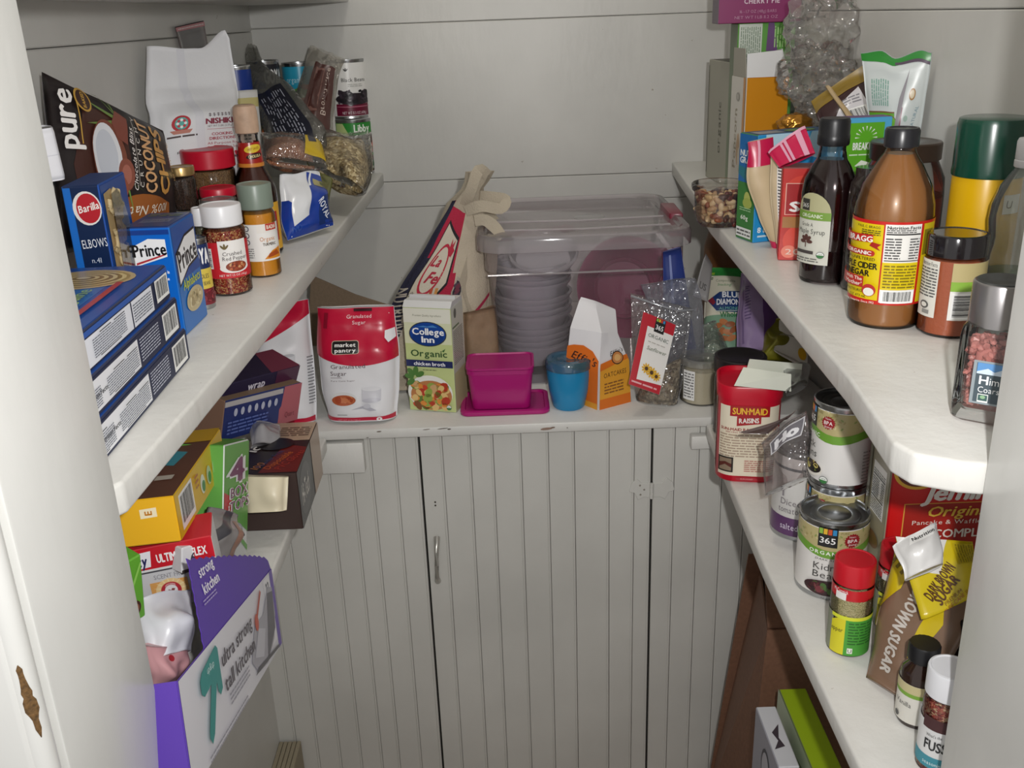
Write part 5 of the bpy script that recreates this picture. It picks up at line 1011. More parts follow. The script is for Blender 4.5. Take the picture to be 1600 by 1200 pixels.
for fx, fy, fr_ in ((.42, .28, .13), (.60, .25, .14), (.76, .22, .12)):
    for k in range(10): P.ell(w * fx + w * fr_ * .75 * math.cos(k * .628), h * fy + w * fr_ * .75 * math.sin(k * .628), w * fr_ * .45, w * fr_ * .2, '#d9a820', math.degrees(k * .628), 8, P.k + .2)
    P.k += 1; P.ell(w * fx, h * fy, w * fr_ * .42, w * fr_ * .42, '#4a2f18')
P.lines(w * .05, h * .03, w * .9, h * .08, 1, '#e0a8ac', 2); b_ = P.build('label_print', t); b_.location = L.org - Q.org
# zip closure
strip_pts = [(986, 462, 1.515), (1020, 474, 1.50), (1060, 486, 1.497), (1084, 484, 1.50)]
tube('zip_seam', [Vector(WY(*p)) - Q.org for p in strip_pts], .0022, film('#d5d8de', .1, .1, .5), t, 8)
# ---- tall slack zip bag with a deep blue bag inside it
Q = Quad(WY(1042, 620, 1.505), WY(1108, 612, 1.51), WY(1090, 435, 1.515), WY(1004, 440, 1.515), .022, thick=((0, .8), (.4, 1), (1, .1)), crease=.006, cs=20, seed=85, edge=.006)
t = bag('zip_bag', 'large empty looking clear zip bag behind the sunflower seed bag', 'bag', Q, film('#e6e8ee', .06, .09, .20, crinkle=.012))
Q = Quad(WY(1040, 606, 1.535), WY(1092, 604, 1.535), WY(1064, 386, 1.53), WY(1036, 394, 1.53), .018, thick=((0, 1), (.6, .7), (1, .4)), wid=((0, 1.3), (.5, 1.1), (1, 1)), crease=.004, cs=24, seed=86)
t = bag('snack_bag', 'deep blue folded bag standing up behind the clear zip bag, right side of the tub', 'bag', Q, mat('#28397c', .3))
P = Q.P(); w, h = Q.w, Q.h; P.poly([(w * .3, h * .97), (w * .40, h * .97), (w * .45, h * .4), (w * .30, h * .4)], '#7a86b8'); P.ell(w * -.1 + w * .2, h * .42, w * .18, h * .10, '#c5cce0'); P.build('printed_front', t, GLOSSY())
# ---- green grey film pouch with small contents
Q = Quad(WY(1082, 588, 1.50), WY(1145, 580, 1.50), WY(1128, 500, 1.58), WY(1085, 508, 1.58), .045, thick=((0, .6), (.3, 1), (1, .1)), wid=((0, .85), (.3, 1.1), (1, .5)), crease=.006, cs=26, seed=88, edge=.006)
t = bag('film_bag', 'crumpled clear bag tinted green, resting on the round tub of crumbs', 'bag', Q, film('#dfe9e2', .08, .08, .22, crinkle=.012)); Qi = Quad(WY(1088, 586, 1.50), WY(1140, 579, 1.50), WY(1122, 530, 1.56), WY(1092, 535, 1.56), .035, crease=.006, cs=30, seed=89)
o = Qi.build('seeds', t, grain('#9fa08c', '#c4c6b4', '#5c7a70', 300), kind='stuff'); o.location = Qi.org - Q.org
# ---- round tub of breadcrumbs
def crumbs(P, r, H): P.rect(-r * .95, H * .15, -r * .3, H * .92, '#e9e9e7'); P.lines(-r * .9, H * .2, -r * .35, H * .88, 9, '#777777', 4)
jar('round clear tub of pale breadcrumbs with a white side label, beside the raisin canister', cylp(1062, 1126, 636, 566, ZC), 'tub', None, '#d8d8d2', .16, .92, mat('#c9bfa8', .8, bump=.4, scale=400), crumbs, name='crumb_tub', ridge=0, neck=1.0, lidr=1.05, lidm=film('#e8e8e4', .05, .1, .35), turn=0, shoulder=.04, glass=film('#f2f2ee', .03, .06, .12))
# ---- almonds pouch
Q = Quad(WY(1098, 552, 1.62), WY(1170, 548, 1.60), WY(1160, 420, 1.68), WY(1103, 418, 1.70), .05, thick=((0, .9), (.3, 1), (.85, .6), (1, .05)), crease=.003, cs=22, seed=91, nx=18, ny=22)
t = bag('almond_pouch', 'almond pouch with green top and dark blue diamond logo, beside a purple bag', 'pouch', Q, mat('#d9d6c6', .35)); w, h = Q.w, Q.h; P = Q.P()
P.rect(0, h * .88, w, h, '#2f8f3e'); P.poly([(w * .04, h * .75), (w * .22, h * .75), (w * .26, h * .93), (w * .04, h * .93)], '#9ac43a'); P.text('be', w * .14, h * .86, h * .06, '#1f5a2a', bold=.04); P.rect(w * .05, h * .40, w * .98, h * .88, '#d8d4c0'); P.rect(0, 0, w, h * .40, '#7fa58a')
P.text('Compostable', w * .55, h * .82, h * .03, '#6a7a5a', w=w * .5, al='c='); P.text('Snacking!', w * .52, h * .77, h * .03, '#3f8a4a', w=w * .36, al='c=', it=.2)
P.poly([(w * .10, h * .58), (w * .40, h * .68), (w * .99, h * .70), (w * .99, h * .42), (w * .34, h * .44)], '#1d3a72'); P.poly([(w * .10, h * .58), (w * .22, h * .62), (w * .30, h * .55), (w * .24, h * .52)], '#8a2a3a')
P.text('BLUE', w * .70, h * .645, h * .07, '#eef0f4', w=w * .46, al='c=', bold=.05); P.text('DIAMOND', w * .66, h * .555, h * .07, '#eef0f4', w=w * .66, al='c=', bold=.05); P.text('·ALMONDS·', w * .66, h * .475, h * .036, '#7fc4b0', w=w * .6, al='c='); P.text('Whole', w * .62, h * .40, h * .065, '#2f7a4a', w=w * .42, al='c=', bold=.05)
P.rect(w * .3, h * .44, w * .98, h * .448, '#cfe0d0')
for i, (u, v, a) in enumerate(((.36, .27, 20), (.50, .31, -30), (.64, .28, 10), (.44, .20, 60), (.58, .19, -20), (.72, .22, 40), (.5, .12, 0), (.66, .12, 30))): P.ell(w * u, h * v, w * .115, w * .07, ('#b06a3c', '#c27a48', '#9a5830')[i % 3], a)
P.build('printed_front', t, GLOSSY())
# grey folded slip leaning left of it
Q = Quad(WY(1083, 462, 1.64), WY(1106, 472, 1.63), WY(1112, 412, 1.64), WY(1104, 398, 1.66), .002, thick=((0, 1), (1, 1)), wid=((0, 1), (1, 1.3)), crease=.0006, seed=93, nx=6, ny=8)
t = bag('paper_slip', 'small grey folded slip of foil paper leaning left of the almond pouch', 'paper', Q, mat('#8d8b8a', .45)); P = Q.P(); P.text('US', Q.w * .5, Q.h * .32, Q.h * .16, '#5c5a5a', w=Q.w * .5, al='c=', bold=.05); P.build('printed_front', t)
# brown board behind
t = thing('brown_jug', 'brown glazed jug shoulder just visible behind the almond pouch', 'jug', (WY(1140, 400, 1.86).x, 1.86, ZC)); lathe('body', [(0, 0), (.045, 0), (.05, .01), (.05, .17), (.042, .20), (.026, .235), (.024, .25), (0, .25)], mat('#6f4a2c', .3), t, 36)
# ---- purple foil bag
Q = Quad(WY(1150, 565, 1.50), WY(1232, 560, 1.50), WY(1192, 420, 1.62), WY(1158, 428, 1.64), .07, thick=((0, .9), (.4, 1), (1, .2)), wid=((0, .95), (.5, 1.1), (1, 1)), crease=.008, cs=22, seed=95, edge=.005)
t = bag('snack_bag', 'crinkled glossy lilac purple bag under the edge of the right middle shelf', 'bag', Q, mat('#9b86ae', .22)); P = Q.P(); w, h = Q.w, Q.h; P.rect(w * .12, h * .1, w * .16, h * .9, '#7a6690'); P.lines(w * .2, h * .35, w * .35, h * .8, 12, '#6e5a86', 4); P.poly([(w * .55, 0), (w, 0), (w, h * .9), (w * .7, h * .8)], '#5d3a72'); P.build('printed_front', t, mat('ATTR', .22, key='shiny'))
Q = Quad(WY(1185, 568, 1.46), WY(1238, 572, 1.45), WY(1240, 500, 1.52), WY(1192, 500, 1.54), .045, crease=.009, cs=26, seed=96, edge=.005, thick=((0, .5), (.4, 1), (1, .2)))
t = bag('snack_bag', 'crumpled olive gold foil bag beside the lilac bag', 'bag', Q, mat('#7d7a1e', .2, metal=.35))
Q = Quad(WY(1210, 548, 1.45), WY(1262, 575, 1.42), WY(1262, 520, 1.48), WY(1218, 500, 1.52), .006, crease=.005, cs=24, seed=97, thick=((0, 1), (1, 1)), edge=.004)
t = bag('paper_slip', 'creased off-white wrapper with a yellow dot over the gold foil bag', 'paper', Q, mat('#d6d3ca', .4)); P = Q.P(); P.ell(Q.w * .82, Q.h * .25, Q.w * .13, Q.h * .16, '#d9a81c'); P.rect(Q.w * .1, Q.h * .6, Q.w * .8, Q.h * .62, '#77756e'); P.build('print', t)
# ================================================================ LEFT LOWER SHELF
def cart(name, label, cat, BL, BR, TL, depth, cols, group=None, m=None):
    """carton whose near face has these three corners; the rest goes back from it"""
    mtx, w, h = frm(BL, BR, TL); t = thing(name, label, cat, mtx=mtx @ Matrix.Translation((0, depth / 2, 0)), group=group); b = Box(w, depth, h); b.shell('carton', t, cols, m); return t, b
# ---- purple trash bag carton, hanging over the shelf edge, torn open
A = WY(268, 1200, .74); 
BLp = WX(335, 1190, -.285); 
# side panel facing the room runs from near-bottom to far
N_ = WX(262, 1095, -.268); Fp = WX(418, 905, -.282); Nb = WX(275, 1230, -.262); Fb = WX(432, 985, -.277)
V0 = Vector
nT, fT = V0((-.268, .655, -.600)), V0((-.283, .985, -.575))
nT = WX(262, 1093, -.262); fT = WX(417, 903, -.285); nB = nT + Vector((.004, 0, -.085)); 
mtx, w, h = frm(nT + Vector((.006, 0, -.088)), fT + Vector((.006, 0, -.088)), nT)
hh = .088; dd = .112
t = thing('trash_bag_carton', 'purple and white trash bag carton, torn open, hanging over the left lower shelf front', 'carton', mtx=mtx @ Matrix.Translation((0, dd / 2, 0)))
print('purple', nT, fT, w, h)
b = Box(w, dd, hh); pu = 0
bmobj('carton', box_bm(-w / 2, w / 2, -dd / 2, dd / 2, 0, .0008), mat('#cfcbd4', .5), t)
for nm, x0, x1, y0, y1 in (('panel', -w / 2, w / 2, -dd / 2, -dd / 2 + .0008), ('panel', -w / 2, w / 2, dd / 2 - .0008, dd / 2), ('end_panel', -w / 2, -w / 2 + .0008, -dd / 2 + .001, dd / 2 - .001), ('end_panel', w / 2 - .0008, w / 2, -dd / 2 + .001, dd / 2 - .001)):
    bmobj(nm, box_bm(x0, x1, y0, y1, .0008, hh), mat('#5a3aa6', .42), t)
P = b.P('F'); P.rect(.0, .0, w, hh - .0005, '#dcdbe2'); P.poly([(w * .955, 0), (w, 0), (w, hh), (w * .955, hh)], '#5f40ab'); P.rect(w * .86, hh * .70, w * .95, hh * .97, '#e8e7ec'); P.text('22', w * .905, hh * .84, hh * .14, '#4a4a5a', bold=.03); P.rect(w * .87, hh * .42, w * .93, hh * .64, '#5c5c6c'); P.rect(w * .87, hh * .14, w * .94, hh * .36, '#e8e7ec')
gx = [(.60, .30), (.66, .10), (.78, .05), (.90, .20), (.955, .45), (.955, .80), (.90, .86), (.80, .62), (.68, .62)]; P.poly([(w * a, hh * c) for a, c in gx], '#a8a6b0'); P.poly([(w * .78, hh * .06), (w * .93, hh * .3), (w * .955, hh * .75), (w * .88, hh * .80), (w * .84, hh * .45)], '#5a5862'); P.poly([(w * .64, hh * .30), (w * .74, hh * .18), (w * .80, hh * .45), (w * .72, hh * .55)], '#c4c3cc'); P.poly([(w * .62, hh * .12), (w * .95, hh * .02), (w * .95, hh * .06), (w * .66, hh * .16)], '#4a4850')
P.poly([(w * .70, hh * .68), (w * .72, hh * .66), (w * .80, hh * .90), (w * .79, hh * .94)], '#b5402e'); P.ell(w * .705, hh * .64, w * .022, hh * .10, '#c4482e')
P.text('ultra strong', w * .48, hh * .74, hh * .155, '#4b4350', w=w * .33, al='c=', bold=.04); P.text('tall kitchen', w * .48, hh * .48, hh * .155, '#4b4350', w=w * .33, al='c=', bold=.04); P.lines(w * .34, hh * .22, w * .55, hh * .36, 3, '#9a98a6', 3); P.lines(w * .12, hh * .02, w * .5, hh * .10, 2, '#9a98a6', 5)
P.poly([(w * .12, hh * .80), (w * .14, hh * .86), (w * .27, hh * .95), (w * .285, hh * .90), (w * .285, hh * .50), (w * .262, hh * .46), (w * .246, hh * .52), (w * .243, hh * .62), (w * .175, hh * .22), (w * .15, hh * .16), (w * .135, hh * .24), (w * .14, hh * .30), (w * .198, hh * .66), (w * .14, hh * .63), (w * .12, hh * .68)], '#178a86'); P.text('up&up', w * .21, hh * .82, hh * .07, '#d8eeee', w=w * .06, al='c=')
P.build('printed_side', t, GLOSSY())
P = b.P('R'); 
for i in range(7):
    for j in range(6): P.rect(.002 + i * .0028 + (j % 2) * .0014, hh * (.05 + j * .15), .0034 + i * .0028 + (j % 2) * .0014, hh * (.05 + j * .15) + .003, '#d8d4e4', 1)
P.build('dot_pattern', t)
# opened purple lid flap standing up behind the opening (torn scalloped edge)
pts = [(-w * .29, 0), (w * .498, 0), (w * .498, .010)]; rnd = random.Random(3)
for i in range(30): f = i / 29; pts.append((w * .49 - f * w * .70, .012 + .060 * f ** .85 + (.0022 if i % 2 else 0)))
for i in range(14): f = i / 13; pts.append((-w * .21 - f * w * .08 + (.0022 if i % 2 else 0), .068 * (1 - f) + .002))
fl_ = bmobj('torn_lid', prism_bm(pts, -.0004, .0004, 0, 1, 'y'), mat('#5436a0', .42), t, label='scalloped torn purple lid panel')
fl_.location = (0, -dd / 2 + .0006, hh); fl_.rotation_euler = (R(-10), 0, 0)
Pl = Print(lambda u, v, off: Vector((u, -.0005 - off, v))); Pl.text('strong', -w * .10, .056, .0095, '#e9e5f2', w=.050, al='c=', bold=.05); Pl.text('kitchen', -w * .10, .041, .0095, '#e9e5f2', w=.055, al='c=', bold=.05); Pl.lines(-w * .20, .028, -w * .08, .034, 2, '#a99bd0', 2); o = Pl.build('lettering', fl_)
# white and pink plastic bulging out of the opening
Q = Quad(WY(232, 1035, .70), WY(292, 1020, .74), WY(300, 920, .80), WY(212, 940, .74), .05, crease=.012, cs=26, seed=102, thick=((0, .5), (.4, 1), (1, .3)), edge=.008, nx=22, ny=22)
t2 = bag('plastic_bag', 'crumpled white plastic bag bulging out of the torn purple carton', 'bag', Q, mat('#dcdde3', .3, sub=0))
Q = Quad(WY(232, 1075, .70), WY(276, 1060, .73), WY(292, 1002, .75), WY(224, 1008, .70), .035, crease=.010, cs=34, seed=104, thick=((0, .4), (.4, 1), (1, .5)), edge=.006)
t2 = bag('plastic_bag', 'crumpled pale pink plastic bag below the white one in the purple carton', 'bag', Q, mat('#d9a3a6', .35)); P = Q.P(); P.ell(Q.w * .38, Q.h * .72, Q.w * .06, Q.h * .08, '#b5303a'); P.build('red_mark', t2)
# ---- yellow cereal bar carton, brown window panel, hanging near the shelf edge
far_t = WY(352, 668, 1.02)
BL = WY(197, 848, .735); BR = WY(278, 848, .735); TL = WY(218, 780, .76)
# long side facing the room: near bottom (283,845) far bottom (352,735); near top (268,778) far top (350,640)
S0 = WX(284, 845, -.322); S1 = WX(352, 740, -.322); S2 = WX(270, 778, -.322)
mtx, w, h = frm(WY(283, 846, .80), WY(353, 728, 1.02), WY(268, 778, .80)); dd = .085
t = thing('snack_carton', 'bright yellow snack carton with brown top panel, under the left middle shelf edge', 'carton', mtx=mtx @ Matrix.Translation((0, dd / 2, 0)))
print('yellow', w, h); b = Box(w, dd, h); b.shell('carton', t, {'*': '#e3ae10', 'T': '#6a4234', 'L': '#e8b012', 'F': '#e0b51a'})
P = b.P('F'); P.rect(.001, .001, w - .001, h - .001, '#e2b71c'); P.barcode(w * .06, h * .12, w * .30, h * .88, 6); 
for k in range(3): P.ell(w * (.48 + k * .13), h * .42, w * .045, h * .22, ('#e9edd9', '#c8d4b0', '#e9edd9')[k]); P.ell(w * (.49 + k * .13), h * .36, w * .03, h * .13, '#3f8a4c')
P.text('oo', w * .88, h * .55, h * .26, '#8a6a2a', w=w * .1, al='c='); P.lines(w * .34, h * .5, w * .40, h * .85, 3, '#b5641c', 2); P.build('printed_side', t, GLOSSY())
P = b.P('T'); P.rect(0, 0, w, dd, '#6d4536'); P.rect(0, dd * .9, w, dd, '#e2b01a'); P.poly([(w * .42, dd * .25), (w * .62, dd * .2), (w * .70, dd * .6), (w * .50, dd * .8)], '#3fa4b8'); P.rect(w * .78, 0, w, dd, '#d9aa20'); P.rect(w * .22, dd * .15, w * .28, dd * .35, '#cfc6b8'); P.build('printed_top', t, GLOSSY())
P = b.P('L'); P.poly([(dd * .62, h * .58), (dd * .80, h * .60), (dd * .80, h * .80), (dd * .62, h * .78)], '#f0e4c0'); P.text('E', dd * .71, h * .69, h * .14, '#c07a1c', rot=90, bold=.05); P.build('printed_end', t, GLOSSY())
# ---- green and white carton with "4 BOX TOPS"
mtx, w, h = frm(WY(352, 888, .93), WY(381, 868, 1.0), WY(334, 700, .93))
t = thing('bag_carton', 'upright white and green trash bag carton printed 4 BOX TOPS', 'carton', mtx=mtx @ Matrix.Translation((0, .03, 0)))
w = (Vector(WY(352, 888, .93)) - Vector(WY(384, 868, 1.02))).length; b = Box(w, .06, h); b.shell('carton', t, {'*': '#5a9e3c', 'F': '#dfe2e0', 'T': '#62a843'}); P = b.P('F')
P.poly([(0, h * .42), (w * .25, h * .42), (w, h * .20), (w, h * .99), (0, h * .99)], '#5fa83f'); P.poly([(0, h * .5), (w * .42, h * .3), (w, h * .08), (w, h * .03), (0, h * .42)], '#5fa83f'); P.poly([(0, h * .36), (w * .30, h * .42), (w * .30, h * .56), (0, h * .62)], '#c8202c')
P.text('4', w * .50, h * .77, h * .20, '#f2f2f2', w=w * .62, al='c=', bold=.14); P.text('4', w * .50, h * .77, h * .19, '#7c3a68', w=w * .52, al='c=', bold=.06); P.text('BOX', w * .58, h * .59, h * .085, '#f2f2f2', w=w * .74, al='c=', bold=.10); P.text('BOX', w * .58, h * .59, h * .08, '#7c3a68', w=w * .68, al='c=', bold=.03); P.text('TOPS', w * .60, h * .48, h * .085, '#f2f2f2', w=w * .82, al='c=', bold=.10); P.text('TOPS', w * .60, h * .48, h * .08, '#7c3a68', w=w * .76, al='c=', bold=.03)
P.text('x', w * .16, h * .49, h * .06, '#f4f4f4', bold=.05); P.ell(w * .5, h * .22, w * .25, h * .10, '#a9aab0'); P.ell(w * .5, h * .22, w * .20, h * .08, '#c9cad0'); P.build('printed_front', t, GLOSSY())
# ---- silvery grey crumpled film package
Q = Quad(WY(300, 880, .84), WY(352, 882, .90), WY(372, 800, .95), WY(322, 790, .90), .034, crease=.010, cs=22, seed=111, thick=((0, .8), (.5, 1), (1, .3)), edge=.006)
t = bag('film_bag', 'silver grey crinkled film package between the white carton and the yellow carton', 'bag', Q, mat('#94908f', .25, metal=.3)); P = Q.P(); w, h = Q.w, Q.h; P.poly([(w * .02, h * .2), (w * .4, h * .6), (w * .7, h * .98), (w * .5, h * .99), (w * .02, h * .5)], '#3e3d42'); P.poly([(w * .55, 0), (w * .75, 0), (w * .7, h * .8), (w * .6, h * .8)], '#8a6a5c'); P.ell(w * .8, h * .6, w * .1, h * .08, '#c8c8cc'); P.build('print', t, GLOSSY())
# ---- white and red trash bag carton
mtx, w, h = frm(WY(214, 958, .80), WY(350, 930, .82), WY(200, 862, .80)); dd = .05
t = thing('bag_carton', 'white trash bag carton with red ULTIMATE FLEX banner behind the purple carton', 'carton', mtx=mtx @ Matrix.Translation((0, dd / 2, 0)))
b = Box(w, dd, h); b.shell('carton', t, {'*': '#dcdcdc', 'T': '#c22430'}); P = b.P('F'); P.rect(.0, h * .66, w, h - .0005, '#c41f2c'); P.rect(0, h * .60, w, h * .625, '#4a4a50'); P.rect(0, 0, w, h * .60, '#cbcbcd')
P.poly([(0, h * .68), (w * .28, h * .70), (w * .31, h * .95), (0, h * .93)], '#e9e9ee'); P.text('Hefty', w * .10, h * .81, h * .17, '#2a2c5a', w=w * .28, al='c=', bold=.06, it=.2); P.text('ULTIMATE FLEX', w * .64, h * .81, h * .13, '#f2eeee', w=w * .56, al='c=', bold=.06)
P.text('SCENT FREE', w * .46, h * .52, h * .07, '#8a8a90', w=w * .36, al='c='); P.rect(w * .22, h * .10, w * .64, h * .44, '#d9a05a'); P.ell(w * .44, h * .28, w * .17, h * .19, '#e8c890', n=30)
for k in range(16): P.poly([(w * .44 + w * .12 * math.cos(k * .393), h * .28 + h * .14 * math.sin(k * .393)), (w * .44 + w * .2 * math.cos(k * .393 + .08), h * .28 + h * .22 * math.sin(k * .393 + .08)), (w * .44 + w * .12 * math.cos(k * .393 + .16), h * .28 + h * .14 * math.sin(k * .393 + .16))], '#eed9a8', P.k + .2)
P.k += 1; P.ell(w * .44, h * .28, w * .115, h * .135, '#b8323c', n=26); P.ell(w * .44, h * .28, w * .072, h * .085, '#e9e6e6', n=22); P.poly([(w * .40, h * .25), (w * .46, h * .24), (w * .485, h * .30), (w * .45, h * .31), (w * .44, h * .28), (w * .41, h * .30)], '#8c4a4a'); P.text('ARM & HAMMER', w * .44, h * .385, h * .035, '#f2dcdc', w=w * .12, al='c=', arc=.9); P.text('ODOR CONTROL', w * .44, h * .12, h * .06, '#8a6a3a', w=w * .32, al='c='); P.build('printed_front', t, GLOSSY())
# ---- green box end behind the jamb
mtx, w, h = frm(WY(192, 985, .70), WY(228, 962, .72), WY(178, 890, .69)); t = thing('snack_carton', 'lime green carton edge showing beside the left door jamb', 'carton', mtx=mtx @ Matrix.Translation((0, .01, 0)))
b = Box(w, .02, h); b.shell('carton', t, {'*': '#5ea02c'}); P = b.P('F'); P.ell(w * .6, h * .22, w * .22, h * .12, '#4a2a20'); P.ell(w * .6, h * .22, w * .14, h * .07, '#8a5a40'); P.poly([(w * .5, h * .6), (w * .9, h * .9), (w * .95, h * .86), (w * .55, h * .55)], '#8cc458'); P.build('printed_front', t, GLOSSY())
# small white carton tag peeking above the purple flap
mtx, w, h = frm(WY(284, 897, .80), WY(318, 886, .82), WY(278, 868, .80)); t = thing('paper_packet', 'small white printed carton corner above the torn purple lid', 'packet', mtx=mtx @ Matrix.Translation((0, .012, 0))); b = Box(w, .024, h + .006); b.shell('carton', t, '#d8d8da'); P = b.P('F'); P.text('60', w * .6, h * .7, h * .45, '#3a3a48', w=w * .4, al='c=', bold=.05); P.rect(0, 0, w, h * .18, '#3f3633'); P.build('printed_front', t)
# ---- disposable glove box, open end with cream gloves
mtx, w, h = frm(WY(383, 800, 1.06), WY(449, 797, 1.06), WY(376, 742, 1.06))
fx = WY(449, 742, 1.06)
A_ = WZ(388, 803, ZL); B_ = WZ(448, 792, ZL)
hb = .062; rz = 1; wB = .076; dB = .165
C = WY(414, 742, 1.12); t = thing('glove_box', 'dark red and black box of disposable gloves with torn grey opening', 'box', (C.x, C.y + .084, ZL), R(rz))
b = Box(wB, dB, C.z - ZL); h = b.h; b.shell('carton', t, {'*': '#2a2426', 'F': '#3a2a26', 'T': '#3a1d1c', 'R': '#2b2a2c'})
P = b.P('T'); P.rect(0, 0, wB, dB, '#2b2021'); P.poly([(wB * .35, dB * .02), (wB, dB * .02), (wB, dB * .48), (wB * .6, dB * .55)], '#6e2320'); P.rect(0, dB * .62, wB, dB, '#b39a82')
P.text('Disposable', wB * .60, dB * .24, .010, '#c8642c', w=.055, al='c=', rot=66); P.text('PVC Gloves', wB * .80, dB * .24, .011, '#a8382c', w=.060, al='c=', rot=68); P.text('100', wB * .30, dB * .14, .011, '#b8743c', w=.020, al='c=', rot=68); P.text('Powder Free', wB * .45, dB * .26, .009, '#3a3a6a', w=.055, al='c=', rot=68); P.lines(wB * .4, dB * .70, wB * .95, dB * .9, 5, '#6a5648', 3); P.text('ion', wB * .12, dB * .5, .016, '#e8e4e0', w=.03, al='c=', rot=68, bold=.04)
P.ell(wB * .42, dB * .55, wB * .34, dB * .12, '#191616', n=24); P.build('printed_top', t, GLOSSY())
P = b.P('R'); P.rect(0, 0, dB, h, '#2c2b2d'); P.ell(dB * .25, h * .5, dB * .24, h * .42, '#4a4a4c'); P.text('Hi-Tech', dB * .24, h * .5, h * .34, '#d9d5cf', w=dB * .30, al='c=', it=.25, bold=.03); P.rect(dB * .6, 0, dB, h, '#a8917c'); P.build('printed_side', t, GLOSSY())
Q = Quad(WY(386, 800, 1.10), WY(447, 797, 1.10), WY(450, 745, 1.118), WY(379, 740, 1.118), .05, crease=.004, cs=26, seed=121, thick=((0, .8), (.5, 1), (1, .9)), pw=6, edge=.003, back=.3)
bag('folded_gloves', 'cream folded disposable gloves bulging at the near end of the glove box', 'gloves', Q, mat('#ddd2b6', .4))
Q = Quad(WY(388, 700, 1.20), WY(434, 702, 1.22), WY(430, 664, 1.27), WY(384, 668, 1.25), .035, crease=.012, cs=34, seed=123, thick=((0, .5), (.4, 1), (1, .3)), edge=.010)
bag('plastic_bag', 'crumpled grey translucent plastic poking out of the glove box opening', 'bag', Q, mat('#9a989b', .3))
# ---- freezer bag carton, pink end
A_ = WY(355, 700, 1.22); B_ = WY(462, 650, 1.33)
mtx, w, h = frm(WY(352, 672, 1.18), WY(463, 652, 1.32), WY(350, 640, 1.18))
mtx, w, h = frm(WY(345, 690, 1.20), WY(464, 655, 1.33), WY(348, 628, 1.20)); dd = .07
t = thing('bag_carton', 'navy and pink food bag carton with row of white dots, left lower shelf', 'carton', mtx=mtx @ Matrix.Translation((0, dd / 2, 0)))
b = Box(w, dd, h); b.shell('carton', t, {'*': '#8a6a58', 'F': '#283874', 'T': '#8a735c', 'R': '#b06068'}); P = b.P('F'); P.rect(0, 0, w, h, '#26336c'); P.poly([(w * .60, 0), (w, 0), (w, h), (w * .76, h), (w * .74, h * .5)], '#b5606a'); P.ell(w * .62, h * .2, w * .10, h * .8, '#26336c')
P.rect(0, h * .84, w * .74, h * .97, '#b8b4b4')
for k in range(7): P.ell(w * (.14 + k * .085), h * .66, w * .022, h * .10, '#b9bdd0')
P.lines(w * .05, h * .12, w * .56, h * .48, 4, '#5f70b0', 3); P.text('Quart', w * .86, h * .25, h * .14, '#7c2c38', w=w * .13, al='c='); P.build('printed_side', t, GLOSSY())
# ---- dark purple plastic wrap carton above it
mtx, w, h = frm(WY(345, 632, 1.22), WY(462, 598, 1.35), WY(352, 604, 1.22)); dd = .055
t = thing('wrap_carton', 'long dark purple plastic wrap carton lying on the navy and pink carton', 'carton', mtx=mtx @ Matrix.Translation((0, dd / 2, .002)))
b = Box(w, dd, h); b.shell('carton', t, {'*': '#231a3c', 'R': '#7a3048', 'T': '#221838'}); P = b.P('F'); P.rect(w * .68, 0, w, h, '#4c2040'); P.text('wrap', w * .42, h * .55, h * .45, '#d8d4e2', w=w * .22, al='c=', bold=.05); P.build('printed_side', t, GLOSSY())
P = b.P('T'); P.poly([(w * .6, 0), (w, 0), (w, dd), (w * .75, dd)], '#7a3048'); P.build('printed_top', t, GLOSSY())
# ================================================================ RIGHT LOWER SHELF
# ---- raisin canister, rounded square
x, y, z, r, h = cylp(1119, 1208, 755, 606, ZL)
t = thing('raisin_canister', 'red raisin canister with cream label, at the far end of the right lower shelf', 'canister', (x, y + .004, ZL), facing(x, y, 4)); W_ = r * 2.08
def sq(s_, z_): return [(px, py, z_) for px, py in rrect(W_ * s_, W_ * s_, W_ * .30 * s_, 7)]
rd = mat('#c4122c', .3)
loft('canister_body', [sq(.95, 0), sq(1.0, .003), sq(1.0, h * .86)], rd, t, True, True); loft('lid', [sq(1.0, h * .862), sq(1.045, h * .865), sq(1.06, h * .99), sq(1.04, h), sq(.98, h), sq(.95, h - .006), sq(.5, h - .006)], rd, t, False, True)
def sqS(u, v, off):
    """wrap on the rounded square; u = 0 at the middle of the front"""
    s2 = W_ / 2; rc = W_ * .30; f = s2 - rc; sg = 1 if u >= 0 else -1; a = abs(u); arc = rc * math.pi / 2
    if a <= f: return Vector((sg * a, -s2 - off, v))
    if a <= f + arc: th = (a - f) / rc; return Vector((sg * (f + (rc + off) * math.sin(th)), -f - (rc + off) * math.cos(th), v))
    return Vector((sg * (s2 + off), -f + (a - f - arc), v))
P = Print(sqS, us=fr(-.09, .09, 46)); w = W_ / 2
P.rect(-w * 1.0, h * .07, w * 1.02, h * .80, '#e9dfc8'); P.rect(-w * 1.75, h * .07, -w * 1.28, h * .82, '#e9dfc8'); P.lines(-w * 1.7, h * .1, -w * 1.32, h * .8, 16, '#9a4a40', 2)
P.rect(-w * .62, h * .70, w * .62, h * .81, '#a81c22'); P.text('SUN·MAID', 0, h * .755, h * .065, '#f2c23a', w=w * 1.08, al='c=', bold=.04); P.poly([(-w * .40, h * .60), (w * .36, h * .63), (w * .36, h * .71), (-w * .40, h * .70)], '#a81c22'); P.text('RAISINS', -w * .02, h * .66, h * .048, '#f4efe6', w=w * .62, al='c=', rot=3, bold=.05)
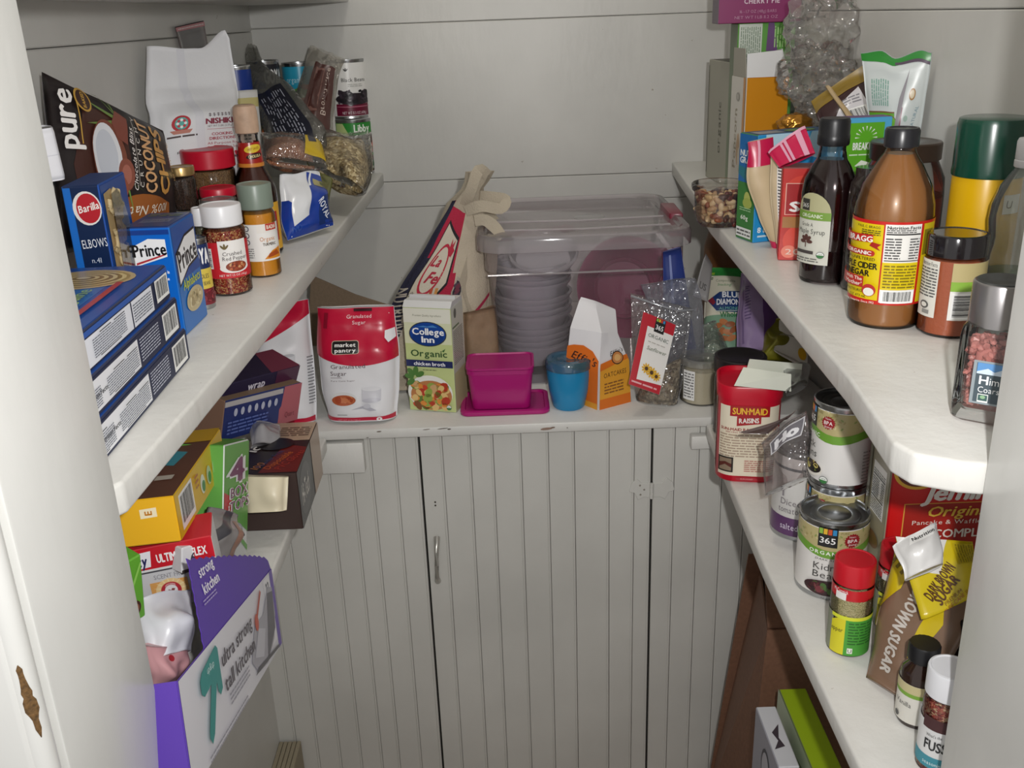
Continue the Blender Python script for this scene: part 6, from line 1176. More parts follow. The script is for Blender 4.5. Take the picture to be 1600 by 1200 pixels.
P.text('SUN-MAID RAISINS & DATES', w * .02, h * .565, h * .028, '#9c3a34', w=w * 1.85, al='c=', bold=.04); P.text('SERVING AMERICAN FAMILIES', -w * .08, h * .535, h * .015, '#9c3a34', w=w * 1.3, al='c='); P.lines(-w * .92, h * .27, w * .9, h * .52, 9, '#b09a86', 6); P.rect(-w * .95, h * .11, -w * .45, h * .27, '#2a2420'); P.rect(-w * .90, h * .125, -w * .50, h * .255, '#8c7a66'); P.poly([(-w * .90, h * .15), (-w * .7, h * .19), (-w * .5, h * .16), (-w * .5, h * .2), (-w * .7, h * .22), (-w * .9, h * .2)], '#5c2a24'); P.lines(-w * .1, h * .12, w * .85, h * .25, 6, '#b8756a', 9); P.ell(0, h * .045, w * .36, h * .022, '#a81026', n=22); P.text('SUN-MAID', 0, h * .045, h * .014, '#e8a0a0', w=w * .4, al='c=')
P.build('paper_label', t, GLOSSY())
# ---- black lidded jar right behind it
x2, y2, z2, r2, h2 = cylp(1112, 1190, 655, 572, Y=1.335); 
jar('jar with wide flat black lid standing right behind the raisin canister', (x2 + .004, y2 + .012, ZL, r2 * .97, z2 + h2 - ZL), 'jar', None, '#1d1a1c', .2, .95, mat('#6a5240', .7), None, name='storage_jar', ridge=0, neck=.95, lidr=1.06)
# ---- open off-white carton tray with foil liner, lying on the canister
zt = ZL + h + .001
C0 = WZ(1148, 588, zt); 
def pz(px, py, dz=0): p = WZ(px, py, zt + dz); return p
a1, a2, a3, a4 = pz(1147, 603), pz(1236, 612), pz(1262, 585), pz(1180, 572)
o0 = Vector((a1.x, a1.y, zt)); t = thing('open_carton', 'open off-white flip carton with silver foil liner lying on the raisin canister', 'carton', (a1 + a2) / 2)
O = (a1 + a2) / 2; q = lambda px, py, dz=0: pz(px, py, dz) - O
f1 = [q(1147, 603), q(1236, 612), q(1236, 611, .001) + Vector((0, .004, .022)), q(1150, 600, 0) + Vector((.010, .004, .022))]
wc = mat('#d5d8ca', .5)
def slab(name, P4, m, th=.0008):
    n_ = (P4[1] - P4[0]).cross(P4[3] - P4[0]).normalized() * th; return loft(name, [P4, [p + n_ for p in P4]], m, t, smooth=20)
slab('front_panel', f1, wc); slab('bottom_panel', [q(1147, 603), q(1236, 612), q(1252, 590), q(1165, 582)], wc); slab('back_panel', [q(1165, 582), q(1252, 590), q(1252, 590) + Vector((0, 0, .02)), q(1170, 582) + Vector((0, 0, .02))], wc)
Pq = Print(lambda u, v, off: f1[0].lerp(f1[1], u).lerp(f1[3].lerp(f1[2], u), v) + Vector((0, -off, 0))); Pq.lines(.28, .06, .75, .15, 1, '#77786e', 4); Pq.build('print', t)
Q = Quad(WZ(1228, 614, zt), WZ(1262, 600, zt), WY(1268, 572, 1.27), WY(1224, 575, 1.25), .016, crease=.004, cs=40, seed=131, thick=((0, 1), (1, .8)), nx=12, ny=12); o = Q.build('foil_liner', t, mat('#b9bbba', .22, metal=.85)); o.location = Q.org - O
# ---- can with purple band
def pcan(P, r, h):
    P.rect(-r * 3, .006, r * 3, h * .26, '#5c3a64'); P.rect(-r * 3, h * .80, r * 3, h * .83, '#4a4a50'); P.rect(r * .05, .008, r * 1.4, h * .86, '#dfddd6'); P.lines(r * .15, h * .12, r * 1.3, h * .8, 14, '#8a8780', 4)
    P.text('Diced', -r * .45, h * .44, h * .07, '#7a7478', w=r * .7, al='c='); P.text('tomatoes', -r * .42, h * .35, h * .07, '#7a7478', w=r * .9, al='c='); P.text('salted', -r * .45, h * .16, h * .07, '#d8cfe0', w=r * .6, al='c='); P.rect(-r * .75, h * .5, -r * .68, h * .62, '#8a8488'); P.ell(r * .25, h * .06, r * .13, h * .03, '#6a6a68')
can('grey white can with purple base band, half covered by a film bag', cylp(1202, 1292, 847, 712, ZL), base='#cbc9c6', deco=pcan, turn=6, lid_dark=False)
Q = Quad(WY(1196, 775, 1.06), WY(1262, 745, 1.02), WY(1262, 640, 1.06), WY(1190, 690, 1.08), .035, crease=.008, cs=26, seed=133, thick=((0, .8), (1, .4)), edge=.006)
t = bag('film_bag', 'clear film bag with white letters draped over the purple banded can', 'bag', Q, film('#efeaea', .04, .1, .13, crinkle=.012)); P = Q.P(); P.poly([(Q.w * .28, Q.h * .62), (Q.w * .9, Q.h * .66), (Q.w * .98, Q.h * .93), (Q.w * .22, Q.h * .86)], '#c4c3c6'); P.poly([(Q.w * .31, Q.h * .64), (Q.w * .88, Q.h * .68), (Q.w * .95, Q.h * .91), (Q.w * .25, Q.h * .84)], '#6d6a70'); P.text('Ho', Q.w * .60, Q.h * .765, Q.h * .15, '#dcdbde', w=Q.w * .46, al='c=', rot=8, bold=.10); P.build('lettering', t, GLOSSY())
Q = Quad(WY(1155, 675, 1.10), WY(1200, 678, 1.09), WY(1245, 640, 1.07), WY(1230, 655, 1.08), .004, crease=.002, cs=30, seed=134, thick=((0, 1), (1, 1)))
o = Q.build('film_flap', t, film('#a58f8c', .08, .1, .40)); o.location = Q.org - Vector(t.location)
# ---- 365 cans
def c365(kind):
    def deco(P, r, h):
        P.rect(-r * 3.05, h * .62, r * 3.05, h - .008, '#b9ad7c'); rnd = random.Random(7); P.k += 1
        for i in range(90): u = rnd.uniform(-r * 2.9, r * 2.9); v = rnd.uniform(h * .74, h * .93); P.ell(u, v, .0022, .0011, rnd.choice(('#a89a66', '#cabf92', '#8f9a5a')), rnd.uniform(0, 180), 6, P.k + (i % 3) * .2)
        P.poly([(-r * 3.05 + r * 6.1 * i / 24, h * (.70 - .05 * math.cos(i / 24 * 12.56))) for i in range(25)] + [(r * 3.05 - r * 6.1 * i / 24, h * (.60 - .05 * math.cos((24 - i) / 24 * 12.56))) for i in range(25)], '#6fa03a')
        k = -r * .12 if kind == 'kidney' else -r * .95
        P.rect(k - r * .27, h * .70, k + r * .27, h * .94, '#232323')
        for i, c in enumerate(('#8ab84a', '#e0b030', '#c8502a', '#3a8ac0')): P.rect(k - r * .25 + i * r * .125, h * .865, k - r * .145 + i * r * .125, h * .935, c)
        P.text('365', k, h * .79, h * .075, '#f0f0ee', w=r * .42, al='c=', bold=.02); P.text('ORGANIC', k, h * .625, h * .045, '#eef2e6', w=r * .98, al='c=', bold=.04, sp=.25); P.text('PURE', k + r * .45, h * .90, h * .03, '#8a8052', w=r * .22, al='c=')
        s_ = r * .55 if kind == 'kidney' else -r * .18
        P.poly([(s_ + r * (.24 if i % 2 else .20) * math.cos(i * .1745), h * .80 + r * (.24 if i % 2 else .20) * math.sin(i * .1745)) for i in range(36)], '#96242a'); P.text('Non-', s_, h * .85, h * .024, '#ecd8d4', w=r * .2, al='c='); P.text('BPA', s_, h * .80, h * .042, '#f0e4e0', w=r * .28, al='c=', bold=.03); P.text('lining', s_, h * .755, h * .028, '#ecd8d4', w=r * .24, al='c=', it=.2)
        if kind == 'kidney':
            P.text('DARK RED', -r * .1, h * .545, h * .024, '#5a5856', w=r * .62, al='c=', it=.2); P.text('Kidney', r * .02, h * .45, h * .085, '#4c4a48', w=r * .92, al='c='); P.text('Beans', -r * .02, h * .345, h * .085, '#4c4a48', w=r * .84, al='c=')
            P.ell(-r * .05, h * .17, r * .62, h * .10, '#3a2226'); pic_blobs(P, -r * .58, h * .09, r * .48, h * .25, ['#5a2228', '#431a20', '#74323a', '#2c1418', '#4a6a34'], 40, .0038, 3); P.text('NET WT 15 OZ (425g)', r * .3, h * .045, h * .026, '#5a5a58', w=r * .9, al='c=')
        else:
            P.text('Black', -r * .95, h * .50, h * .085, '#4c4a48', w=r * .75, al='c='); P.text('Beans', -r * .92, h * .39, h * .085, '#4c4a48', w=r * .84, al='c='); P.ell(-r * .70, h * .20, r * .46, h * .09, '#e8e4da'); P.ell(-r * .70, h * .22, r * .42, h * .075, '#2a2422'); pic_blobs(P, -r * 1.08, h * .16, -r * .32, h * .30, ['#2a2422', '#4a3a30', '#c8b86a', '#6a7a3c', '#1c1818'], 30, .0034, 3); usda(P, -r * .16, h * .11, r * .14); P.lines(r * .95, h * .1, r * 1.2, h * .5, 10, '#9a9894', 3); P.text('NET WT 15 OZ', -r * .85, h * .06, h * .024, '#6a6a68', w=r * .6, al='c=')
    return deco
kc = cylp(1240, 1343, 938, 820, ZL); kh = kc[4]
can('can of kidney beans with shiny ringed lid, in front of the black bean cans', kc, base='#e2dfdb', deco=c365('kidney'), turn=0)
_t = WY(1295, 768, .972); by = (.3725, 1.006, ZL, .0335, _t.z - ZL - .001); kh2 = WY(1295, 640, .972).z - _t.z
can('lower can of black beans, mostly hidden behind the kidney beans can', by, base='#e2dfdb', deco=c365('black'), turn=-16)
can('upper can of black beans with dark recessed lid, stacked behind the kidney beans', (by[0] - .001, by[1] - .001, _t.z, by[3], kh2), base='#e6e4e1', deco=c365('black'), turn=-16, lid_dark=True)
# ---- narrow red carton and the pancake mix carton
C = WY(1346, 690, 1.00); t = thing('snack_carton', 'narrow glossy red carton standing between the bean cans and the pancake mix', 'carton', (C.x + .005, 1.04, ZL), R(6)); b = Box(.020, .085, WY(1343, 655, 1.0).z - ZL); b.shell('carton', t, {'*': '#c0182c'}, GLOSSY()); P = b.P('F'); P.rect(.017, .002, .020, b.h - .002, '#9a1020'); P.build('crease', t)
FL = Vector((WY(1374, 900, .905).x, .905, ZL)); hj = min(WY(1378, 692, .905).z, ZM - .030) - ZL; wj = .145; dj = .055
t = thing('pancake_mix_carton', 'large red pancake mix carton with yellow oval and white script, right lower shelf', 'carton', (FL.x + wj / 2, FL.y + dj / 2, ZL), 0); b = Box(wj, dj, hj); b.shell('carton', t, {'*': '#c4141c', 'L': '#8f8a74'}); P = b.P('F'); w, h = wj, hj
P.rect(.001, .002, w - .001, h - .001, '#cf1a1a'); P.rect(.001, .002, .003, h - .002, '#b8101a'); P.rect(w * .12, h * .28, w - .004, h * .635, '#e0a848'); P.rect(w * .128, h * .285, w - .004, h * .63, '#a8241c')
P.ell(w * .20, h * .835, w * .185, h * .115, '#e8b83a', n=34); P.ell(w * .20, h * .835, w * .16, h * .098, '#6a2a1c', n=34)
P.text('Jemima', w * .56, h * .70, h * .095, '#f4f0ea', w=w * .62, al='c=', it=.25, bold=.06); P.text('Original', w * .52, h * .585, h * .060, '#e8c24a', w=w * .46, al='c=', it=.25, bold=.03); P.text('Pancake & Waffle Mix', w * .50, h * .52, h * .026, '#f0e6da', w=w * .62, al='c='); P.text('COMPLETE', w * .6, h * .45, h * .05, '#f0e6da', w=w * .5, al='c=', bold=.03); P.build('printed_front', t, GLOSSY())
P = b.P('L'); P.rect(.001, .002, dj - .001, h - .002, '#9a947e'); P.nutrition(dj * .2, h * .5, dj * .85, h * .8, 4, False); P.ell(dj * .5, h * .35, dj * .3, h * .05, '#7a5a3a'); P.rect(0, 0, dj * .12, h, '#6f6c5a'); P.build('printed_side', t, GLOSSY())
# ---- garlic pepper jars with red lids
def garl(P, r, H):
    P.rect(-r * 2.6, H * .05, r * .08 - r * .9, H * .60, '#8a8f7a'); P.poly([(-r * .9, H * .04), (-r * .15, H * .04), (-r * .15, H * .62), (-r * .9, H * .50)], '#d8cf2a'); P.rect(-r * .15, H * .04, r * 1.9, H * .60, '#4c9e3a'); P.rect(-r * .9, H * .56, r * 1.9, H * .61, '#d6dc3a'); P.lines(r * .0, H * .2, r * 1.2, H * .54, 8, '#2f6a28', 4); P.text('epper', -r * .55, H * .40, H * .06, '#4a4a20', w=r * .6, al='c='); P.rect(r * .02, H * .08, r * .26, H * .16, '#e8ece0'); P.text('U', r * .14, H * .12, H * .05, '#333333')
def garlband(P, r, H): garl(P, r, H)
def garlic(lab, c):
    t = jar(lab, c, 'jar', None, '#bf1826', .24, 1.0, grain('#b8a878', '#d0c294', '#9a9660', 900), garl, ridge=.02, lidr=.98, neck=.90, shoulder=.16)
    r, h = c[3], c[4]; H = h * .76; P = cylPrint(r * .975); P.rect(-r * 2.8, H * .83, r * 2.8, H * .985, '#c01a24'); P.rect(-r * .8, H * .83, -r * .25, H * .93, '#e9e5e2'); P.text('McCormick', -r * .55, H * .95, H * .05, '#f2eeee', w=r * .75, al='c='); P.build('neck_band', t, GLOSSY()); return t
garlic('seasoning jar with red lid and green and yellow label, in front of the kidney beans', cylp(1290, 1352, 1028, 888, ZL))
garlic('second red lidded seasoning jar half hidden behind the brown sugar bag', cylp(1362, 1420, 990, 866, ZL))
# ---- brown sugar bag, slumped, top folded over
Q = Quad(WZ(1352, 1058, ZL), WZ(1450, 1120, ZL), WY(1530, 935, .80), WY(1398, 850, .86), .055, crease=.006, cs=22, seed=141, thick=((0, .35), (.2, .9), (.6, 1), (1, .8)), nx=22, ny=26, edge=.005, back=.6)
t = bag('sugar_bag', 'slumped brown sugar bag with yellow bands and crumpled folded top, near right door jamb', 'bag', Q, mat('#7d6350', .28)); w, h = Q.w, Q.h; P = Q.P()
P.poly([(w * .02, h * .50), (w * .22, h * .70), (w * .26, h * .99), (w * .02, h * .99)], '#cfb81e'); P.poly([(w * .52, h * .02), (w * .64, h * .02), (w * .80, h * .62), (w * .62, h * .99), (w * .34, h * .99), (w * .36, h * .80), (w * .60, h * .60)], '#cdb51c')
P.text('BROWN SUGAR', w * .36, h * .42, w * .15, '#c9c3bb', w=h * .66, al='c=', rot=-98, bold=.07); P.lines(w * .04, h * .8, w * .22, h * .95, 3, '#7a6a1a', 4, 60); P.build('printed_front', t, mat('ATTR', .26, key='shiny'))
Q2 = Quad(WY(1442, 968, .76), WY(1530, 925, .78), WY(1522, 842, .80), WY(1402, 836, .80), .022, crease=.004, cs=24, seed=143, thick=((0, .5), (.6, 1), (1, .6)), nx=18, ny=16, edge=.004)
o = Q2.build('folded_top', t, mat('#cdb71c', .28)); o.location = Q2.org - Q.org; P = Q2.P(); w, h = Q2.w, Q2.h; P.poly([(0, h * .62), (w * .38, h * .50), (w * .6, h), (0, h)], '#d9d7d2'); P.text('DARK BROWN', w * .35, h * .42, h * .15, '#5a3a1c', w=w * .55, al='c=', rot=42, bold=.07); P.text('SUGAR', w * .42, h * .28, h * .16, '#5a3a1c', w=w * .42, al='c=', rot=38, bold=.07); P.text('PREMIUM', w * .50, h * .14, h * .06, '#7a4a1c', w=w * .3, al='c=', rot=22); P.text('PURE CANE SUGAR', w * .62, h * .10, h * .07, '#a8642c', w=w * .6, al='c=', rot=22)
P.rect(w * .66, h * .62, w * .98, h * .96, '#b8a318'); P.lines(w * .68, h * .64, w * .96, h * .94, 7, '#8a7a10', 3, 90); o = P.build('fold_print', t, mat('ATTR', .26, key='shiny')); o.location = Q2.org - Q.org
Q3 = Quad(WY(1418, 905, .745), WY(1478, 880, .745), WY(1462, 822, .775), WY(1394, 850, .765), .028, crease=.012, cs=44, seed=145, thick=((0, .6), (.5, 1), (1, .4)), nx=20, ny=20, edge=.007)
o = Q3.build('crumpled_edge', t, mat('#d6d5d3', .3)); o.location = Q3.org - Q.org; P = Q3.P(); P.poly([(Q3.w * .25, Q3.h * .72), (Q3.w * .80, Q3.h * .72), (Q3.w * .92, Q3.h * .95), (Q3.w * .35, Q3.h * .98)], '#f0efec'); P.text('Nutrition', Q3.w * .60, Q3.h * .84, Q3.h * .10, '#222222', w=Q3.w * .5, al='c=', bold=.05); o = P.build('nutrition_print', t); o.location = Q3.org - Q.org
# ---- vanilla bottle
x, y, z, r, h = cylp(1397, 1457, 1140, 1022, ZL); t = thing('extract_bottle', 'small dark extract bottle with black cap in front of the brown sugar', 'bottle', (x, y, ZL), facing(x, y))
lathe('bottle', [(0, 0), (r * .94, 0), (r, .003), (r, h * .60), (r * .9, h * .68), (r * .6, h * .76), (r * .55, h * .80), (r * .55, h * .84)], mat('#2b1a14', .12, coat=.5), t, 36, caps=(False, False))
lathe('cap', [(r * .72, h * .80), (r * .76, h * .81), (r * .76, h * .975), (r * .70, h), (0, h)], mat('#17171a', .35), t, 40, caps=(False, False), ridge=.03)
P = cylPrint(r * 1.01); P.rect(-r * 2.6, h * .06, r * 2.6, h * .56, '#dcd9d0'); P.rect(-r * 2.6, h * .40, r * 2.6, h * .45, '#7aa43c'); P.rect(-r * 2.6, h * .45, r * 2.6, h * .56, '#c4b98c'); P.text('Vanilla', -r * .7, h * .30, h * .06, '#5a5a58', w=r * .9, al='c='); P.ell(-r * 1.0, h * .12, r * .16, r * .16, '#5a5a58'); P.barcode(r * .15, h * .08, r * 1.1, h * .38, 4, True); P.build('paper_label', t)
# black capped bottle mostly behind the jamb
x, y, z, r, h = cylp(1474, 1540, 1080, 985, ZL); t = thing('extract_bottle', 'dark bottle with a black cap almost hidden by the right door jamb', 'bottle', (x, y, ZL), 0)
lathe('bottle', [(0, 0), (r * .95, 0), (r, .003), (r, h * .5), (r * .6, h * .7), (r * .6, h * .75)], mat('#2a1d18', .12, coat=.5), t, 32, caps=(False, False)); lathe('cap', [(r * .8, h * .68), (r * .82, h * .69), (r * .82, h * .97), (r * .75, h), (0, h)], mat('#151516', .35), t, 40, caps=(False, False))
def uss(P, r, H):
    P.rect(-r * 2.6, H * .10, r * 2.6, H * .70, '#dedede'); P.rect(-r * 2.6, H * .10, r * 2.6, H * .26, '#3f8fa0'); P.rect(-r * .9, H * .62, r * .3, H * .78, '#4a2a2c'); P.text("What's the", -r * .3, H * .55, H * .04, '#333333', w=r * .7, al='c=', rot=5); P.text('FUSS!', -r * .15, H * .42, H * .13, '#2c2c2e', w=r * 1.05, al='c=', bold=.05); P.text('seasoning', -r * .2, H * .18, H * .05, '#dceef0', w=r * .9, al='c='); P.barcode(r * .5, H * .15, r * .95, H * .65, 4, True, 14)
jar('white capped seasoning jar with teal banded label, nearest jar on the right lower shelf', cylp(1428, 1494, 1215, 1062, ZL), 'jar', None, '#e3e4e8', .26, 1.0, grain('#7a2a24', '#a84a3a', '#c9b08a', 500), uss, ridge=.015, lidr=1.0)
# ================================================================ FLOOR, RIGHT
# cardboard box standing between cabinet and shelf
ne = WY(1199, 985, 1.13); fe = WY(1182, 882, 1.385)
t = thing('cardboard_box', 'tall brown cardboard box standing on the floor beside the cabinet', 'box', (ne.x, 1.13, ZF)); T_ = Vector(t.location)
cbm = mat('#7a5641', .75, bump=.25, scale=160, var=.2)
def pan(nm, P4, th=.003, lab=None):
    P4 = [Vector(p) - T_ for p in P4]; n_ = (P4[1] - P4[0]).cross(P4[3] - P4[0]).normalized() * th; return loft(nm, [P4, [p + n_ for p in P4]], cbm, t, smooth=20)
zt_ = ne.z; fb = WY(1085, 1330, 1.385)
pan('panel', [(ne.x - .02, 1.13, ZF), (fe.x - .075, 1.365, ZF), (fe.x, 1.365, fe.z), (ne.x, 1.13, zt_)])
pan('panel', [(ne.x - .02, 1.13, ZF), (ne.x + .17, 1.13, ZF), (ne.x + .17, 1.13, zt_), (ne.x, 1.13, zt_)][::-1])
pan('panel', [(fe.x - .075, 1.365, ZF), (ne.x + .13, 1.365, ZF), (ne.x + .13, 1.365, zt_ - .02), (fe.x - .02, 1.365, zt_ - .02)])
pan('panel', [(ne.x + .17, 1.13, ZF), (ne.x + .13, 1.36, ZF), (ne.x + .13, 1.36, zt_ - .02), (ne.x + .17, 1.13, zt_)])
pan('flap', [(ne.x + .001, 1.134, zt_), (ne.x + .168, 1.134, zt_), (ne.x + .165, 1.215, zt_ + .02), (ne.x + .016, 1.215, zt_ + .03)])
# lime green carton and white carton on the floor in front
gt = WY(1222, 1092, 1.02); g2 = WY(1272, 1088, 1.02)
A = WY(1221, 1195, .93); zt = -.86
a, b_, c = WZ(1220, 1092, zt), WZ(1268, 1088, zt), WZ(1310, 1185, zt)
t = thing('food_carton', 'lime green carton on the floor under the right lower shelf', 'carton', ((a.x + b_.x) / 2, (a.y + c.y) / 2, ZF), R(0)); b = Box(.036 + abs(b_.x - a.x) * 0, abs(a.y - c.y) + .04, zt - ZF); b.shell('carton', t, {'*': '#8fb01c', 'T': '#9cb814', 'L': '#6d7a52'}); P = b.P('L'); d = b.d; h = b.h; P.ell(d * .7, h * .85, d * .2, h * .07, '#8a8f84'); P.ell(d * .7, h * .85, d * .15, h * .05, '#4a5240'); P.poly([(0, h), (d, h), (d, h * .96), (0, h * .9)], '#a9b79a'); P.build('printed_side', t, GLOSSY())
a, b_ = WZ(1187, 1108, zt - .005), WZ(1218, 1106, zt - .005)
t = thing('food_carton', 'white carton with black line drawing next to the lime green carton', 'carton', ((a.x + b_.x) / 2 - .004, a.y - .05, ZF), 0); b = Box(.026, .11, zt - .005 - ZF); b.shell('carton', t, {'*': '#c9cacf', 'L': '#9a9aa4'}); P = b.P('T'); P.poly([(.004, .03), (.018, .035), (.014, .05), (.02, .075), (.008, .06), (.012, .045)], '#3a3038'); P.build('drawing', t); P = b.P('L'); P.ell(.06, b.h * .9, .02, .03, '#4a4a52'); P.ell(.06, b.h * .9, .016, .025, '#b0b0b8'); P.build('printed_side', t)
# ================================================================ RIGHT MIDDLE SHELF
# ---- cider vinegar
x, y, z, r, h = cylp(1323, 1432, 516, 206, ZM); t = thing('vinegar_bottle', 'large amber apple cider vinegar bottle with yellow and red label and black cap', 'bottle', (x, y, ZM), facing(x, y, -17))
pf = [(0, 0), (r * .92, 0), (r * .99, .004), (r, .010), (r * 1.03, h * .30), (r * 1.05, h * .56), (r * 1.02, h * .63), (r * .90, h * .72), (r * .62, h * .82), (r * .42, h * .875), (r * .37, h * .90)]
lathe('bottle', pf + [(r * .37, h * .93)], GLASS('#f6eee4'), t, 48, caps=(False, False))
am = mat('#a07344', .3, sub=.2); lathe('vinegar', [(max(0, a - .0016), max(b, .002)) for a, b in pf[:-1]] + [(0, h * .87)], am, t, 48, caps=(False, False))
lathe('cap', [(r * .42, h * .905), (r * .445, h * .91), (r * .445, h * .985), (r * .41, h), (r * .36, h), (r * .34, h - .001), (0, h - .001)], mat('#222226', .3), t, 60, caps=(False, False), ridge=.02)
rf = lambda v: r * interp(((0, 1), (.30, 1.03), (.56, 1.05)), v / h) * 1.004
P = cylPrint(rf, vs=fr(h * .12, h * .58, 4)); v0, v1 = h * .135, h * .565; dv = v1 - v0
P.rect(-r * 2.6, v0, r * 2.6, v1, '#c8241e'); ya, yb = v0 + dv * .03, v1 - dv * .03; P.rect(-r * 1.6, ya + dv * .02, r * .10, yb - dv * .01, '#e2c916'); P.rect(r * .14, ya, r * 1.05, yb, '#efede8'); P.rect(r * .14, v0 + dv * .19, r * 1.05, v0 + dv * .52, '#e2c916'); P.rect(r * 1.12, ya, r * 1.6, yb, '#d9c11c'); P.rect(r * 1.15, v0 + dv * .6, r * 1.5, v0 + dv * .9, '#8a7a1a')
P.text('Nutrition Facts', r * .60, yb - dv * .035, dv * .036, '#141414', w=r * .82, al='c=', bold=.04); P.lines(r * .18, yb - dv * .10, r * .9, yb - dv * .055, 2, '#333333', 3); P.rect(r * .18, yb - dv * .12, r * 1.02, yb - dv * .105, '#141414'); P.lines(r * .18, yb - dv * .41, r * .55, yb - dv * .15, 8, '#444444', 5); P.lines(r * .75, yb - dv * .41, r * 1.0, yb - dv * .15, 8, '#555555', 6); P.rect(r * .18, yb - dv * .43, r * 1.02, yb - dv * .42, '#141414'); P.lines(r * .2, v0 + dv * .21, r * 1.0, v0 + dv * .50, 8, '#7a6a10', 7); P.barcode(r * .18, ya, r * 1.0, v0 + dv * .185, 4, n=26)
P.text('PAUL C. BRAGG', -r * .28, yb - dv * .04, dv * .028, '#3a3a1a', w=r * .62, al='c='); P.lines(-r * .45, yb - dv * .14, r * .05, yb - dv * .07, 3, '#3a3a1a', 4)
P.poly([(-r * 1.5, yb - dv * .26), (-r * .12, yb - dv * .22), (-r * .12, yb - dv * .13), (-r * 1.5, yb - dv * .16)], '#c02a20'); P.poly([(-r * .2, yb - dv * .26), (r * .08, yb - dv * .31), (r * .0, yb - dv * .27), (r * .09, yb - dv * .235), (-r * .14, yb - dv * .215)], '#a82018'); P.text('BRAGG', -r * .52, yb - dv * .19, dv * .065, '#f4f0e8', w=r * .78, al='c=', rot=2, bold=.05)
P.rect(-r * 1.5, yb - dv * .385, -r * .12, yb - dv * .315, '#b8342c'); P.ell(-r * .12, yb - dv * .35, r * .08, dv * .035, '#b8342c', n=14); P.text('ORGANIC', -r * .52, yb - dv * .35, dv * .042, '#f4efe6', w=r * .78, al='c=', bold=.05); P.text('RAW-UNFILTERED', -r * .52, yb - dv * .42, dv * .036, '#3a3414', w=r * 1.0, al='c='); P.text('APPLE CIDER', -r * .50, yb - dv * .50, dv * .07, '#1c1a14', w=r * 1.1, al='c=', bold=.05); P.text('VINEGAR', -r * .55, yb - dv * .59, dv * .07, '#1c1a14', w=r * .85, al='c=', bold=.05)
P.rect(-r * 1.5, v0 + dv * .20, -r * .26, v0 + dv * .335, '#b8342c'); P.text('With The', -r * .60, v0 + dv * .30, dv * .04, '#f2e6d8', w=r * .6, al='c=', bold=.03); P.text("'Mother'", -r * .60, v0 + dv * .24, dv * .045, '#f2e6d8', w=r * .6, al='c=', bold=.03); P.text('UNPASTEURIZED', -r * .52, v0 + dv * .16, dv * .032, '#3a3414', w=r * .8, al='c='); P.ell(-r * .10, v0 + dv * .18, r * .17, dv * .075, '#b8342c'); P.ell(-r * .10, v0 + dv * .16, r * .13, dv * .05, '#e8e6dc'); P.text('16 FL OZ 473 mL', -r * .5, v0 + dv * .10, dv * .028, '#3a3414', w=r * .7, al='c='); P.text('Serving America Since 1912', -r * .42, v0 + dv * .035, dv * .026, '#f0e6da', w=r * .95, al='c=')
P.build('paper_label', t, GLOSSY())
# ---- maple syrup
x, y, z, r, h = cylp(1250, 1318, 446, 188, ZM); r *= 1.08; t = thing('syrup_bottle', 'tall dark maple syrup bottle with black cap and arched white and green label', 'bottle', (x, y, ZM), facing(x, y, -32))
def oval(s_, z_, n=36): return [(r * s_ * 1.12 * math.sin(2 * math.pi * i / n), -r * s_ * .92 * math.cos(2 * math.pi * i / n), z_) for i in range(n)]
sh = [(.86, 0), (.92, .004), (.92, h * .22), (1.02, h * .28), (1.04, h * .55), (.96, h * .64), (.72, h * .72), (.56, h * .76), (.48, h * .82), (.48, h * .86)]
loft('bottle', [oval(a, b) for a, b in sh], GLASS('#efe6e6'), t, False, False); loft('syrup', [oval(a * .96, max(b, .002)) for a, b in sh[:8]], mat('#1c0b0d', .12, coat=.6), t, True, True)
lathe('flute', [(r * .93, .006), (r * .95, .008), (r * .95, h * .2), (r * .93, h * .21)], mat('#180a0c', .12, coat=.6), t, 24, ridge=.04, caps=(False, False))
lathe('cap', [(r * .58, h * .84), (r * .62, h * .85), (r * .62, h * .90), (r * .60, h * .905), (r * .60, h * .98), (r * .55, h), (0, h)], mat('#1b1b1e', .35), t, 60, caps=(False, False), ridge=.025)
def oS(u, v, off): a = u / r; return Vector(((r * 1.15 + off) * math.sin(a), -(r * .965 + off) * math.cos(a), v))
P = Print(oS, us=fr(-r * 1.6, r * 1.6, 16), base=.0006); arch = lambda k: [(-r * .85 * k, h * .13), (r * .62 * k, h * .13)] + [(-r * .115 + r * .735 * k * math.cos(R(a)), h * .44 + h * .13 * k * math.sin(R(a))) for a in range(0, 181, 15)]
P.poly(arch(1), '#d8d8cc'); P.poly([(-r * .85, h * .44)] + [(-r * .115 + r * .735 * math.cos(R(180 - a)), h * .44 + h * .13 * math.sin(R(a))) for a in range(0, 181, 15)], '#b7b48c'); P.rect(-r * .85, h * .405, r * .62, h * .455, '#7aa040'); P.rect(-r * .58, h * .46, -r * .2, h * .53, '#3a3a34'); P.text('365', -r * .39, h * .49, h * .025, '#e8e8e0', w=r * .3, al='c='); P.text('ORGANIC', -r * .1, h * .43, h * .022, '#e6ecd8', w=r * .85, al='c=', bold=.03); P.text('Grade A', -r * .25, h * .375, h * .022, '#5a5a54', w=r * .5, al='c='); P.text('Maple Syrup', -r * .10, h * .335, h * .030, '#4a4a46', w=r * 1.1, al='c=')
for k in range(5): P.ell(-r * .22 + r * .13 * math.cos(R(k * 45)), h * .27 + h * .028 * math.sin(R(k * 45)), r * .13, h * .012, '#5a3a34', k * 45, 8)
P.rect(-r * .24, h * .235, -r * .20, h * .27, '#5a3a34'); P.rect(-r * .65, h * .195, r * .1, h * .215, '#4a4442'); usda(P, r * .35, h * .195, r * .14); P.lines(-r * .6, h * .145, r * .3, h * .175, 2, '#6a6a66', 3); P.build('paper_label', t)
